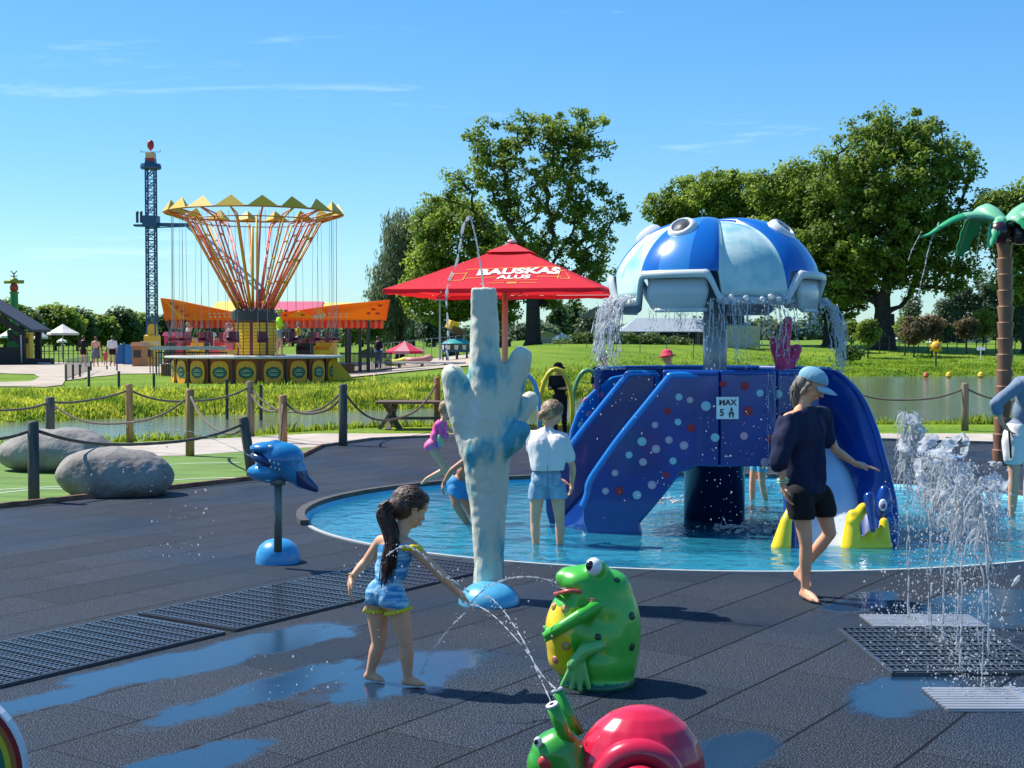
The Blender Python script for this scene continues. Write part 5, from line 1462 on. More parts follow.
mb = MB(); mb.tube([(-.08, 0, 2.7), (-.08, 0, 5.75)], .05, seg=8); mb.tube([(.1, -.1, 2.7), (.1, -.1, 6.2)], .04, seg=8); mb.build('mast', m_vi, t, smooth=True)
NR_ = 18
def rib_mb(col):
    mb = MB()
    for s_, (r0, r1) in enumerate([(0.62, 2.42), (0.42, 2.14)]):
        A = Vector((r0, 0, 2.68)); B = Vector((r1, 0, 5.95 - .1 * s_)); mb.tube([A, B], .032, seg=6, mi=s_)
    A0, B0 = Vector((.62, 0, 2.68)), Vector((2.42, 0, 5.95)); A1, B1 = Vector((.42, 0, 2.68)), Vector((2.14, 0, 5.85))
    for u in (.1, .33, .58, .83): mb.tube([A0.lerp(B0, u), A1.lerp(B1, u)], .03, seg=6, mi=0)
    mb.tube([B0, Vector((3.2, 0, 6.22))], .032, seg=6, mi=0); mb.tube([B1, Vector((2.3, 0, 6.05)), Vector((3.1, 0, 6.2))], .026, seg=6, mi=1)
    return mb
rib = rib_mb(0).build('rib', [m_ro, m_rp], t, smooth=True); rib2 = rib_mb(0).build('rib', [m_vi, m_ro], t, smooth=True)
for i in range(2, NR_):
    c_ = (rib, rib2)[i % 2].copy(); COL.objects.link(c_); c_.parent = t; c_.rotation_euler.z = 2 * math.pi * i / NR_ + .1
rib.rotation_euler.z = .1; rib2.rotation_euler.z = 2 * math.pi / NR_ + .1
mb = MB(); mb.tube([on_cyl(2 * math.pi * i / 48, 3.2, 0, 6.22) for i in range(48)], .035, seg=8, closed=True); mb.tube([on_cyl(2 * math.pi * i / 48, 2.42, 0, 5.95) for i in range(48)], .022, seg=6, closed=True); mb.build('crown_ring', P_('ring_rust', (.42, .14, .05)), t, smooth=True)
first = None
for i in range(NR_):
    a = 2 * math.pi * i / NR_ + .1
    if first is None:
        mb = MB(); hw = 3.2 * math.sin(math.pi / NR_) * .96
        A, B, Cc, D_2 = Vector((3.24, -hw, 6.22)), Vector((3.24, hw, 6.22)), Vector((3.02, 0, 6.62)), Vector((2.75, 0, 6.30))
        mb.add([A, B, Cc, D_2], [(0, 1, 2), (1, 3, 2), (3, 0, 2), (0, 3, 1)]); first = mb.build('crown_triangle', m_vi, t); first.rotation_euler.z = a
    else:
        c_ = first.copy(); COL.objects.link(c_); c_.parent = t; c_.rotation_euler.z = a
# hanging swings
sw = None
for i in range(NR_):
    a = 2 * math.pi * i / NR_ + .1; p = cb + on_cyl(a, 2.96, 0, 0)
    if sw is None:
        sw = thing('swing_seat', 'chain swing seat hanging from the carousel crown', 'swing', p, a, 'swings hanging from the carousel')
        mb = MB()
        for y in (-.17, .17): mb.tube([(0, y * .6, 6.1), (0, y, 2.3)], .007, seg=4); mb.tube([(0, y, 2.3), (-.14, y, 1.75)], .007, seg=4); mb.tube([(0, y, 2.3), (.14, y, 1.65)], .007, seg=4)
        mb.build('chain', m_st, sw)
        mb = MB(); mb.box((0, 0, 1.55), (.32, .38, .03)); mb.box((-.15, 0, 1.74), (.03, .38, .38)); mb.box((0, .18, 1.66), (.3, .02, .1)); mb.box((0, -.18, 1.66), (.3, .02, .1)); mb.build('seat', m_rm, sw, bevel=.01)
    else:
        c_ = copy_tree(sw); c_.location = p; c_.rotation_euler.z = a
# fence ramp of the carousel on the right
mb = MB(); mb.prism([(-.1, 0), (1.0, 0), (.15, .95), (-.1, .95)], -.03, .03); o = mb.build('entrance_ramp', m_ry, t); o.location = (2.85, -.6, 0)
mb = MB(); mb.box((0, 0, .02), (8.2, 7.6, .06)); o = mb.build('concrete_pad', P_('pad', (.30, .29, .27), var=.2), None); o.location = cb + Vector((0, 0, -.02)); tag(o, kind='structure')

# covered ride with an orange winged fascia behind the carousel
DK = 57.0
kk = DK / FPX
kb = W(271, 380, DK); kb.z = 0.03
t = thing('canopy_ride', 'covered ride with a winged orange and yellow fascia', 'ride', kb)
X = lambda px: (px - 271) * kk
Z = lambda py: 1.65 - (py - 340) * kk - kb.z
def dep(x): return 1.4 * (x / 4.9) ** 2          # the fascia curves away at the ends
topl = [(154, 297), (170, 299), (195, 304), (220, 309), (240, 313), (262, 314), (283, 312), (300, 310), (325, 306), (350, 303), (387, 299)]
def topz(px): return float(np.interp(px, [p[0] for p in topl], [p[1] for p in topl]))
mb = MB(); N = 40; vs = []
for i in range(N + 1):
    px = 154 + (387 - 154) * i / N; x = X(px); bx = x * (0.965 if True else 1)
    vs += [Vector((bx, dep(x), Z(320))), Vector((x, dep(x) - .12, Z(topz(px))))]
mb.add(vs, [(2 * i, 2 * i + 2, 2 * i + 3, 2 * i + 1) for i in range(N)]); o = mb.build('fascia', glow(P_('fascia_orange', (.85, .33, .02), col2=(.80, .16, .03), vscale=.35), .55), t); solidify(o, .06)
def onf(px, py, lift=.10):
    x = X(px); z = Z(py); u = (z - Z(320)) / max(.05, Z(topz(px)) - Z(320)); return Vector((x * (.965 + .035 * u), dep(x) - .12 * u - lift, z))
mb = MB()
for tri in ([(158, 300), (232, 317), (172, 318)], [(383, 302), (315, 309), (322, 318)], [(300, 311), (284, 317), (318, 318)], [(165, 301), (180, 303), (235, 313)]):
    mb.add([onf(*p) for p in tri], [(0, 1, 2)])
mb.build('fascia_wedge', glow(P_('wedge_yellow', (.95, .66, .03)), .55), t)
mb = MB()
def dia(px, py, w, h, lift=.12): mb.add([onf(px - w, py, lift), onf(px, py + h, lift), onf(px + w, py, lift), onf(px, py - h, lift)], [(0, 1, 2, 3)])
for px, py in ((166, 303), (171, 307), (176, 311), (181, 315), (287, 311), (287, 315.5), (304, 315), (379, 305), (373, 309), (369, 313), (378, 313)): dia(px, py, 3.0, 1.3)
mb.build('fascia_diamond', m_rr, t)
mb = MB()
for px0, px1 in ((205, 232), (322, 350)):
    for r_ in (0, 1):
        for i in range(5): dia(px0 + (px1 - px0) * (i + .5) / 5, 313.5 + 3.2 * r_, 1.9, .9, .12)
for px in (236, 320):
    for a_ in range(6):
        th = math.pi * a_ / 6; dx, dy = 6 * math.cos(th), 3.4 * math.sin(th)
        mb.add([onf(px - dx, 316 - dy, .125), onf(px + dx, 316 + dy, .125), onf(px + dx * .9, 316 + dy * .9 + 1.1, .125), onf(px - dx * .9, 316 - dy * .9 + 1.1, .125)], [(0, 1, 2, 3)])
mb.build('fascia_star', P_('star_pale', (.72, .55, .42)), t)
mb = MB(); N = 76; vs = []
for i in range(N + 1):
    px = 160 + (381 - 160) * i / N; x = X(px); y_ = dep(x) - .02 + (.03 if i % 2 else 0); vs += [Vector((x, y_, Z(319.6))), Vector((x, y_ + .02, Z(327.6 + (i % 2))))]
mb.add(vs, [(2 * i, 2 * i + 2, 2 * i + 3, 2 * i + 1) for i in range(N)]); mb.m = [i % 2 for i in range(N)]; o = mb.build('valance', [glow(P_('valance_red', (.70, .05, .03))), glow(P_('valance_coral', (.80, .26, .10)))], t); solidify(o, .02)
mb = MB()
for (a_, b_, m_i) in ((196, 228, 1), (228, 262, 0), (262, 312, 0), (312, 345, 1)):
    xa, xb = X(a_), X(b_); mb.add([Vector((xa, 1.2, Z(319))), Vector((xb, 1.2, Z(319))), Vector((xb * .98, 4.0, Z(300))), Vector((xa * .98, 4.0, Z(300)))], [(0, 1, 2, 3)], m_i)
    mb.add([Vector((xa, 6.8, Z(319))), Vector((xb, 6.8, Z(319))), Vector((xb * .98, 4.0, Z(300))), Vector((xa * .98, 4.0, Z(300)))], [(0, 1, 2, 3)], m_i)
o = mb.build('roof', [m_rp, P_('roof_yellow', (.78, .62, .10))], t); solidify(o, .05)
for px, y_ in ((310, .6), (347, 1.0), (356, 1.6), (366, 1.0), (180, .8), (196, 3), (240, 5), (300, 5), (335, 4), (163, 1.2)): MB().tube([(X(px), y_, 0), (X(px), y_, Z(320))], .07, seg=8).build('post', m_dk, t)
mb = MB(); mb.box((X(255), 3.2, .55), (8.2, 5.0, .12)); mb.box((X(255), .66, .35), (8.2, .06, .5), mi=1); mb.box((X(200), .4, Z(348)), (4.4, .08, .16)); mb.build('deck', [m_pale, P_('deck_side', (.35, .12, .04))], t)
mb = MB()
for i in range(44): x = X(340) + i * .035 * 0 + (i * .05); mb.box((x - .0, .1 + .02 * (i % 3), .55), (.028, .028, 1.1))
mb.box((X(340) + 1.1, .1, 1.05), (2.2, .04, .05)); mb.build('railing', m_dk, t)
mb = MB()
for i in range(30): mb.box((X(158) + i * .1, -.2, .62), (.03, .03, 1.0))
mb.box((X(158) + 1.45, -.2, 1.1), (3, .04, .05)); mb.build('railing', m_dk, t)
for px, y_, m_, w_ in ((319, 1.2, m_ry, .5), (172, 2.6, P_('car_red', (.5, .02, .05)), .5), (205, 3.0, m_rp, .5), (222, 2.0, P_('car_yellow', (.7, .5, .1)), .5), (300, 2.2, m_dk, .6), (188, 1.4, m_ry, .4)):
    mb = MB(); mb.box((0, 0, .35), (w_ * 1.5, .8, .5)); mb.box((0, .35, .75), (w_ * 1.4, .12, .6)); mb.box((-w_ * .7, 0, .62), (.08, .8, .3)); mb.box((w_ * .7, 0, .62), (.08, .8, .3)); o = mb.build('ride_car', m_, t, bevel=.06); o.location = (X(px), y_, .6)

# blue lattice tower with an arm
DT = 86.0; kt = DT / FPX
tb = W(152.5, 370, DT); tb.z = gz(tb.x, DT)
t = thing('drop_tower', 'tall blue lattice tower with a yellow foot and red top', 'tower', tb)
m_tb = P_('tower_blue', (.01, .07, .16)); Zt = lambda py: 1.65 - (py - 340) * kt - tb.z; Xt = lambda px: (px - 152.5) * kt
mb = MB(); w = .27; H = Zt(168); z0_ = Zt(326)
for x in (-w, w):
    for y in (-w, w): mb.bar((x, y, z0_ - 1), (x, y, H), .085)
ns = 26
for i in range(ns):
    a, b = z0_ + (H - z0_) * i / ns, z0_ + (H - z0_) * (i + 1) / ns
    for (x0, y0), (x1, y1) in (((-w, -w), (w, -w)), ((w, -w), (w, w)), ((w, w), (-w, w)), ((-w, w), (-w, -w))):
        if i % 2: x0, y0, x1, y1 = x1, y1, x0, y0
        mb.bar((x0, y0, a), (x1, y1, b), .045); mb.bar((x0, y0, b), (x1, y1, b), .04)
mb.build('lattice_mast', m_tb, t)
mb = MB(); mb.lathe([(.62, Zt(170)), (.66, Zt(168.5)), (.62, Zt(165))], seg=16); mb.box((0, 0, Zt(164)), (.6, .6, .2)); mb.build('top_ring', m_tb, t)
mb = MB(); mb.box((0, 0, Zt(158.5)), (.56, .56, .62)); mb.build('lantern', P_('lantern_cream', (.62, .42, .2)), t, bevel=.05)
mb = MB(); mb.box((0, 0, Zt(161)), (.58, .58, .2)); mb.build('lantern_band', m_rr, t)
mb = MB(); mb.ell((0, 0, Zt(146)), (.22, .22, .32)); mb.bar((0, 0, Zt(152)), (0, 0, Zt(147)), .08); mb.build('top_ornament', P_('ornament_red', (.35, .02, .02)), t, smooth=True)
mb = MB(); mb.bar((-.6, 0, Zt(153)), (.6, 0, Zt(153)), .03); mb.bar((-.6, 0, Zt(153)), (-.6, 0, Zt(151)), .03); mb.bar((.6, 0, Zt(153)), (.6, 0, Zt(151)), .03); mb.build('cross_bar', m_dk, t)
mb = MB(); mb.box((0, 0, Zt(222)), (.9, .9, .7)); mb.box((-.75, 0, Zt(226)), (.6, .6, .12)); mb.build('gondola', m_tb, t)
mb = MB()
for dx in (-.85, -.6): mb.box((dx, -.1, Zt(219)), (.12, .2, .55)); mb.ell((dx, -.1, Zt(213.5)), (.1, .1, .13), seg=8, rings=6)
mb.build('seat', m_dk, t)
mb = MB(); mb.bar((.3, 0, Zt(225)), (Xt(192), 0, Zt(225.5)), .14, .22); mb.bar((.3, 0, Zt(228)), (Xt(185), 0, Zt(227)), .06); mb.build('arm', m_tb, t)
mb = MB()
A, B = Vector((Xt(189), 0, Zt(225))), Vector((Xt(262), -20, 0)); B.z = (1.65 - (290 - 340) * (DT - 20) / FPX) - tb.z; B.x = (262 - 512) * (DT - 20) / FPX - tb.x
dd = (B - A).normalized(); up = dd.orthogonal().normalized() * .14; s2 = dd.cross(up).normalized() * .14
for o_ in (up + s2, up - s2, -up + s2, -up - s2): mb.bar(A + o_, B + o_, .07)
for i in range(18):
    p, q_ = A.lerp(B, i / 18), A.lerp(B, (i + 1) / 18); sg_ = 1 if i % 2 else -1
    mb.bar(p + up * sg_ + s2, q_ - up * sg_ + s2, .05); mb.bar(p + up - s2 * sg_, q_ + up + s2 * sg_, .05)
mb.bar(B, Vector((B.x, B.y, 0.0)), .3)
mb.build('sloping_boom', m_tb, t)
mb = MB(); mb.lathe([(.62, Zt(350)), (.60, Zt(336)), (.42, Zt(334)), (.38, Zt(324))], seg=4, a0=R(45)); mb.build('foot', P_('foot_yellow', (.72, .42, .02)), t)
mb = MB(); mb.box((0, 0, Zt(360)), (1.0, 1.0, 1.4)); mb.build('footing', P_('footing', (.25, .27, .29)), t)

# green post with a red ball and antlers
gb = W(15, 365, 88); gb.z = gz(gb.x, 88); kg = 88 / FPX; Zg = lambda py: 1.65 - (py - 340) * kg - gb.z
t = thing('totem_pole', 'green column with a red ball, yellow green hat and antlers', 'column', gb)
mb = MB(); mb.lathe([(.26, 0), (.24, Zg(294)), (.30, Zg(293)), (.30, Zg(292))], seg=20); mb.build('column', P_('totem_green', (.02, .24, .05)), t, smooth=False)
mb = MB(); mb.ell((0, 0, Zg(288)), (.27, .27, .34)); mb.build('ball', P_('totem_red', (.45, .05, .02)), t, smooth=True)
mb = MB(); mb.tube([(-.62, 0, Zg(282)), (.62, 0, Zg(282))], .12, seg=10); mb.lathe([(.33, Zg(283)), (.2, Zg(278.5)), (.05, Zg(278))], seg=14); mb.build('hat', P_('totem_lime', (.25, .30, .03)), t, smooth=True)
mb = MB(); mb.bar((0, 0, Zg(278)), (0, 0, Zg(273)), .07)
for s_ in (-1, 1): mb.bar((0, 0, Zg(274.5)), (.2 * s_, 0, Zg(271)), .05); mb.bar((0, 0, Zg(277)), (.22 * s_, 0, Zg(276)), .05)
mb.build('antler', P_('antler_brown', (.25, .12, .05)), t)

# black timber shelter on the left
DH = 84.0; kh = DH / FPX
hb = W(0, 365, DH); hb.z = gz(hb.x, DH); Zh = lambda py: 1.65 - (py - 340) * kh - hb.z; Xh = lambda px: px * kh
t = thing('open_shelter', 'black timber shelter with a pitched roof at the left edge', 'shelter', hb)
m_bkw = mat('black_timber', (.018, .017, .018), rough=.8, var=.3, vscale=4); m_rf = P_('felt_roof', (.025, .035, .055), rough=.7)
sl = lambda px: 308 + (px - 0) * (22 / 36.0)
mb = MB()
pA = [(Xh(-70), Zh(sl(-20))), (Xh(-20), Zh(sl(-20)))]
prof = [(Xh(-85), Zh(331)), (Xh(-22), Zh(295.5)), (Xh(39), Zh(332)), (Xh(39), Zh(329.5)), (Xh(-22), Zh(292)), (Xh(-85), Zh(328.5))]
mb.prism(prof, -1.2, 2.2); mb.build('roof', m_rf, t)
mb = MB(); mb.prism([(Xh(-78), Zh(332)), (Xh(-22), Zh(299)), (Xh(33), Zh(332)), (Xh(22), Zh(332)), (Xh(-22), Zh(306)), (Xh(-66), Zh(332))], -1.0, -.85); mb.prism([(Xh(-78), Zh(332)), (Xh(-22), Zh(299)), (Xh(33), Zh(332)), (Xh(22), Zh(332)), (Xh(-22), Zh(306)), (Xh(-66), Zh(332))], 1.9, 2.1); mb.build('gable_truss', m_bkw, t)
for px in (28, -22, -72):
    for y_ in (-.9, 1.9): MB().box((Xh(px), y_, Zh(331) / 2), (.34, .3, Zh(331))).build('post', m_bkw, t)
mb = MB()
mb.bar((Xh(28), -.9, Zh(347)), (Xh(14), -.9, Zh(331)), .2); mb.bar((Xh(-22), -.9, Zh(345)), (Xh(-8), -.9, Zh(329)), .2); mb.build('brace', m_bkw, t)
mb = MB(); mb.box((Xh(-16), -.9, .55), (Xh(88), .2, 1.1)); mb.box((Xh(44), -1.0, .2), (Xh(28), .6, .42)); mb.build('low_wall', m_bkw, t)
mb = MB(); mb.tube([(Xh(28), -1.15, Zh(335)), (Xh(28.5), -1.15, Zh(362)), (Xh(58), -1.35, Zh(363))], .05, seg=6); mb.build('drain_pipe', P_('pipe_grey', (.35, .38, .4)), t)
for px, m_, h_, w_, lb in ((3, P_('stall_green', (.02, .25, .05)), 2.1, 1.0, 'green cabinet standing under the black shelter'), (13, P_('stall_yellow', (.7, .5, .03)), 1.9, .55, 'yellow cabinet standing under the black shelter')):
    mb = MB(); mb.box((0, 0, h_ / 2), (w_, .8, h_)); mb.box((0, -.42, h_ * .78), (w_ * .8, .04, .35), mi=1); mb.box((0, 0, h_ + .04), (w_ * 1.1, .9, .08)); o = mb.build('cabinet', [m_, m_dk], None, bevel=.02)
    o.location = hb + Vector((Xh(px), 2.5, 0)); tag(o, lb, 'cabinet')

# cream parasols near and far
m_cr2 = mat('parasol_cream', (.66, .62, .54), rough=.8)
def small_parasol(px, py_top, py_edge, w, d, label, group, m=None, pole_bot=None, stripes=None, name='sun_parasol'):
    k = d / FPX; b = W(px, 345, d); b.z = gz(b.x, d)
    Z_ = lambda py: 1.65 - (py - 340) * k - b.z
    t = thing(name, label, 'parasol', b, 0.3, group)
    mb = MB(); r = w * k / 2
    zt, ze = Z_(py_top), Z_(py_edge); n = 8
    ring = [Vector((r * math.cos(2 * math.pi * i / n), r * math.sin(2 * math.pi * i / n), ze)) for i in range(n)]
    ringm = [Vector((r * .5 * math.cos(2 * math.pi * i / n), r * .5 * math.sin(2 * math.pi * i / n), ze + (zt - ze) * .45)) for i in range(n)]
    low = [v * 1 + Vector((0, 0, -.14)) for v in ring]
    vs = low + ring + ringm + [Vector((0, 0, zt))]
    fs, mi_ = [], []
    for i in range(n):
        j = (i + 1) % n; fs += [(i, j, n + j, n + i), (n + i, n + j, 2 * n + j, 2 * n + i), (2 * n + i, 2 * n + j, 3 * n)]; mi_ += [i % 2] * 3
    mb.add(vs, fs); 
    if stripes: mb.m = mi_
    mb.build('canopy', [m or m_cr2] + ([stripes] if stripes else []), t)
    mb = MB(); mb.tube([(0, 0, 0), (0, 0, zt)], .035, seg=8); mb.build('pole', m_st, t, smooth=True)
    return t
GC = 'cream parasols by the kiosks on the left'
small_parasol(63, 324, 333, 31, 92, 'widest cream parasol right of the black shelter', GC)
small_parasol(41, 330, 337, 14, 100, 'small cream parasol just right of the shelter post', GC)
small_parasol(11, 328, 336, 24, 98, 'cream parasol seen under the shelter roof', GC)
small_parasol(62, 338, 341, 10, 112, 'tiny parasol behind the widest cream one', GC)
small_parasol(182, 333, 337, 12, 108, 'pale parasol behind the orange canopy ride', GC)
GD = 'cream parasols of the terrace under the trees'
small_parasol(562, 333, 338, 21, 96, 'leftmost cream terrace parasol beside the oak trunk', GD)
small_parasol(582, 333, 338, 19, 98, 'middle cream terrace parasol beside the oak trunk', GD)
small_parasol(600, 334, 339, 18, 94, 'cream terrace parasol behind the falling water', GD)
small_parasol(614, 333, 337, 16, 100, 'cream terrace parasol left of the grey roof', GD)
small_parasol(405, 341, 351, 40, 66, 'red parasol with a white pattern by the water ride', None, m=P_('red_cloth', (.58, .02, .06), rough=.8), stripes=P_('red_white_cloth', (.55, .22, .24), rough=.8), name='red_parasol')

# grey roofed house behind the dome
DG = 104.0; kq = DG / FPX; b = W(665, 352, DG); b.z = gz(b.x, DG); Zq = lambda py: 1.65 - (py - 340) * kq - b.z; Xq = lambda px: (px - 665) * kq
t = thing('grey_roofed_house', 'long dark timber house with a light grey metal roof', 'house', b)
mb = MB(); mb.box((Xq(690), 3, Zq(333) / 2), (Xq(752) - Xq(628), 4.6, Zq(333))); mb.build('wall', mat('dark_timber', (.03, .027, .025), rough=.8, var=.3, vscale=2), t)
mb = MB(); za, zb = Zq(332.5), Zq(318.5)
mb.add([(Xq(620), -.6, za), (Xq(758), -.6, za), (Xq(745), 3, zb), (Xq(640), 3, zb), (Xq(620), 6.6, za), (Xq(758), 6.6, za)], [(0, 1, 2, 3), (4, 3, 2, 5), (0, 3, 4), (1, 5, 2)]); o = mb.build('roof', mat('roof_metal', (.36, .40, .43), rough=.45, metal=.2, var=.06, vscale=.8, stretch=(6, .2, .2)), t); solidify(o, .08)
for px in (634, 655, 676, 697, 716, 735): MB().box((Xq(px), -.4, Zq(333) / 2), (.14, .14, Zq(333))).build('post', P_('post_pale', (.3, .25, .2)), t)
for px in (640, 660, 684, 706, 726): 
    mb = MB(); mb.box((Xq(px), .66, Zq(340)), (.9, .06, .75)); w_ = mb.build('window', P_('window_frame', (.55, .55, .55)), t); mb = MB(); mb.box((Xq(px), .625, Zq(340)), (.75, .02, .6)); mb.build('pane', P_('window_glass', (.03, .04, .05), rough=.1), w_)
mb = MB()
for i in range(26): mb.box((Xq(632) + i * .25, -.9, .45), (.06, .06, .9))
mb.box((Xq(655), -.9, .88), (6.4, .06, .07)); mb.box((Xq(655), -.9, .45), (6.4, .05, .06)); mb.build('terrace_railing', m_dk, t)
b2 = W(741, 352, 93); b2.z = gz(b2.x, 93); mb = MB(); mb.box((0, 0, .85), (2.6, .08, 1.5)); 
for x in (-1.25, 0, 1.25): mb.box((x, .06, .9), (.1, .1, 1.8))
o = mb.build('fence_panel', mat('panel_beige', (.42, .38, .26), rough=.8, var=.15), None); o.location = b2; o.name = 'board_fence'; tag(o, 'beige board fence left of the pink coral', 'fence')
b2 = W(598, 340, 99); b2.z = gz(b2.x, 99); kz = 99 / FPX
t = thing('thatched_stand', 'thatched brown roof on a pole behind the falling water', 'shelter', b2)
mb = MB(); zz = 1.65 + 22 * kz - b2.z; mb.lathe([(1.35, zz), (1.25, zz + .1), (.75, zz + .45), (.25, zz + .78), (.02, zz + .85)], seg=12); mb.build('thatch', mat('thatch', (.30, .20, .10), rough=.95, var=.3, vscale=12, bump=.6), t)
mb = MB(); mb.tube([(0, 0, 0), (0, 0, zz + .3)], .09, seg=8); mb.build('pole', m_bkw, t)
# low barns in the middle distance, under the tree crowns
for px, w, h, d, c, lb in ((372, 22, 9, 118, (.10, .10, .10), 'grey shed under the willow'), (545, 30, 10, 122, (.34, .34, .33), 'pale grey shed behind the oak trunk'), (500, 22, 10, 119, (.05, .045, .04), 'dark shed behind the parasol pole'), (945, 24, 5, 170, (.6, .6, .58), 'white tent far behind the yellow globe'), (975, 30, 5, 168, (.62, .62, .6), 'long white tent far behind the palm trunk'), (905, 22, 4, 180, (.55, .55, .53), 'white roofed stall between the oak trunks'), (470, 26, 7, 121, (.2, .17, .13), 'brown shed between the leafy trees')):
    b = W(px, 345, d); b.z = gz(b.x, d); k = d / FPX; hh = (5 if px > 900 else 7) * k + h * k * .5
    t = thing('shed' if px < 900 else 'tent', lb, 'shed' if px < 900 else 'tent', b)
    mb = MB(); W2, Hh = w * k / 2, h * k; mb.prism([(-W2, 0), (W2, 0), (W2, Hh * .7), (0, Hh * 1.15), (-W2, Hh * .7)], 0, 3); mb.build('wall', P_('shed_' + str(px), c, rough=.8), t)
    mb = MB(); mb.prism([(-W2 * 1.1, Hh * .66), (0, Hh * 1.16), (W2 * 1.1, Hh * .66), (W2 * 1.1, Hh * .72), (0, Hh * 1.24), (-W2 * 1.1, Hh * .72)], -.3, 3.3); mb.build('roof', P_('shed_roof_' + str(px), tuple(min(.7, x * 1.3) for x in c), rough=.7), t)

# water ride in the middle distance: teal pavilion with a tipping yellow cube, decks and boats
DP = 66.0; kp = DP / FPX; b = W(457, 372, DP); b.z = gz(b.x, DP); Zp = lambda py: 1.65 - (py - 340) * kp - b.z; Xp = lambda px: (px - 457) * kp
t = thing('water_pavilion', 'round teal roofed pavilion with dark scalloped sides', 'pavilion', b)
mb = MB(); mb.lathe([(.78, Zp(344)), (.72, Zp(343)), (.42, Zp(339.5)), (.06, Zp(338.5))], seg=20); mb.build('roof', P_('teal_roof', (.03, .30, .28)), t, smooth=True)
mb = MB(); mb.lathe([(.74, Zp(352)), (.74, Zp(344.2))], seg=20); mb.build('drum', P_('drum_dark', (.01, .06, .10)), t)
mb = MB()
for i in range(12):
    a = 2 * math.pi * i / 12; mb.prism([(-.11, Zp(345)), (.11, Zp(345)), (.07, Zp(349.5)), (-.07, Zp(349.5))], .745, .76, frame=lambda x_, z_, d_, a=a: on_cyl(a, d_, x_, z_))
mb.build('scallop', P_('scallop_cream', (.6, .55, .35)), t)
mb = MB()
for i in range(8):
    a = 2 * math.pi * i / 8; MB().tube([on_cyl(a, .68, 0, 0), on_cyl(a, .68, 0, Zp(351))], .04, seg=6).build('post', m_dk, t)
cb2 = W(454, 338, DP)
t = thing('tipping_bucket', 'tilted yellow and brown bucket above the teal roof', 'bucket', cb2)
Mr = Matrix.Rotation(R(18), 3, 'Y') @ Matrix.Rotation(R(25), 3, 'Z')
mb = MB(); mb.box((-.07, 0, .62), (.52, .5, .42), rot=Mr); mb.build('body', m_ry, t, bevel=.05)
mb = MB(); mb.box((.1, .02, .36), (.60, .56, .34), rot=Mr); mb.build('lower_half', P_('bucket_brown', (.10, .05, .02)), t, bevel=.05)
mb = MB(); mb.tube([(0, 0, -.1), (0, 0, .5)], .05, seg=8); mb.build('stem', m_dk, t)
for i, (px, w, py, m_, lb) in enumerate([(396, 17, 371, (.62, .55, .05), 'yellow green inflatable boat beside the red parasol'), (418, 22, 370, (.55, .22, .18), 'coral pink inflatable boat right of the yellow one')]):
    k = 62 / FPX; b = W(px, 374, 62); b.z = gz(b.x, 62)
    t = thing('inflatable_boat', lb, 'boat', b, 0.2, 'inflatable boats on the deck')
    mb = MB(); r = w * k / 2; pts = [Vector((r * math.cos(a_) * (1 if math.cos(a_) < 0 else 1.1), .38 * math.sin(a_), .28 + .12 * max(0, math.cos(a_)) ** 2)) for a_ in [2 * math.pi * j / 20 for j in range(20)]]
    mb.tube(pts, .15, seg=10, closed=True); mb.build('tube', P_('boat_' + str(i), m_), t, smooth=True)
    mb = MB(); mb.lathe([(.02, .16), (.33, .18), (.36, .22)], seg=16); mb.v = [(x * r / .36, y, z) for x, y, z in mb.v]; mb.build('floor', P_('boat_floor', (.2, .2, .2)), t)
b = W(420, 377, 60); b.z = gz(b.x, 60)
t = thing('low_deck', 'long pale low deck beside the inflatable boats', 'deck', b)
mb = MB(); mb.box((0, 0, .22), (4.0, 1.0, .07)); mb.build('deck_top', m_pale, t)
mb = MB()
for x in (-1.9, -.9, .1, 1.1, 1.9): mb.box((x, 0, .09), (.08, .9, .18))
mb.build('leg', m_dk, t)
for px, py0, py1, d, lb in ((440, 300, 372, 70, 'thin grey lamp pole in front of the leafy tree'), (610 - 12, 308, 352, 92, 'thin pole by the terrace parasols'), (269, 268, 352, 120, 'distant thin mast seen through the carousel')):
    b = W(px, 350, d); b.z = gz(b.x, d); k = d / FPX; hh = 1.65 - (py0 - 340) * k - b.z
    mb = MB(); mb.tube([(0, 0, 0), (0, 0, hh * .5), (0, 0, hh)], [.06, .05, .035], seg=8); mb.box((0, 0, hh), (.55, .12, .06)); o = mb.build('lamp_pole', m_st, None, smooth=False); o.location = b; tag(o, lb, 'pole')
# blue screens, bins, small fences on the left
for i, (px, w, h, d, c, lb) in enumerate([(119, 9, 14, 84, (.01, .11, .30), 'left blue screen panel behind the walking visitors'), (129, 9, 14, 83, (.01, .16, .42), 'right blue screen panel behind the walking visitors')]):
    b = W(px, 352, d); b.z = gz(b.x, d); k = d / FPX
    mb = MB(); mb.box((0, 0, .5 * 1.3), (w * k, .06, 1.2)); mb.bar((-w * k / 2, 0, 0), (-w * k / 2, 0, 1.4), .06); mb.bar((w * k / 2, 0, 0), (w * k / 2, 0, 1.4), .06); o = mb.build('blue_screen', P_('screen_' + str(i), c), None); o.location = b; tag(o, lb, 'screen', 'blue screens on the plaza')
GB = 'black stakes in the grass by the canal'
stakes = [(66, 365, 384), (73, 365, 382), (80, 365, 380), (91, 362, 373), (89, 367, 389), (119, 372, 395), (154, 374, 396), (188, 374, 392), (227, 380, 406), (261, 386, 407), (117, 363, 373), (107, 366, 372)]
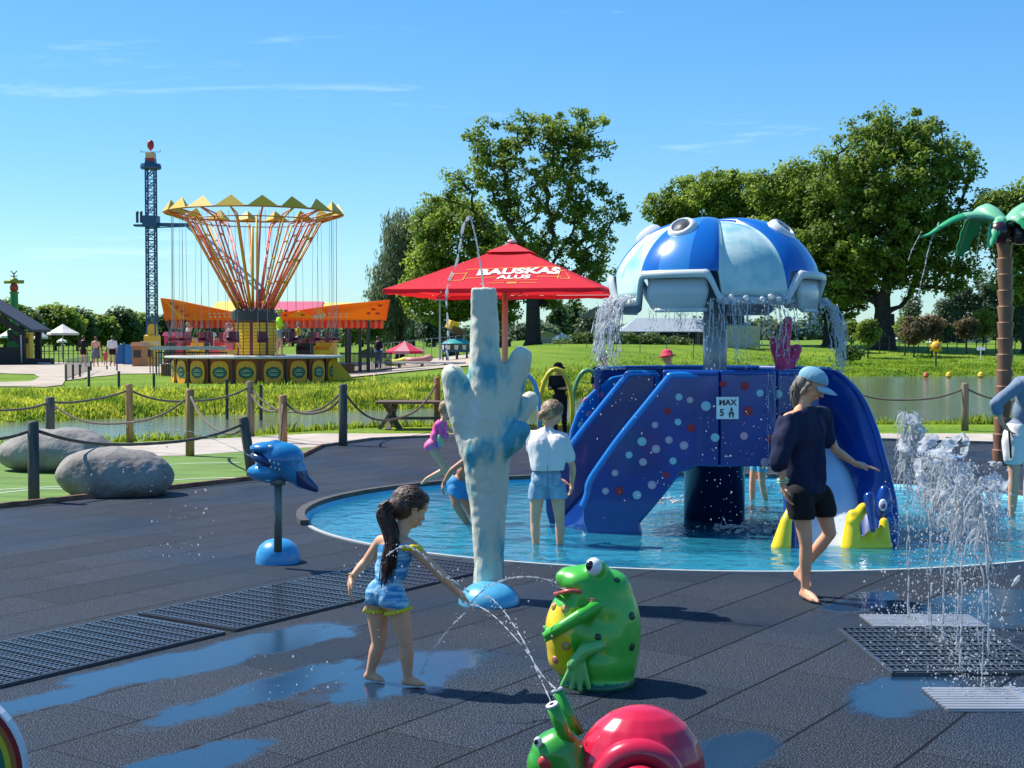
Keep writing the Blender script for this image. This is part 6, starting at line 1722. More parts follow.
for i, (px, pt, pb2) in enumerate(stakes):
    d = 2244 / (pb2 - 340) * .985
    b = W(px, pb2, d); b.z = gz(b.x, d) - .02; k = d / FPX; hh = 1.65 - (pt - 340) * k - b.z
    mb = MB(); mb.tube([(0, 0, 0), (0, 0, hh)], .045 if i < 5 else .04, seg=8); mb.lathe([(.05, hh), (.05, hh + .02), (.0, hh + .03)], seg=8); o = mb.build('stake', m_dk, None); o.location = b
    tag(o, ['nearest stake of the short black fence by the sandy walk', 'second stake of the short black fence', 'third stake of the short black fence', 'far stake at the end of the sandy walk', 'black stake right of the short fence', 'black stake left of the light brown post', 'black stake right of the light brown post', 'black stake just left of the orange carousel base', 'black stake in front of the carousel base', 'black lamp stake right of the pale post', 'thin stake beside the walking child', 'thin stake behind the walking child'][i], 'stake', GB)
mb = MB(); a_, c_ = W(66, 384, 50), W(90, 372, 66); a_.z, c_.z = gz(a_.x, a_.y), gz(c_.x, c_.y)
for i in range(40):
    p = a_.lerp(c_, i / 39); mb.bar(p - a_ + Vector((0, 0, .05)), p - a_ + Vector((0, 0, .75)), .012)
mb.bar(Vector((0, 0, .78)), c_ - a_ + Vector((0, 0, .78)), .03); mb.bar(Vector((0, 0, .1)), c_ - a_ + Vector((0, 0, .1)), .02)
o = mb.build('wire_fence', P_('wire_grey', (.2, .2, .19)), None); o.location = a_; tag(o, 'short wire fence between black stakes by the sandy walk', 'fence')
# thin fences across the plaza and the lawn
def rail_fence(pxa, pxb, d, h, n, lb, m=m_dk, rails=2, w=.05):
    a_, c_ = W(pxa, 350, d), W(pxb, 350, d)
    t = thing('rail_fence', lb, 'fence', (a_.x, d, gz(a_.x, d)))
    mb = MB(); 
    for i in range(n):
        x = (c_.x - a_.x) * i / (n - 1); z = gz(a_.x + x, d) - t.location.z; MB().box((x, 0, z + h / 2), (w, w, h)).build('post', m, t)
    mb = MB(); L_ = c_.x - a_.x
    z1_ = gz(c_.x, d) - t.location.z
    for r_ in range(rails): zz = h * (1 - .42 * r_) - .05; mb.bar((0, 0, zz), (L_, 0, z1_ + zz), w * .6)
    mb.build('rail', m, t)
rail_fence(30, 150, 88, 1.2, 26, 'dark rail fence behind the walking visitors', rails=3)
rail_fence(150, 235, 62, 1.25, 30, 'dark rail fence left of the carousel hub', rails=2, w=.04)
rail_fence(560, 720, 74, 1.1, 7, 'thin wire fence across the lawn behind the slide', m=P_('wire_post', (.15, .13, .1)), rails=1, w=.04)
rail_fence(870, 1015, 92, 1.1, 16, 'dark rail fence on the right bank beneath the trees', rails=2)
rail_fence(375, 480, 84, 1.3, 14, 'rail fence behind the water ride', m=m_st, rails=2)
# colourful clutter behind the carousel: stall roofs and kiosks
for i, (px, w, py0, py1, d, c, lb) in enumerate([(174, 14, 336, 350, 74, (.55, .03, .10), 'crimson kiosk left of the carousel hub'), (150, 12, 345, 352, 80, (.62, .40, .04), 'yellow kiosk at the foot of the blue tower'), (208, 10, 336, 348, 80, (.6, .45, .35), 'pale kiosk behind the carousel'), (140, 10, 346, 356, 78, (.40, .16, .05), 'brown orange kiosk left of the blue tower'),
        (330, 12, 342, 356, 76, (.5, .30, .03), 'ochre kiosk under the orange canopy'), (636 - 10, 0, 0, 0, 0, 0, '')]):
    if not w: continue
    k = d / FPX; b = W(px, 350, d); b.z = gz(b.x, d); zt = 1.65 - (py0 - 340) * k - b.z; ww = w * k
    t = thing('kiosk', lb, 'kiosk', b)
    mb = MB(); mb.box((0, 0, zt * .5), (ww, 1.2, zt)); mb.build('wall', P_('kiosk_' + str(i), c), t)
    mb = MB(); mb.box((0, -.62, zt * .62), (ww * .7, .04, zt * .35)); mb.build('hatch', m_dk, t)
    mb = MB(); mb.prism([(-ww * .6, zt), (ww * .6, zt), (ww * .45, zt + .22), (-ww * .45, zt + .22)], -.8, .8); mb.build('roof', P_('kiosk_roof_' + str(i), tuple(min(.8, x * 1.25 + .1) for x in c)), t)
mb = MB(); b = W(206, 371, 50); 
# buoys on the lake and the yellow globe on the bank
GU = 'coloured buoys floating on the lake'
for px, py, c, lb in ((926, 376, (.62, .12, .03), 'small orange buoy on the lake'), (949, 376, (.75, .48, .02), 'yellow buoy in the middle of the row'), (981, 376, (.72, .50, .03), 'yellow buoy next to the palm trunk'), (1011, 375, (.62, .12, .14), 'pink buoy behind the man at the right edge')):
    d = 1.95 * 1360 / (py + 2 - 340) ; b = W(px, py, d); b.z = WATER_Z + .1
    k = d / FPX; r = (3.2 if 'yellow' in lb else 2.8) * k
    mb = MB(); mb.ell((0, 0, r * .35), (r, r, r)); mb.lathe([(r * 1.02, 0), (r * 1.06, .02), (r * 1.02, .05)], seg=14); mb.tube([(0, 0, r * 1.2), (0, 0, r * 1.6)], .03, seg=6); o = mb.build('buoy', P_('buoy_' + str(px), c), None, smooth=True); o.location = b; tag(o, lb, 'buoy', GU)
b = W(936, 352, 78); b.z = gz(b.x, 78); k = 78 / FPX
t = thing('globe_sign', 'yellow orange globe figure on a short post on the bank', 'figure', b)
zc_ = 1.65 - (346.5 - 340) * k - b.z; r = 5.6 * k
mb = MB(); mb.ell((0, 0, zc_), (r, r, r)); mb.build('globe', P_('globe_yellow', (.80, .42, .02)), t, smooth=True)
mb = MB(); mb.ell((0, -r * .55, zc_ - .03), (r * .55, r * .55, r * .5)); mb.build('globe_face', P_('globe_orange', (.55, .16, .02)), t, smooth=True)
mb = MB()
for i in range(10): a_ = 2 * math.pi * i / 10; mb.bar((r * math.cos(a_), 0, zc_ + r * math.sin(a_)), (r * 1.3 * math.cos(a_), 0, zc_ + r * 1.3 * math.sin(a_)), .07)
mb.build('ray', P_('ray_yellow', (.7, .45, .03)), t); mb = MB(); mb.tube([(0, 0, 0), (0, 0, zc_ - r)], .05, seg=6); mb.build('post', m_dk, t)
b = W(981, 354, 84); b.z = gz(b.x, 84); mb = MB(); mb.box((0, 0, .75), (.5, .04, .22), rot=Matrix.Rotation(R(-25), 3, 'X')); mb.tube([(0, .03, 0), (0, .03, .75)], .03, seg=6); o = mb.build('info_board', P_('board_white', (.7, .7, .7)), None); o.location = b; tag(o, 'small tilted white board on the right bank', 'board')
# ================================================================ people
m_skin = mat('skin', (0.76, 0.38, 0.22), rough=0.5, spec=0.4, var=0.06, vscale=14, sss=0.12)
m_skin2 = mat('skin_tan', (0.50, 0.22, 0.12), rough=0.5, spec=0.4, var=0.06, vscale=14, sss=0.1)
m_lip = mat('lips', (0.42, 0.13, 0.11), rough=0.4)
m_iris = mat('iris_dark', (0.02, 0.012, 0.008), rough=0.2)
def hair_mat(name, c1, c2):
    m = mat(name, c1, rough=0.42, spec=0.5, col2=c2, vscale=30, detail=6, bump=1.0, bscale=45, stretch=(2.2, 2.2, 0.25))
    return m
m_hbr = hair_mat('hair_brown', (0.028, 0.013, 0.008), (0.11, 0.05, 0.026))
m_hbl = hair_mat('hair_blond', (0.22, 0.13, 0.06), (0.48, 0.32, 0.17))
m_hgy = hair_mat('hair_ash', (0.13, 0.11, 0.09), (0.32, 0.27, 0.21))
m_hdk = hair_mat('hair_dark', (0.012, 0.009, 0.008), (0.045, 0.03, 0.022))
def frame(x, z):
    z = z.normalized(); x = (x - z * x.dot(z)).normalized(); y = z.cross(x)
    return Matrix((x, y, z)).transposed()
def body_prims(J, s, hs, g=1.0):
    """overlapping volumes of a body; s scales limbs, hs the head, g the girth"""
    r = s * g
    shL, shR, pel, neck, head = J['shL'], J['shR'], J['pel'], J['neck'], J['head']
    T = frame(shR - shL, neck - pel)
    L = (neck - pel).length
    sw = (shR - shL).length / 2
    t, z = (neck - pel).normalized(), None
    at = lambda u: pel + (neck - pel) * u
    P = {}
    P['torso'] = [('ell', at(.70), (max(sw * .92, .12 * r), .098 * r, L * .30), T), ('ell', at(.42), (.125 * r, .088 * r, L * .28), T), ('ell', at(.02), (.150 * r, .108 * r, L * .22), T),
                  ('ell', at(-.06) + T @ Vector((-.06 * r, -.025 * r * J.get('back', 1), 0)), .078 * r), ('ell', at(-.06) + T @ Vector((.06 * r, -.025 * r * J.get('back', 1), 0)), .078 * r)]
    P['shoulder'] = [('cap', shL.lerp(shR, .08), shL.lerp(shR, .5) + t * .02 * r, .052 * r, .062 * r), ('cap', shR.lerp(shL, .08), shR.lerp(shL, .5) + t * .02 * r, .052 * r, .062 * r), ('cap', shL.lerp(shR, .2), neck, .045 * r, .045 * r), ('cap', shR.lerp(shL, .2), neck, .045 * r, .045 * r)]
    P['neck'] = [('cap', neck - t * .03 * r, head - J['up'] * .05 * hs, .050 * r, .046 * hs)]
    for S in 'LR':
        sh, el, wr = J['sh' + S], J['el' + S], J['wr' + S]
        P['arm' + S] = [('cap', sh, el, .045 * r, .036 * r)]
        P['fore' + S] = [('cap', el, el.lerp(wr, .3), .037 * r, .038 * r), ('cap', el.lerp(wr, .3), wr, .038 * r, .023 * r)]
        hp, kn, an = J['hip' + S], J['kn' + S], J['an' + S]
        P['thigh' + S] = [('cap', hp, hp.lerp(kn, .4), .082 * r, .074 * r), ('cap', hp.lerp(kn, .4), kn, .074 * r, .052 * r)]
        bk = ((hp - kn).normalized() + (an - kn).normalized()) * -1
        calf = kn.lerp(an, .32) + (J['bk' + S] if 'bk' + S in J else Vector((0, 0, 0))) * .018 * r
        P['shin' + S] = [('cap', kn, calf, .050 * r, .053 * r), ('cap', calf, an, .053 * r, .031 * r)]
        toe = J['toe' + S]; fd = (toe - an); fd.z *= .4; fd.normalize(); side = fd.cross(Vector((0, 0, 1))).normalized()
        heel = an - fd * .030 * s - Vector((0, 0, .035 * s))
        P['foot' + S] = [('cap', an, heel, .032 * r, .030 * s), ('cap', an - Vector((0, 0, .01 * s)), toe.lerp(an, .35), .032 * r, .026 * s), ('cap', heel, toe.lerp(heel, .25) + side * .014 * s, .028 * s, .020 * s), ('cap', heel, toe.lerp(heel, .28) - side * .014 * s, .028 * s, .019 * s), ('cap', toe.lerp(an, .25), toe, .024 * s, .015 * s)]
    return P, T
def hand_prims(wr, d, palm_n, s, curl=0.5, side=1):
    """palm, four unequal bent fingers and a thumb leaving the side of the palm"""
    d = d.normalized(); n = (palm_n - d * palm_n.dot(d)).normalized(); x = d.cross(n).normalized() * side
    out = [('cap', wr, wr + d * .05 * s, .022 * s, .024 * s)]
    for o_ in (-.024, -.008, .008, .024): out.append(('cap', wr + d * .015 * s + x * o_ * .6 * s, wr + d * .078 * s + x * o_ * s, .013 * s, .0115 * s))
    for i, (o_, L) in enumerate(((-.027, .060), (-.009, .074), (.009, .080), (.027, .072))):
        a = wr + d * .080 * s + x * o_ * s
        sp = x * (o_ * .35)
        d1 = (d + n * curl * .45 + sp).normalized(); b = a + d1 * L * .48 * s
        d2 = (d + n * curl * 1.3 + sp).normalized(); c = b + d2 * L * .34 * s; d3 = (d + n * curl * 2.2).normalized()
        out += [('cap', a, b, .0095 * s, .0085 * s), ('cap', b, c, .0085 * s, .0078 * s), ('cap', c, c + d3 * L * .25 * s, .0078 * s, .0068 * s)]
    a = wr + d * .025 * s + x * .024 * s; b = a + (d * .55 + x * .75 + n * .25).normalized() * .036 * s; c = b + (d * .9 + x * .3 + n * .35).normalized() * .032 * s
    out += [('cap', a, b, .014 * s, .0105 * s), ('cap', b, c, .0105 * s, .008 * s)]
    return out
def inflate(pr, t):
    out = []
    for p in pr:
        if p[0] == 'cap': out.append(('cap', p[1], p[2], p[3] + t, p[4] + t))
        elif p[0] == 'ell':
            r = p[2] if isinstance(p[2], (tuple, list)) else (p[2],) * 3
            out.append(('ell', p[1], tuple(x + t for x in r)) + tuple(p[3:]))
        else: out.append(p)
    return out
def as_mesh(o):
    me = o.data; return ('mesh', [v.co.copy() for v in me.vertices], [tuple(p.vertices) for p in me.polygons])
def head_prims(J, hs):
    nk = J.get('nose', 1.0)
    h, f, up = J['head'], J['face'].normalized(), J['up'].normalized()
    M = frame(f.cross(up), up)      # x right, z up, y forward = z cross x
    at = lambda x, y, z: h + M @ Vector((x, y, z)) * hs
    if (M @ Vector((0, 1, 0))).dot(f) < 0: M = frame(up.cross(f), up)
    pr = [('ell', at(0, -.012, .022), tuple(v * hs for v in (.073, .088, .080)), M), ('ell', at(0, .018, -.035), tuple(v * hs for v in (.056, .062, .062)), M), ('ell', at(0, .042, -.072), tuple(v * hs for v in (.030, .030, .022)), M), ('ell', at(0, .03, .03), tuple(v * hs for v in (.064, .062, .06)), M)]
    fine_ = [('cap', at(0, .078, .005), at(0, .078 + .019 * nk, -.028), .009 * hs * nk, .013 * hs * nk), ('ell', at(-.010, .086, -.030), .009 * hs), ('ell', at(.010, .086, -.030), .009 * hs), ('ell', at(-.074, -.002, -.005), tuple(v * hs for v in (.008, .018, .028)), M), ('ell', at(.074, -.002, -.005), tuple(v * hs for v in (.008, .018, .028)), M),
             ('cap', at(-.02, .070, -.058), at(.02, .070, -.058), .011 * hs, .011 * hs), ('cap', at(-.042, .062, .024), at(-.014, .076, .020), .008 * hs, .008 * hs), ('cap', at(.042, .062, .024), at(.014, .076, .020), .008 * hs, .008 * hs), ('ell', at(-.034, .05, -.028), .024 * hs), ('ell', at(.034, .05, -.028), .024 * hs)]
    return pr, fine_, at, M
def make_person(label, base, J, s, hs, skin, g=1.0, voxel=0.007, fine=0.004, hands=True, group=None, hide_feet=False):
    t = thing('person', label, 'person', base, group=group)
    B = Vector(base)
    J = {k: (v - B if isinstance(v, Vector) and k not in ('face', 'up', 'hdL', 'hdR', 'pnL', 'pnR', 'bkL', 'bkR') else v) for k, v in J.items()}
    P, T = body_prims(J, s, hs, g)
    hp, hf, at, M = head_prims(J, hs)
    allp = sum(P.values(), []) + hp
    if fine:
        o = blob('body_pre', allp, voxel, skin, None, smooth=10, fac=.5)
        pr2 = [as_mesh(o)] + hf; bpy.data.objects.remove(o)
        if hands:
            for S in 'LR': pr2 += hand_prims(J['wr' + S], J.get('hd' + S, (J['wr' + S] - J['el' + S])), J.get('pn' + S, Vector((0, 0, -1))), s * J.get('hsz', 1.0), J.get('curl' + S, .4), J.get('ts' + S, 1))
        body = blob('body', pr2, fine, skin, t, smooth=3, fac=.5)
        for sd in (-1, 1):
            mb = MB(); mb.ell(at(.029 * sd, .066, .004), tuple(v * hs for v in (.0125, .010, .009)), rot=M); e = mb.build('eye', m_wh, t, smooth=True)
            mb = MB(); mb.ell(at(.029 * sd, .0735, .004), tuple(v * hs for v in (.006, .004, .0065)), rot=M); mb.build('pupil', m_iris, e, smooth=True)
        mb = MB(); mb.ell(at(0, .081, -.054), tuple(v * hs for v in (.021, .006, .0045)), rot=M); mb.ell(at(0, .080, -.062), tuple(v * hs for v in (.018, .007, .0055)), rot=M); mb.build('lips', m_lip, t, smooth=True)
    else:
        if hands:
            for S in 'LR': allp = allp + [('cap', J['wr' + S], J['wr' + S] + (J['wr' + S] - J['el' + S]).normalized() * .12 * s, .03 * s, .02 * s)]
        body = blob('body', allp, voxel, skin, t, smooth=3, fac=.5)
    return t, J, P, at, M
def garment(name, pr, m, t, voxel=.008, th=.0, cuts=(), smooth=8, disp=None):
    return blob(name, pr, voxel, m, t, smooth=smooth, cuts=cuts, disp=disp)
def fold(amp, f, seed=0): return lambda c: amp * mnoise.noise(Vector((c.x * f, c.y * f, c.z * f * .45 + seed))) + amp * .5 * mnoise.noise(Vector((c.x * f * 2.3, c.y * f * 2.3, c.z * f + seed)))
def strands(name, pts, r0, r1, n, spread, m, t, seed=0, thick=.004):
    """a lock of hair: many wavy strands along a path"""
    rs = random.Random(seed); mb = MB(); pts = [Vector(p) for p in pts]
    base = catmull(pts, 5); N = len(base)
    for k in range(n):
        a = rs.random() * 6.28; rr = rs.random() ** .5; ph = rs.random() * 6; L = int(N * (.75 + .25 * rs.random()))
        q = []
        for i in range(max(4, L)):
            u = i / (N - 1); R_ = (r0 + (r1 - r0) * u) * rr * spread
            q.append(base[i] + Vector((math.cos(a + u) * R_, math.sin(a + u) * R_, math.cos(a * 3) * R_ * .5)) + Vector((math.sin(u * 17 + ph), math.cos(u * 15 + ph), 0)) * .004)
        mb.tube(q, [thick * (1 - .6 * i / len(q)) for i in range(len(q))], seg=4, cap=True)
    return mb.build(name, m, t, smooth=True)
def hair_cap(at, M, hs, m, t, back=1.0, low=-.05, vox=.005, extra=(), front=.03):
    pr = [('ell', at(0, -.020, .032), tuple(v * hs for v in (.083, .094, .083)), M), ('ell', at(0, -.045, .0), tuple(v * hs for v in (.079, .070 * back, .080)), M), ('ell', at(0, front, .062), tuple(v * hs for v in (.066, .055, .045)), M)] + list(extra)
    if low < -.05: pr.append(('ell', at(0, -.05, low), tuple(v * hs for v in (.07, .05, .06)), M))
    return blob('hair', pr, vox, m, t, smooth=4, disp=lambda c: .0016 * mnoise.noise(Vector((c.x * 60, c.y * 60, c.z * 14))))

def combed(at, hs, target, m, t, n=260, seed=1, thick=.0022, lift=1.03):
    '''single strands combed over the skull towards a tie point'''
    rs = random.Random(seed); mb = MB(); c = at(0, -.014, .026); tv = (target - c)
    for k in range(n):
        a = rs.uniform(-1, 1) * 2.5; e = rs.uniform(-.05, 1.35)
        p = at(math.sin(a) * math.cos(e) * .080, -.014 + (math.cos(a) * math.cos(e)) * .092, .026 + math.sin(e) * .082)
        if math.cos(a) * math.cos(e) > .75 and e < .5: continue
        d0 = p - c; q = []
        for i in range(8):
            u = i / 7; d = d0.normalized().lerp(tv.normalized(), u).normalized(); L = (d0.length * (1 - u) + tv.length * u); L = max(L, .088 * hs * (1 - u * .1)); q.append(c + d * L * (lift + .012 * math.sin(k + i)))
        mb.tube(q, thick, seg=4, cap=False)
    return mb.build('combed_hair', m, t, smooth=True)
# --- the girl in the blue swimsuit, seen from behind, reaching for the jet
D_ = 6.45
base = G(393, 686)
w = lambda px, py, dy=0.0: W(px, py, D_ + dy)
J = dict(head=w(410, 508, .05), face=Vector((.80, .35, -.42)), up=Vector((.30, .22, .92)), neck=w(399, 536, .02), pel=w(386, 594, 0), shL=w(381, 541, .06), shR=w(413, 547, -.05),
         elL=w(366, 562, .09), wrL=w(352, 577, .04), hdL=Vector((-.15, -.2, -1)), elR=w(436, 570, -.03), wrR=w(456, 591, .02), hdR=Vector((.85, .25, -.75)), pnR=Vector((-.4, 0, -1)), pnL=Vector((1, 0, -.1)),
         hipL=w(377, 603, .045), hipR=w(397, 604, -.04), knL=w(379, 642, .05), knR=w(406, 643, -.04), anL=w(370, 676, .08), anR=w(408, 679, -.02), toeL=w(384, 682, .05), toeR=w(425, 684, -.03), curlL=.5, curlR=.35, hsz=1.25, tsR=-1)
base = Vector((J['anL'].x * .5 + J['anR'].x * .5, D_, 0))
s_, hs_ = .60, .93
J['nose'] = .55
for S in 'LR':
    J['an' + S].z = .041; J['toe' + S].z = .010
t, j, P, at, M = make_person('small girl in a blue swimsuit with yellow frills and a ponytail', base, J, s_, hs_, m_skin, g=1.14, voxel=.0055, fine=.0032)
m_suit = mat('swimsuit_blue', (0.02, 0.22, 0.46), rough=0.5, col2=(0.34, 0.58, 0.72), vscale=10, detail=2, stretch=(1, 1, 5), bump=.3, bscale=60, lo=.42, hi=.60)
ax = (j['neck'] - j['pel']).normalized()
suit = garment('swimsuit', inflate(P['torso'] + P['shoulder'][:2] + [P['thighL'][0], P['thighR'][0], ('cap', j['pel'], j['pel'].lerp(j['neck'], .7), .064, .060)], .005), m_suit, t, voxel=.005, smooth=16,
               cuts=[(j['neck'] - ax * .040, (ax + Vector((-.25, .1, 0))).normalized()), (j['pel'] - ax * .062, (-ax + Vector((.1, -.1, 0))).normalized())], disp=fold(.003, 40))
def frill(name, loop, drop, amp, m, t, n=60, outv=None):
    mb = MB(); vs = []
    for i in range(n):
        u = i / n * len(loop); k = int(u) % len(loop); p = loop[k].lerp(loop[(k + 1) % len(loop)], u - int(u)); c = sum(loop, Vector()) / len(loop)
        o_ = (p - c).normalized(); vs += [p, p + drop + o_ * (.006 + amp * math.sin(i * 2.1))]
    mb.add(vs, [(2 * i, 2 * ((i + 1) % n), 2 * ((i + 1) % n) + 1, 2 * i + 1) for i in range(n)]); o = mb.build(name, m, t, smooth=True); return solidify(o, .002)
m_frill = mat('frill_yellow', (.80, .58, .02), rough=.6)
def ring_at(c, axis, r, rx=1.0, n=24):
    T_ = frame(Vector((.65, -.75, 0)), axis); return [c + T_ @ Vector((r * rx * math.cos(2 * math.pi * i / n), r * math.sin(2 * math.pi * i / n), 0)) for i in range(n)]
for S in 'LR':
    c = j['hip' + S].lerp(j['kn' + S], .10); frill('frill', ring_at(c, (j['hip' + S] - j['kn' + S]), .060), Vector((0, 0, -.018)), .006, m_frill, t)
c = j['neck'] - ax * .045
lp = [j['shR'].lerp(j['neck'], u) + Vector((0, -.028, .018 - .05 * abs(u - .2))) for u in (0, .25, .5)]
mb = MB(); mb.tube(catmull([j['shR'] + Vector((.035, -.01, -.005)), j['shR'] + Vector((.005, -.045, .004)), j['shR'].lerp(j['neck'], .35) + Vector((-.005, -.05, -.015)), j['shR'].lerp(j['neck'], .6) + Vector((-.01, -.05, -.03))], 5), [.016, .018, .017, .019, .017, .016, .018, .016, .016, .017, .015, .015, .014, .014, .012, .010], seg=8); mb.build('shoulder_frill', m_frill, t, smooth=True)
hair_cap(at, M, hs_, m_hbr, t, extra=[('cap', at(0, -.085, -.005), at(0, -.125, -.025), .020 * hs_, .024 * hs_)])
p0 = at(0, -.10, -.012)
combed(at, hs_, at(0, -.098, -.008), m_hbr, t, n=320, thick=.0024)
PT = [p0, p0 + Vector((-.035, -.02, -.035)), w(392, 540, -.04) - base, w(389, 560, -.06) - base, w(385, 588, -.055) - base]
strands('ponytail', PT, .040, .034, 190, 1.0, m_hbr, t, seed=3, thick=.0032)
blob('ponytail_core', caps([(PT[0], .020), (PT[1], .024), (PT[2], .020), (PT[3], .014), (PT[4], .005)]), .006, m_hbr, t, smooth=3)
mb = MB(); mb.tube(ring_at(j['wrL'] + Vector((0, 0, .004)), (j['elL'] - j['wrL']), .018), .004, seg=6, closed=True); mb.build('bracelet', m_gold, t, smooth=True)

# --- woman in the navy top and the cap
D_ = 8.63
base = G(808, 598)
w = lambda px, py, dy=0.0: W(px, py, D_ + dy)
J = dict(head=w(811, 386, 0), face=Vector((.80, -.25, -.55)), up=Vector((.42, -.12, .88)), neck=w(801, 408, .0), pel=w(806, 488, 0), shL=w(823, 416, .12), shR=w(788, 418, -.10),
         elR=w(781, 458, -.16), wrR=w(783, 484, -.15), hdR=Vector((.2, .0, -1)), elL=w(835, 450, .10), wrL=w(856, 464, .06), hdL=Vector((1, -.1, -.22)), pnL=Vector((0, 0, -1)), pnR=Vector((1, 0, 0)),
         hipL=w(819, 496, .07), hipR=w(799, 496, -.07), knR=w(806, 543, -.08), anR=w(805, 586, -.03), toeR=w(817, 597, -.16), knL=w(830, 533, .05), anL=w(800, 571, .12), toeL=w(792, 578, .08), curlL=.12, curlR=.55, tsL=-1, hsz=1.0)
base = Vector((J['anR'].x, D_, 0))
J['anR'].z = .062; J['toeR'].z = .016; J['toeR'].y = D_ - .19
J['anL'].z = max(.12, J['anL'].z * 1); J['toeL'] = J['anL'] + Vector((.05, -.10, -.085))
s_, hs_ = .92, .93
t, j, P, at, M = make_person('barefoot person in a navy top, black shorts and pale blue cap', base, J, s_, hs_, m_skin, g=.88, voxel=.008, fine=.0048)
m_navyc = mat('cloth_navy', (0.003, 0.009, 0.045), rough=.85, bump=.3, bscale=120)
m_blk = mat('cloth_black', (0.006, 0.006, 0.007), rough=.9, bump=.3, bscale=120)
pl = [('ell', p[1], (p[2][0] * 1.0, p[2][1] * 1.15, p[2][2])) + tuple(p[3:]) if p[0] == 'ell' and isinstance(p[2], tuple) else p for p in P['torso'][:3]]
q = lambda px, py, dy=0.0: W(px, py, D_ + dy) - base
pr = inflate(pl, .022) + inflate(P['shoulder'][:2], .020) + [('cap', j['shR'], q(784, 440, -.15), .060, .078), ('cap', q(784, 440, -.15), q(779, 462, -.16), .078, .062), ('cap', j['shL'], q(826, 440, .11), .060, .058), ('cap', q(795, 430, -.02), q(800, 480, 0), .085, .125), ('cap', q(812, 430, .02), q(810, 480, 0), .085, .105)]
garment('top', pr, m_navyc, t, voxel=.009, smooth=8, cuts=[(j['neck'] + Vector((0, 0, .005)), Vector((-.25, -.1, 1)).normalized()), (q(806, 492), Vector((0, 0, -1))), (q(779, 462, -.16), Vector((-.12, 0, -1)).normalized())] [:2], disp=fold(.016, 11, 3))
pr = inflate(P['torso'][2:], .016) + [('cap', j['hipR'], j['hipR'].lerp(j['knR'], .38), .092, .088), ('cap', j['hipL'], j['hipL'].lerp(j['knL'], .40), .090, .088)]
garment('shorts', pr, m_blk, t, voxel=.009, smooth=5, cuts=[(q(806, 517), Vector((.0, 0, -1)))], disp=fold(.004, 16))
mb = MB(); 
for dz, rr in ((0, .030), (.016, .032)): mb.tube(ring_at(j['wrR'] + Vector((0, 0, .012 + dz)), (j['elR'] - j['wrR']), rr), .007, seg=6, closed=True)
mb.build('wristband', mat('band_mint', (.45, .6, .35), rough=.5), t, smooth=True)
# cap: crown and bill
m_cap = mat('cap_blue', (0.17, 0.36, 0.46), rough=.8, col2=(.30, .50, .58), vscale=9, detail=3)
blob('cap_crown', [('ell', at(0, -.008, .052), tuple(v * hs_ for v in (.090, .106, .080)), M)], .006, m_cap, t, smooth=3, cuts=[(at(0, 0, .040), M @ Vector((0, .10, -1)).normalized())])
mb = MB(); vs = []
for i in range(13):
    a = R(20 + 140 * i / 12)
    for (rad, z) in ((.088, .040), (.125, .036), (.165, .022)):
        vs.append(at(.088 / .088 * .080 * math.cos(a) * (1 if rad < .1 else .95), .0 + rad * math.sin(a) * (1.12 if rad > .1 else 1.06), z - .022 * (math.cos(a) ** 2) * (rad / .1)))
mb.add(vs, [(3 * i + k_, 3 * i + k_ + 1, 3 * i + 4 + k_, 3 * i + 3 + k_) for i in range(12) for k_ in (0, 1)]); solidify(mb.build('cap_bill', mat('cap_bill_pale', (.36, .55, .64), rough=.8), t, smooth=True), .005, 0)
mb = MB(); mb.ell(at(0, -.008, .133), .008); mb.build('cap_button', m_cap, t, smooth=True)
blob('hair', [('ell', at(0, -.055, .005), tuple(v * hs_ for v in (.072, .060, .070)), M), ('cap', at(0, -.085, -.02), at(.0, -.095, -.09), .030, .020), ('cap', at(-.066, -.01, .01), at(-.06, -.03, -.07), .02, .014), ('cap', at(.066, -.01, .01), at(.06, -.03, -.07), .02, .014)], .006, m_hgy, t, smooth=4, disp=lambda c: .004 * mnoise.noise(Vector((c.x * 60, c.y * 60, c.z * 12))))
strands('hair_strands', [at(0, -.07, .0), at(0, -.085, -.02) + Vector((-.012, 0, -.05)), at(0, -.085, -.02) + Vector((-.012, 0, -.12)), at(0, -.085, -.02) + Vector((.0, 0, -.17))], .045, .030, 170, 1.0, m_hgy, t, seed=9, thick=.0032)

# --- child in white T-shirt and denim shorts, standing in the pool with the back to the viewer
D_ = 11.15
w = lambda px, py, dy=0.0: W(px, py, D_ + dy)
J = dict(head=w(553, 413, .16), face=Vector((.75, .45, -.45)), up=Vector((.2, .3, .93)), neck=w(547, 429, .10), pel=w(546, 478, 0), shL=w(531, 436, .11), shR=w(564, 438, .06),
         elL=w(534, 462, .18), wrL=w(560, 480, .22), elR=w(573, 468, .05), wrR=w(572, 484, .12), hdR=Vector((-.1, .35, -.9)), hdL=Vector((.9, 0, -.4)), pnR=Vector((-1, 0, 0)), curlR=.8,
         hipL=w(538, 488, 0), hipR=w(557, 488, 0), knL=w(535, 522, .03), knR=w(560, 521, .03), anL=w(536, 556, 0), anR=w(560, 556, .02), toeL=w(540, 560, .12), toeR=w(566, 560, .13), tsR=-1)
base = Vector((J['pel'].x, D_, -.16))
for S in 'LR': J['an' + S].z = -.16 + .07; J['toe' + S].z = -.16 + .016
s_, hs_ = .80, .95
t, j, P, at, M = make_person('child in white T-shirt and denim shorts wading in the pool', base, J, s_, hs_, m_skin, g=.98, voxel=.008, fine=.006)
m_wt = mat('cloth_white', (0.74, 0.71, 0.67), rough=.85, bump=.2, bscale=90)
m_den = mat('denim_pale', (0.20, 0.33, 0.44), rough=.85, col2=(.34, .46, .55), vscale=14, bump=.4, bscale=120)
q = lambda px, py, dy=0.0: W(px, py, D_ + dy) - base
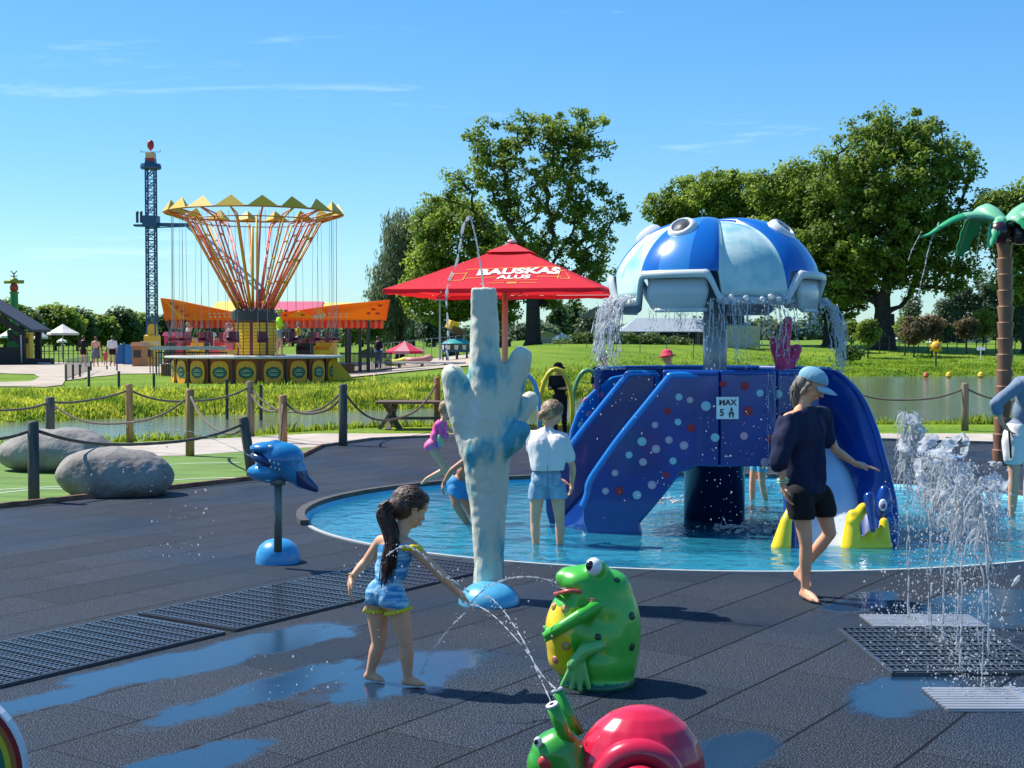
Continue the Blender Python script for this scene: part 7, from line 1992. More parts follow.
pr = inflate(P['torso'][:3], .014) + inflate(P['shoulder'], .008) + [('cap', j['shL'], j['shL'].lerp(j['elL'], .5), .045, .052), ('cap', j['shR'], j['shR'].lerp(j['elR'], .62), .045, .052), ('cap', q(540, 445, .02), q(543, 466, 0), .10, .105), ('cap', q(556, 445, .02), q(552, 466, 0), .10, .105)]
garment('t_shirt', pr, m_wt, t, voxel=.008, smooth=7, cuts=[(j['neck'] + Vector((0, 0, .008)), Vector((.0, .2, 1)).normalized()), (q(546, 470), Vector((0, 0, -1)))], disp=fold(.009, 13, 1))
pr = inflate(P['torso'][2:], .010) + [('cap', j['hipL'], j['hipL'].lerp(j['knL'], .30), .078, .080), ('cap', j['hipR'], j['hipR'].lerp(j['knR'], .30), .078, .080)]
garment('denim_shorts', pr, m_den, t, voxel=.008, smooth=5, cuts=[(q(546, 498), Vector((0, 0, -1))), (q(546, 462), Vector((0, 0, 1)))], disp=fold(.004, 22))
mb = MB()
for cx in (538, 557):
    for (a, b) in (((-4, 474), (4, 474)), ((-4, 474), (-4, 484)), ((4, 474), (4, 484)), ((-4, 484), (0, 487)), ((4, 484), (0, 487))): mb.bar(q(cx + a[0], a[1], -.128), q(cx + b[0], b[1], -.128), .004)
mb.bar(q(547.5, 465, -.125), q(547.5, 490, -.115), .005); mb.build('pocket_seam', mat('seam_blue', (.09, .17, .27), rough=.8), t)
hair_cap(at, M, hs_, m_hbl, t, extra=[('ell', at(-.01, -.10, -.045), .036)])
combed(at, hs_, at(-.01, -.095, -.04), m_hbl, t, n=260, seed=4, thick=.003)
strands('hair_strands', [at(0, -.09, -.03), at(0, -.115, -.06), at(0, -.10, -.10)], .03, .03, 40, 1.2, m_hbl, t, seed=5, thick=.005)

# --- man at the right edge in a grey blue shirt and white shorts, leaning forward
D_ = 13.05
w = lambda px, py, dy=0.0: W(px, py, D_ + dy)
J = dict(head=w(1052, 362, -.1), face=Vector((.8, -.2, -.5)), up=Vector((.6, 0, .8)), neck=w(1034, 378, -.05), pel=w(1018, 432, 0), shL=w(1024, 384, .16), shR=w(1016, 388, -.18),
         elR=w(995, 404, -.22), wrR=w(1003, 424, -.20), hdR=Vector((.6, 0, -.7)), elL=w(1040, 415, .2), wrL=w(1052, 440, .1), hipL=w(1024, 440, .10), hipR=w(1013, 440, -.09), knR=w(1014, 474, -.12), anR=w(1012, 507, -.08), toeR=w(1020, 512, -.26), knL=w(1030, 470, .12), anL=w(1026, 500, .2), toeL=w(1036, 503, .1), pnR=Vector((1, 0, 0)), tsR=-1)
base = Vector((J['anR'].x, D_, -.16))
for S in 'LR': J['an' + S].z = -.16 + .09; J['toe' + S].z = -.16 + .02
t, j, P, at, M = make_person('adult in a grey blue shirt and white shorts at the right edge', base, J, .98, 1.0, m_skin, g=1.0, voxel=.010, fine=.007)
q = lambda px, py, dy=0.0: W(px, py, D_ + dy) - base
m_gb = mat('cloth_greyblue', (0.17, 0.23, 0.31), rough=.8, bump=.3, bscale=90)
pr = inflate(P['torso'][:2] + P['shoulder'] + P['armL'] + P['armR'] + [P['foreR'][0]], .018) + inflate([P['torso'][2]], .012)
garment('shirt', pr, m_gb, t, voxel=.011, smooth=6, cuts=[(q(1014, 427), Vector((-.1, 0, -1)).normalized())], disp=fold(.010, 9))
pr = inflate(P['torso'][2:], .02) + [('cap', j['hip' + S], j['hip' + S].lerp(j['kn' + S], .5), .105, .100) for S in 'LR']
garment('shorts', pr, m_wt, t, voxel=.011, smooth=5, cuts=[(q(1014, 463), Vector((0, 0, -1))), (q(1014, 423), Vector((0, 0, 1)))], disp=fold(.006, 14))
mb = MB(); mb.tube(catmull([q(1009, 430, -.21), q(1010, 445, -.22), q(1011, 458, -.22)], 4), .010, seg=6); mb.build('side_stripe', m_blk, t, smooth=True)
hair_cap(at, M, 1.0, m_hdk, t)

# --- running child in a pink swimsuit behind the coral
D_ = 14.6
w = lambda px, py, dy=0.0: W(px, py, D_ + dy)
J = dict(head=w(447, 409, 0), face=Vector((.9, .2, -.3)), up=Vector((.15, 0, 1)), neck=w(443, 421, 0), pel=w(433, 446, 0), shL=w(444, 424, .07), shR=w(438, 425, -.08), elR=w(446, 436, -.12), wrR=w(457, 434, -.1), elL=w(452, 432, .1), wrL=w(462, 428, .1),
         hipL=w(436, 450, .04), hipR=w(434, 451, -.05), knR=w(447, 469, -.06), anR=w(426, 479, -.02), toeR=w(420, 485, -.03), knL=w(446, 470, .05), anL=w(452, 486, .06), toeL=w(460, 489, .05))
base = Vector((J['anL'].x, D_, 0))
J['anL'].z = .042; J['toeL'].z = .012
t, j, P, at, M = make_person('running child in a bright pink swimsuit behind the pale coral', base, J, .62, .80, m_skin, g=1.1, voxel=.010, fine=.007)
m_pk = mat('cloth_pink', (.80, .03, .30), rough=.6, col2=(.85, .18, .36), vscale=7)
ax = (j['neck'] - j['pel']).normalized()
garment('swimsuit', inflate(P['torso'] + P['shoulder'][:2] + P['armR'][:1], .012), m_pk, t, voxel=.009, smooth=5, cuts=[(j['pel'] - ax * .06, -ax), (j['neck'] - ax * .0, ax)])
mb = MB(); q = lambda px, py, dy=0.0: W(px, py, D_ + dy) - base
mb.ell(q(440, 440, -.085), (.035, .03, .075)); mb.build('side_panel', mat('cloth_turquoise', (.02, .42, .55), rough=.6, col2=(.6, .6, .05), vscale=9), t, smooth=True)
hair_cap(at, M, .80, m_hbl, t)
# --- bare backed child bending in the pool
D_ = 12.5
w = lambda px, py, dy=0.0: W(px, py, D_ + dy)
J = dict(head=w(486, 444, -.05), face=Vector((.7, .1, -.7)), up=Vector((.7, 0, .7)), neck=w(474, 455, -.02), pel=w(458, 483, 0), shL=w(474, 460, .12), shR=w(466, 460, -.10), elR=w(452, 470, -.16), wrR=w(443, 484, -.16), hdR=Vector((-.1, 0, -1)), elL=w(485, 470, .12), wrL=w(492, 486, .1),
         hipL=w(460, 490, .07), hipR=w(455, 490, -.07), knR=w(456, 505, -.12), anR=w(472, 524, -.06), toeR=w(482, 528, -.1), knL=w(468, 508, .08), anL=w(480, 526, .08), toeL=w(492, 528, .05), curlR=.8, pnR=Vector((1, 0, 0)))
base = Vector((J['anR'].x, D_, -.16))
for S in 'LR': J['an' + S].z = -.16 + .06; J['toe' + S].z = -.145
t, j, P, at, M = make_person('bare backed child in blue trunks bending behind the coral stem', base, J, .70, .85, m_skin2, g=1.1, voxel=.010, fine=.006)
ax = (j['neck'] - j['pel']).normalized()
garment('trunks', inflate(P['torso'][2:] + [P['thighL'][0], P['thighR'][0]], .010), P_('cloth_trunks', (.03, .25, .50), rough=.7), t, voxel=.009, smooth=5, cuts=[(j['pel'] + ax * .05, ax), (j['pel'] - ax * .10, -ax)])
hair_cap(at, M, .85, m_hdk, t)

# --- simpler standing poses for the visitors farther away
def stance(base, h, az, arms='down', step=.0, bend=0.0):
    """joints of an upright figure: az is the heading in degrees (0 = +x, 90 = away)"""
    f = Vector((math.cos(R(az)), math.sin(R(az)), 0)); r = Vector((f.y, -f.x, 0)); u = Vector((0, 0, 1)); B = Vector(base)
    p = lambda x, y, z: B + (r * x + f * (y + bend * max(0, z - .52)) + u * z) * h
    J = dict(head=p(0, .01, .925 - .1 * bend), face=f + u * -.15 - u * bend * .5, up=u + f * bend * .6, neck=p(0, 0, .83 - .05 * bend), pel=p(0, 0, .53), back=1)
    for S, k in (('L', -1), ('R', 1)):
        J['sh' + S] = p(.108 * k, 0, .805 - .05 * bend); J['hip' + S] = p(.052 * k, 0, .50)
        if arms == 'down': J['el' + S] = p(.135 * k, -.01, .64); J['wr' + S] = p(.13 * k, .03 + step * k * .3, .50)
        elif arms == 'fwd': J['el' + S] = p(.12 * k, .04, .66); J['wr' + S] = p(.08 * k, .16, .66)
        elif arms == 'up': J['el' + S] = p(.17 * k, .02, .72); J['wr' + S] = p(.14 * k, .10, .82)
        J['kn' + S] = p(.055 * k, .02 + step * k * .4, .28); J['an' + S] = p(.055 * k, -.01 + step * k, .045); J['toe' + S] = p(.06 * k, .09 + step * k, .012)
    return J
def visitor(label, base, h, az, top, bottom, hairm, skin=None, arms='down', step=.05, bend=0.0, skirt=False, vox=.022, long_=False, group='visitors beyond the canal', hat=None, child=False, dress=False, fine=0):
    s = h / 1.65; hs = s * (1.25 if child else 1.02)
    J = stance(base, h, az, arms, step, bend)
    t, j, P, at, M = make_person(label, base, J, s, hs, skin or m_skin, g=1.05, voxel=vox, fine=fine, group=group)
    if top:
        pr = inflate(P['torso'][:2] + P['shoulder'] + P['armL'] + P['armR'], .02 * s) + inflate([P['torso'][2]], .01 * s)
        garment('top', pr, top, t, voxel=vox, smooth=3, cuts=[(j['pel'] + Vector((0, 0, -.02)), Vector((0, 0, -1))), (j['neck'] + Vector((0, 0, .01)), Vector((0, 0, 1)))])
    if bottom:
        if skirt:
            mb = MB(); z = j['pel'].z; mb.lathe([(.12 * s, .12 * s), (.165 * s, 0), (.21 * s, -.2 * s), (.25 * s, -.42 * s)], c=(j['pel'].x, j['pel'].y, z), seg=18, cap=False); solidify(mb.build('skirt', bottom, t, smooth=True), .008)
        else:
            k_ = .95 if long_ else .45
            pr = inflate(P['torso'][2:], .018 * s)
            for S in 'LR': pr += [('cap', j['hip' + S], j['hip' + S].lerp(j['kn' + S], min(1, k_ * 1.1)), .092 * s, .075 * s)] + ([('cap', j['kn' + S], j['kn' + S].lerp(j['an' + S], .9), .07 * s, .05 * s)] if long_ else [])
            garment('trousers' if long_ else 'shorts', pr, bottom, t, voxel=vox, smooth=3, cuts=[(j['pel'] + Vector((0, 0, .07 * s)), Vector((0, 0, 1)))])
    if hat:
        mb = MB(); mb.lathe([(.17 * hs, .0), (.10 * hs, .025 * hs), (.092 * hs, .08 * hs), (.05 * hs, .12 * hs), (0, .125 * hs)], seg=18, cap=False); mb.v = [tuple(at(v[0] / hs, v[1] / hs, v[2] / hs + .03)) for v in mb.v]; solidify(mb.build('hat', hat, t, smooth=True), .006)
    elif hairm: hair_cap(at, M, hs, hairm, t, vox=max(.012, vox * .7))
    return t
cl = lambda n, c: P_('cloth_' + n, c, rough=.85)
def at_px(px, pyb, d=None):
    d = d or 2244 / (pyb - 340); b = W(px, pyb, d); b.z = gz(b.x, d); return b
b = W(113, 368, 77)
for px, h, az, top, bot, hr, kw, lb in (
    (83.5, 1.78, 80, m_blk, m_blk, m_hdk, {}, 'adult in black walking away, leftmost on the sandy walk'),
    (96, 1.72, 95, None, cl('grey', (.14, .16, .17)), m_hbr, dict(skirt=True), 'adult with a bare back and grey skirt walking away'),
    (105.5, .95, 95, cl('coral', (.65, .12, .08)), cl('coral', (.65, .12, .08)), m_hbl, dict(child=True), 'small child in coral red walking between two adults'),
    (112.5, 1.76, 100, m_wt, m_blk, m_hdk, {}, 'adult in white shirt and black shorts on the sandy walk')):
    base = W(px, 368, 77); base.z = gz(base.x, 77) + .03
    visitor(lb, base, h, az, top, bot, hr, **kw)
base = W(378, 372, 64); base.z = gz(base.x, 64); visitor('adult in black top and blue jeans near the red parasol', base, 1.6, 60, m_blk, cl('jeans', (.02, .07, .20)), m_hdk, long_=True, arms='fwd')
base = cb + Vector((.85, -2.2, 1.06)); base = W(279.5, 358, 47.6); base.z = 1.09
visitor('ride attendant in a yellow vest and cap on the carousel platform', base, 1.62, 20, cl('hivis', (.62, .85, .03)), cl('grey_trousers', (.35, .33, .30)), m_hdk, hat=cl('cap_yellow', (.6, .6, .03)), arms='fwd', group=None)
def seated(label, base, h, az, top, bot, hr):
    f = Vector((math.cos(R(az)), math.sin(R(az)), 0)); s = h / 1.65
    J = stance(base, h, az, 'up'); off = Vector((0, 0, -.5 * h + .0))
    for k_ in J:
        if isinstance(J[k_], Vector) and k_ not in ('face', 'up'): J[k_] = J[k_] + off
    for S, kx in (('L', -1), ('R', 1)):
        r = Vector((f.y, -f.x, 0)); J['kn' + S] = J['hip' + S] + f * .25 * h; J['an' + S] = J['kn' + S] - Vector((0, 0, .22 * h)) + f * .05 * h; J['toe' + S] = J['an' + S] + f * .08 * h - Vector((0, 0, .02))
    t, j, P, at, M = make_person(label, base, J, s, s * 1.15, m_skin, g=1.05, voxel=.022, fine=0, group='riders on the swings')
    garment('top', inflate(P['torso'] + P['shoulder'] + P['armL'] + P['armR'], .018 * s), top, t, voxel=.022, smooth=3, cuts=[(j['neck'], Vector((0, 0, 1)))])
    garment('shorts', inflate(P['torso'][2:] + P['thighL'][:1] + P['thighR'][:1], .024 * s), bot, t, voxel=.022, smooth=3)
    hair_cap(at, M, s * 1.15, hr, t, vox=.016)
for px, z, az, top, lb in ((286, 1.66, 190, cl('grey', (.14, .16, .17)), 'child in grey sitting on a swing beside the attendant'), (299, 1.70, 170, cl('sun_yellow', (.75, .45, .03)), 'child in yellow sitting on a swing'), (188, 1.70, 0, m_wt, 'pale dressed child on a swing at the left of the carousel'), (229, 1.68, 20, cl('soft_pink', (.55, .3, .28)), 'child in pale pink on a swing left of the hub')):
    b = W(px, 345, 47.8 if px > 200 else 48.6); b.z = z; seated(lb, b, 1.15, az, top, m_dk, m_hbl)
# behind the slide and the hoops
base = W(676, 404, 22.5); base.z = 0; visitor('person in black with a red sun hat behind the slide tower', base, 1.50, 150, m_blk, m_blk, m_hbr, hat=cl('hat_red', (.70, .04, .08)), bend=.25, vox=.014, group=None, arms='fwd')
base = W(560, 433, 23.2); base.z = 0; visitor('person in black clothes and hat behind the yellow hoop', base, 1.26, 250, m_blk, m_blk, m_hdk, hat=m_blk, long_=True, vox=.014, group=None, arms='fwd', bend=.15)
m_fl = mat('floral_cloth', (.015, .015, .04), rough=.8, col2=(.55, .5, .6), vscale=16, detail=1, lo=.60, hi=.63)
base = W(604, 433, 23.8); base.z = 0; visitor('adult in a dark floral dress behind the falling water', base, 1.42, 280, m_fl, m_fl, m_hbr, skirt=True, vox=.014, group=None)
base = W(759, 495, 14.3); base.z = -.16; visitor('child in light blue shorts standing beyond the tower drum', base, 1.1, 200, cl('aqua', (.10, .42, .60)), cl('aqua', (.10, .42, .60)), m_hbr, vox=.012, group=None, child=True)
# ================================================================ jets, curtains and drops of water
m_jet = water_mat('jet_water', tint=(.97, .99, 1), rough=.03, bscale=40, bump=.8, white=.66, wcol=(.96, .98, 1.0))
m_foam = water_mat('foam_water', tint=(1, 1, 1), rough=.1, bscale=60, bump=.8, white=.85, wcol=(.97, .98, 1.0))
wr_ = random.Random(21)
def drop(mb, p, r, st=1.0):
    """tiny stretched drop: an eight-sided bead"""
    p = Vector(p); a = wr_.random() * 3
    n = 5; vs = [p + Vector((0, 0, r * st)), p - Vector((0, 0, r * st))] + [p + Vector((r * math.cos(a + 2 * math.pi * i / n), r * math.sin(a + 2 * math.pi * i / n), 0)) for i in range(n)]
    mb.add(vs, [(0, 2 + i, 2 + (i + 1) % n) for i in range(n)] + [(1, 2 + (i + 1) % n, 2 + i) for i in range(n)])
def stream(mb, pts, r, wob=.006, sub=6, taper=.8, gaps=0.0, seg=6):
    pts = catmull(pts, sub); n = len(pts); q, rr = [], []
    ph = wr_.random() * 9
    for i, p in enumerate(pts):
        u = i / (n - 1)
        q.append(p + Vector((mnoise.noise(Vector((p.z * 9, ph, 0))), mnoise.noise(Vector((ph, p.z * 9, 3))), 0)) * wob * (.3 + u))
        rr.append(max(.0012, r * (1 - (1 - taper) * u) * (.75 + .7 * mnoise.noise(Vector((i * .8, ph, 1))) )))
    if not gaps: mb.tube(q, rr, seg=seg); return
    i = 0
    while i < n - 2:
        k = i + 2 + int(wr_.random() * 6); k = min(k, n - 1)
        if k - i >= 2: mb.tube(q[i:k + 1], [rr[j] * (.35 + .65 * math.sin(math.pi * (j - i) / (k - i))) for j in range(i, k + 1)], seg=seg)
        i = k + (1 if wr_.random() < gaps else 0)
        if wr_.random() < gaps: drop(mb, q[min(i, n - 1)], rr[min(i, n - 1)])
def finish(mb, name, label, cat, base, group=None, m=None, kind=None):
    b = Vector(base); mb.v = [tuple(Vector(v) - b) for v in mb.v]
    o = mb.build(name, m or m_jet, None, smooth=True); o.location = b
    return tag(o, label, cat, group, kind)
# the row of ground jets on the right
GJ = 'ground jets at the right of the pool'
ground = [(2.33, 7.95, 1.22, .9, 'tallest ground jet nearest to the pool'), (2.40, 7.6, 1.02, 1.25, 'ground jet just right of the tallest one'), (2.42, 7.3, 1.02, 1.2, 'middle ground jet of the row'), (2.44, 7.0, 1.0, 1.1, 'ground jet between the two metal plates'), (2.36, 6.65, .98, .8, 'ground jet above the near plate edge'), (2.28, 6.35, .95, 1.0, 'ground jet nearest to the viewer')]
for (x, y, H, wd, lb) in ground:
    if y < 7.9: x = (y / FPX) * {7.6: 421, 7.3: 434, 7.0: 448, 6.65: 452, 6.35: 473}[y]
    mb = MB(); B_ = Vector((x, y, .015))
    stream(mb, [B_, B_ + Vector((.003, 0, H * .35)), B_ + Vector((-.006, 0, H * .7)), B_ + Vector((.004, 0, H * .96))], .0075, wob=.020, sub=14, taper=1.0, gaps=.22)
    stream(mb, [B_, B_ + Vector((-.010, .01, H * .4)), B_ + Vector((.012, 0, H * .8))], .0045, wob=.03, sub=12, taper=.7, gaps=.5)
    for k_ in range(int(60 * wd)):      # crown of the jet: short ragged lobes that fall back
        a = wr_.random() * 6.28; R_ = .02 + .085 * wr_.random() * wd; z0_ = H * (.74 + .26 * wr_.random()); ln = H * (.05 + .22 * wr_.random() ** 2)
        p = B_ + Vector((math.cos(a) * R_ * .4, math.sin(a) * R_ * .4, z0_)); q_ = B_ + Vector((math.cos(a) * R_, math.sin(a) * R_, z0_ - ln)); 
        stream(mb, [p, p.lerp(q_, .5) + Vector((math.cos(a) * .012, 0, .02)), q_], .005 + .009 * wr_.random() ** 2, wob=.02, sub=4, taper=.35)
    for k_ in range(int(900 * wd)):
        u = wr_.random(); R_ = (.03 + .13 * (1 - u) * wr_.random() + .05 * wr_.random()) * wd; a = wr_.random() * 6.28; z_ = H * (1 - .98 * (1 - u) ** 1.0 * wr_.random() ** .8)
        drop(mb, B_ + Vector((math.cos(a) * R_, math.sin(a) * R_, max(.01, z_))), .0013 + .005 * wr_.random() ** 3.5, 1 + wr_.random())
    for k_ in range(160):
        a = wr_.random() * 6.28; R_ = .28 * wr_.random(); drop(mb, B_ + Vector((math.cos(a) * R_, math.sin(a) * R_, .01 + .09 * wr_.random() ** 2)), .002 + .005 * wr_.random() ** 2)
    finish(mb, 'water_jet', lb, 'water jet', B_, GJ)
# wide glassy heads of the middle jets
def glassy(px, py, d, w, h, seed, lb):
    c = W(px, py, d); k = d / FPX
    pr = [('ell', (0, 0, 0), (w * k * .5, w * k * .3, h * k * .5))] + [('ell', ((wr_.random() - .5) * w * k, (wr_.random() - .5) * w * k * .5, (wr_.random() - .5) * h * k), .028 + .03 * wr_.random()) for _ in range(16)]
    o = blob('water_crown', pr, .011, m_jet, None, smooth=2, disp=lambda c_: .030 * mnoise.noise(c_ * 16 + Vector((seed, 0, 0))) + .014 * mnoise.noise(c_ * 40))
    bm = bmesh.new(); bm.from_mesh(o.data)
    dele = [f for f in bm.faces if mnoise.noise(f.calc_center_median() * 13 + Vector((seed * 3, 1, 2))) > -.10]
    bmesh.ops.delete(bm, geom=dele, context='FACES'); bm.to_mesh(o.data); bm.free()
    o.location = c; o.name = 'water_burst'; tag(o, lb, 'water jet', 'glassy crowns of the ground jets')
glassy(912, 438, 7.95, 12, 40, 1, 'narrow glassy water crown, highest and leftmost')
glassy(932, 468, 7.5, 30, 62, 2, 'broad glassy water crown in the middle of the jets')
glassy(951, 470, 7.0, 26, 62, 3, 'glassy water crown right of the broad one')
glassy(990, 492, 6.9, 18, 44, 4, 'small glassy water crown in front of the palm foot')
mb = MB(); B_ = W(990, 492, 6.9); B_.z = .01
for k_ in range(8): a = wr_.random() * 6.28; stream(mb, [B_ + Vector((.02 * math.cos(a), .02 * math.sin(a), .93)), B_ + Vector((.06 * math.cos(a), .05 * math.sin(a), .75)), B_ + Vector((.09 * math.cos(a), .06 * math.sin(a), .4 + .3 * wr_.random()))], .005, wob=.02, taper=.4, gaps=.5)
stream(mb, [B_, B_ + Vector((0, 0, .4)), B_ + Vector((0, 0, .93))], .008, wob=.012, gaps=.3)
for k_ in range(160): a = wr_.random() * 6.28; R_ = .14 * wr_.random(); drop(mb, B_ + Vector((math.cos(a) * R_, math.sin(a) * R_, 1.0 * wr_.random() ** .7)), .002 + .005 * wr_.random() ** 2, 1.5)
finish(mb, 'water_jet', 'thin jet rising in front of the palm foot', 'water jet', B_, GJ)
# slanting arc at the far right of the jets
mb = MB(); p_ = [W(1020, 575, 7.0), W(1010, 590, 6.95), W(1004, 606, 6.9), W(1001, 622, 6.9)]; stream(mb, p_, .012, gaps=.7); finish(mb, 'water_arc', 'short broken arc of water right of the ground jets', 'water jet', p_[-1])

def pxjet(name, label, pts, d0, r, gaps=.25, drops=20, spread=.02, wob=.006, d1=None, cat='water jet', group=None):
    n = len(pts); d1 = d0 if d1 is None else d1
    P_3 = [W(x, y, d0 + (d1 - d0) * i / (n - 1)) for i, (x, y) in enumerate(pts)]
    mb = MB(); stream(mb, P_3, r, gaps=gaps, wob=wob, sub=8); c = catmull(P_3, 8)
    for k_ in range(drops):
        p = c[int(wr_.random() * (len(c) - 1))]; drop(mb, p + Vector((wr_.gauss(0, spread), wr_.gauss(0, spread), wr_.gauss(0, spread))), .0015 + .004 * wr_.random() ** 2)
    return finish(mb, name, label, cat, P_3[0], group)
pxjet('water_jet', 'jet shooting up from the tip of the pale coral', [(484, 290), (481, 268), (477, 245), (472, 222), (469, 216)], 8.60, .009, gaps=0, drops=10)
pxjet('water_jet', 'falling stream left of the pale coral tip', [(470, 216), (464, 226), (460, 246), (457, 262), (449, 280), (447, 300), (448, 325), (446, 345), (447, 362)], 8.60, .013, gaps=.25, drops=60, wob=.02)
pxjet('water_jet', 'thin arc spouting from the mouth of the green frog', [(557, 583), (540, 578), (520, 577), (500, 581), (486, 588), (475, 598), (467, 611)], 6.42, .0055, drops=60, spread=.010, gaps=.1)
pxjet('water_jet', 'slanting drip line falling beside the feet of the girl', [(467, 611), (455, 622), (443, 636), (432, 652), (423, 668), (419, 676)], 6.42, .004, drops=50, spread=.010, gaps=.3)
pxjet('water_jet', 'upper one of the two jets from the snail feelers', [(551, 702), (541, 680), (530, 655), (518, 633), (505, 612), (492, 598), (484, 596)], 4.93, .0045, drops=50, spread=.010, d1=5.6, gaps=.12)
pxjet('water_jet', 'lower one of the two jets from the snail feelers', [(557, 690), (543, 676), (527, 652), (510, 632), (495, 617), (480, 607), (470, 605)], 5.05, .0045, drops=50, spread=.010, d1=5.7, gaps=.12)
pxjet('water_jet', 'long thin jet from the mouth of the blue fish', [(254, 458), (240, 451), (220, 442), (200, 434), (180, 430), (160, 432), (140, 441)], 9.75, .0035, drops=14, gaps=.2, d1=9.9)
pxjet('water_jet', 'beaded string of water crossing the back of the girl', [(386, 556), (396, 549), (405, 546), (414, 549), (424, 556), (433, 566), (444, 576), (455, 582), (468, 592)], 6.05, .008, drops=26, spread=.012, gaps=.9)
GP_ = 'thin streams dripping from the palm leaves'
pxjet('water_stream', 'longest stream dripping from the left palm leaf', [(939, 222), (932, 238), (927, 255), (925, 266), (921, 282), (918, 300)], 17.8, .011, gaps=.2, group=GP_)
pxjet('water_stream', 'stream dripping from the tip of the left palm leaf', [(922, 231), (917, 240), (912, 250), (908, 262)], 17.8, .009, gaps=.4, group=GP_)
pxjet('water_stream', 'stream dripping from the middle palm leaf', [(981, 226), (979, 238), (977, 252), (976, 264)], 17.8, .009, gaps=.3, group=GP_)
# water running off the dome
GC_ = 'water falling from the dome'
def curtain(label, az0, az1, r, z0_, z1_, n, th, drops, drift=(0, 0), foam=0, fan=.10, name='waterfall'):
    mb = MB()
    for k_ in range(n):
        a = R(az0 + (az1 - az0) * wr_.random()); rr = r * (1 + .05 * wr_.random()); p = Vector((CX + rr * math.sin(a), CY - rr * math.cos(a), z0_ + .03 * wr_.random()))
        L_ = (z0_ - z1_) * (.45 + .55 * wr_.random()); f_ = Vector((math.sin(a), -math.cos(a), 0)) * fan * wr_.random() + Vector((drift[0], drift[1], 0))
        pts = [p, p + f_ * .45 - Vector((0, 0, L_ * .15)), p + f_ * .8 - Vector((0, 0, L_ * .5)), p + f_ - Vector((0, 0, L_))]
        stream(mb, pts, th * (.4 + .9 * wr_.random()), wob=.028, gaps=.35, sub=7, seg=5)
    for k_ in range(drops):
        a = R(az0 + (az1 - az0) * (wr_.random() * 1.15 - .075)); rr = r * (1 + fan * wr_.random() + .04); z_ = z1_ + (z0_ - z1_) * wr_.random()
        u = 1 - (z_ - z1_) / (z0_ - z1_); drop(mb, (CX + rr * math.sin(a) + drift[0] * u + wr_.gauss(0, .012), CY - rr * math.cos(a) + drift[1] * u, z_), .0028 + .0065 * wr_.random() ** 3, 1 + 1.2 * wr_.random())
    for k_ in range(foam):
        a = R(az0 + (az1 - az0) * wr_.random()); mb.ell((CX + r * math.sin(a) * (.97 + .08 * wr_.random()), CY - r * math.cos(a) * (.97 + .08 * wr_.random()), z0_ + wr_.gauss(.01, .022)), (.018 + .02 * wr_.random(), .02, .012 + .02 * wr_.random()), seg=7, rings=5)
    a = R((az0 + az1) / 2)
    return finish(mb, name, label, 'waterfall', (CX + r * math.sin(a), CY - r * math.cos(a), z0_), GC_, m=m_foam if foam else m_jet, kind='stuff')
curtain('wide foamy waterfall off the left edge of the dome', -86, -58, .99, 2.0, 1.38, 60, .010, 520, drift=(-.06, 0), foam=26)
curtain('waterfall running down beside the dome column', -12, 10, .98, 1.99, 1.36, 26, .007, 240, foam=10, fan=.02)
curtain('waterfall off the front white band of the dome', 16, 34, .98, 1.99, 1.36, 15, .007, 200, foam=26, fan=.05)
curtain('waterfall arching off the right edge of the dome', 76, 94, 1.0, 1.98, 1.34, 44, .009, 360, drift=(.10, 0), foam=14)
curtain('short drips hanging from the front left mouth plate', -46, -12, .92, 1.92, 1.70, 22, .004, 150, fan=.02, name='water_drips')
curtain('short drips hanging from the right mouth plate', 46, 72, .92, 1.92, 1.70, 16, .004, 120, fan=.03, name='water_drips')
curtain('spray of drops pouring over the front panel to the pool', 13, 36, 1.16, 1.36, -.02, 12, .003, 420, fan=.05, name='water_drips')
# splashing foam where it lands
for (px, py, w_, seed, lb) in ((775, 529, 120, 1, 'white splashing foam on the pool beside the drum'), (655, 500, 60, 2, 'lighter foam on the pool left of the drum')):
    mb = MB(); c = G(px, py, -.02); k = c.y / FPX
    for k_ in range(420 if seed == 1 else 160):
        x = wr_.gauss(0, w_ * k * .28); y = wr_.gauss(0, .16); r_ = .004 + .016 * wr_.random() ** 2
        mb.ell((c.x + x, c.y + y, -.022 + r_ * .3 + .05 * wr_.random() ** 4), (r_ * 1.8, r_ * 1.3, r_ * .7), seg=6, rings=4)
    for k_ in range(12 if seed == 1 else 3):
        x = wr_.gauss(0, w_ * k * .25); stream(mb, [Vector((c.x + x, c.y, -.03)), Vector((c.x + x + .02, c.y, .05 + .06 * wr_.random())), Vector((c.x + x + .05, c.y, .02))], .007, gaps=.4)
    finish(mb, 'splash_foam', lb, 'foam', c, m=m_foam, kind='stuff')
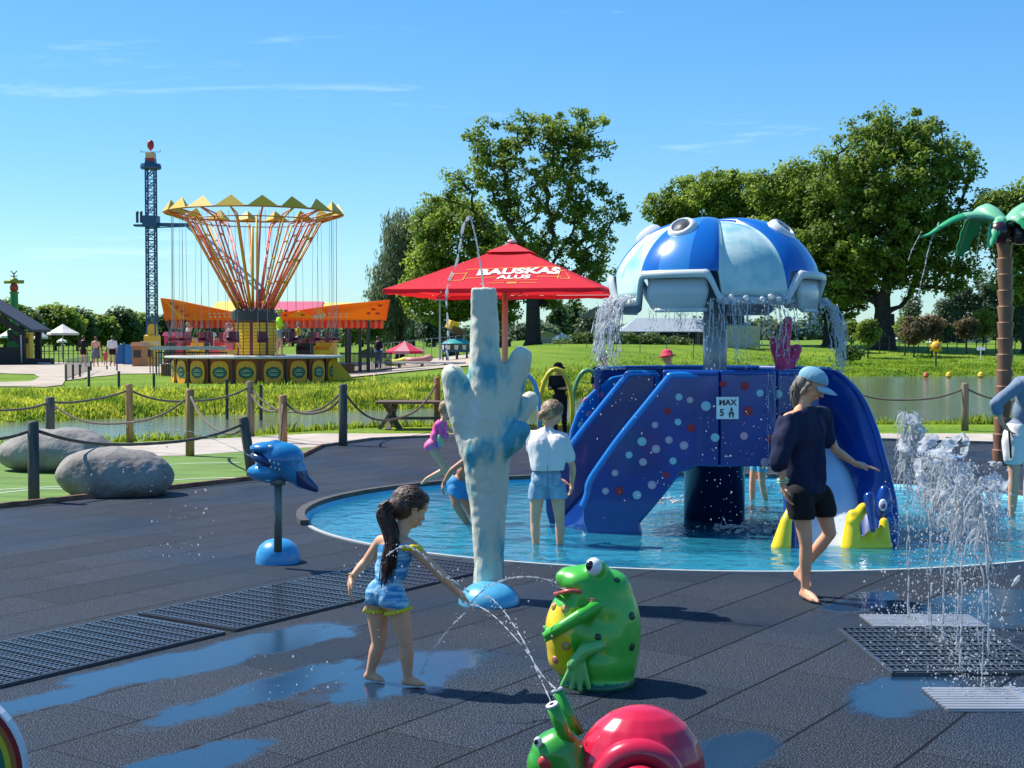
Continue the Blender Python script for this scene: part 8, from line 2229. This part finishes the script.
# loose drops in the air and on the paving
def scatter(label, boxes, seed):
    mb = MB(); r_ = random.Random(seed)
    for (x0, y0, x1, y1, d0, d1, n, rm) in boxes:
        for k_ in range(n):
            d = d0 + (d1 - d0) * r_.random(); p = W(x0 + (x1 - x0) * r_.random(), y0 + (y1 - y0) * r_.random(), d)
            if p.z < .01: p.z = .01 + .02 * r_.random()
            drop(mb, p, rm * (.4 + .8 * r_.random() ** 2), 1 + .6 * r_.random())
    finish(mb, 'water_drops', label, 'water drops', (0, 7, .5), m=m_foam, kind='stuff')
scatter('scattered water drops in the air around the sculptures', [(150, 488, 215, 560, 9.5, 10.5, 36, .008), (60, 420, 170, 490, 12, 13, 40, .008), (245, 655, 345, 705, 5.5, 6.2, 22, .006), (350, 540, 470, 600, 6.0, 6.3, 26, .005), (570, 375, 680, 440, 11.5, 12.3, 60, .007), (430, 560, 560, 640, 5.5, 6.5, 26, .004),
    (700, 400, 800, 520, 11.2, 11.6, 140, .007), (860, 560, 1024, 700, 6.2, 7.8, 240, .006), (340, 560, 380, 640, 6.1, 6.3, 10, .005), (600, 430, 700, 520, 10.5, 11.5, 20, .006)], 5)

# drain mats and jet plates let into the paving
m_mat = mat('drain_rubber', (0.05, 0.055, 0.065), rough=.28, spec=.8)
def drain_mat(c, ux, uy, W_, L_, label, pitch=.036, group='black drain mats'):
    """lattice of bars over a dark tray: ux across, uy along"""
    c = Vector((c[0], c[1], 0)); mb = MB(); rz = math.atan2(ux.y, ux.x)
    mb.box((0, 0, .003), (W_, L_, .006), rz=rz)
    nu, nv = int(W_ / pitch), int(L_ / pitch)
    for i in range(nu + 1):
        p = ux * (-W_ / 2 + W_ * i / nu); mb.box(p + Vector((0, 0, .013)), (.011, L_, .015), rz=rz)
    for i in range(nv + 1):
        p = uy * (-L_ / 2 + L_ * i / nv); hh = .019 if i % 3 == 0 else .013
        mb.box(p + Vector((0, 0, .0055 + hh / 2)), (W_, .012, hh), rz=rz)
    for s_ in (-1, 1): mb.box(ux * s_ * (W_ / 2 + .01) + Vector((0, 0, .009)), (.02, L_ + .04, .018), rz=rz); mb.box(uy * s_ * (L_ / 2 + .01) + Vector((0, 0, .009)), (W_, .02, .018), rz=rz)
    o = mb.build('drain_mat', m_mat, None); o.location = c; tag(o, label, 'drain mat', group)
mid = -6.03
for i, t_ in enumerate((7.35, 6.05, 4.6, 3.15)):
    c = N1 * mid + D1 * t_
    drain_mat(c, N1, D1, .78, 1.22 if i == 0 else (1.28 if i == 1 else 1.40), ['black drain mat behind the girl in blue', 'black drain mat left of the girl in blue', 'long black drain mat at the left edge', 'black drain mat cut by the left frame edge'][i])
drain_mat(((1.90 + 2.68) / 2 - .02, 7.15), Vector((1, .02, 0)).normalized(), Vector((.0, 1, 0)), .80, 1.0, 'black drain mat under the ground jets', group=None)
m_plate = mat('plate_metal', (.42, .43, .45), rough=.35, metal=.5, var=.1, vscale=3)
for (x0, x1, y0, y1, lb) in ((2.07, 2.72, 7.72, 8.06, 'grey slatted plate behind the drain mat'), (1.93, 2.75, 5.98, 6.36, 'grey slatted plate in front of the drain mat')):
    mb = MB(); n = 9
    for i in range(n): mb.box((0, -(y1 - y0) / 2 + (y1 - y0) * (i + .5) / n, .009), (x1 - x0, (y1 - y0) / n - .010, .014))
    mb.box((0, 0, .004), (x1 - x0, y1 - y0, .006)); mb.box((0.0, 0, .0175), (.05, y1 - y0, .006)); o = mb.build('jet_plate', m_plate, None); o.location = ((x0 + x1) / 2, (y0 + y1) / 2, 0); tag(o, lb, 'metal plate')
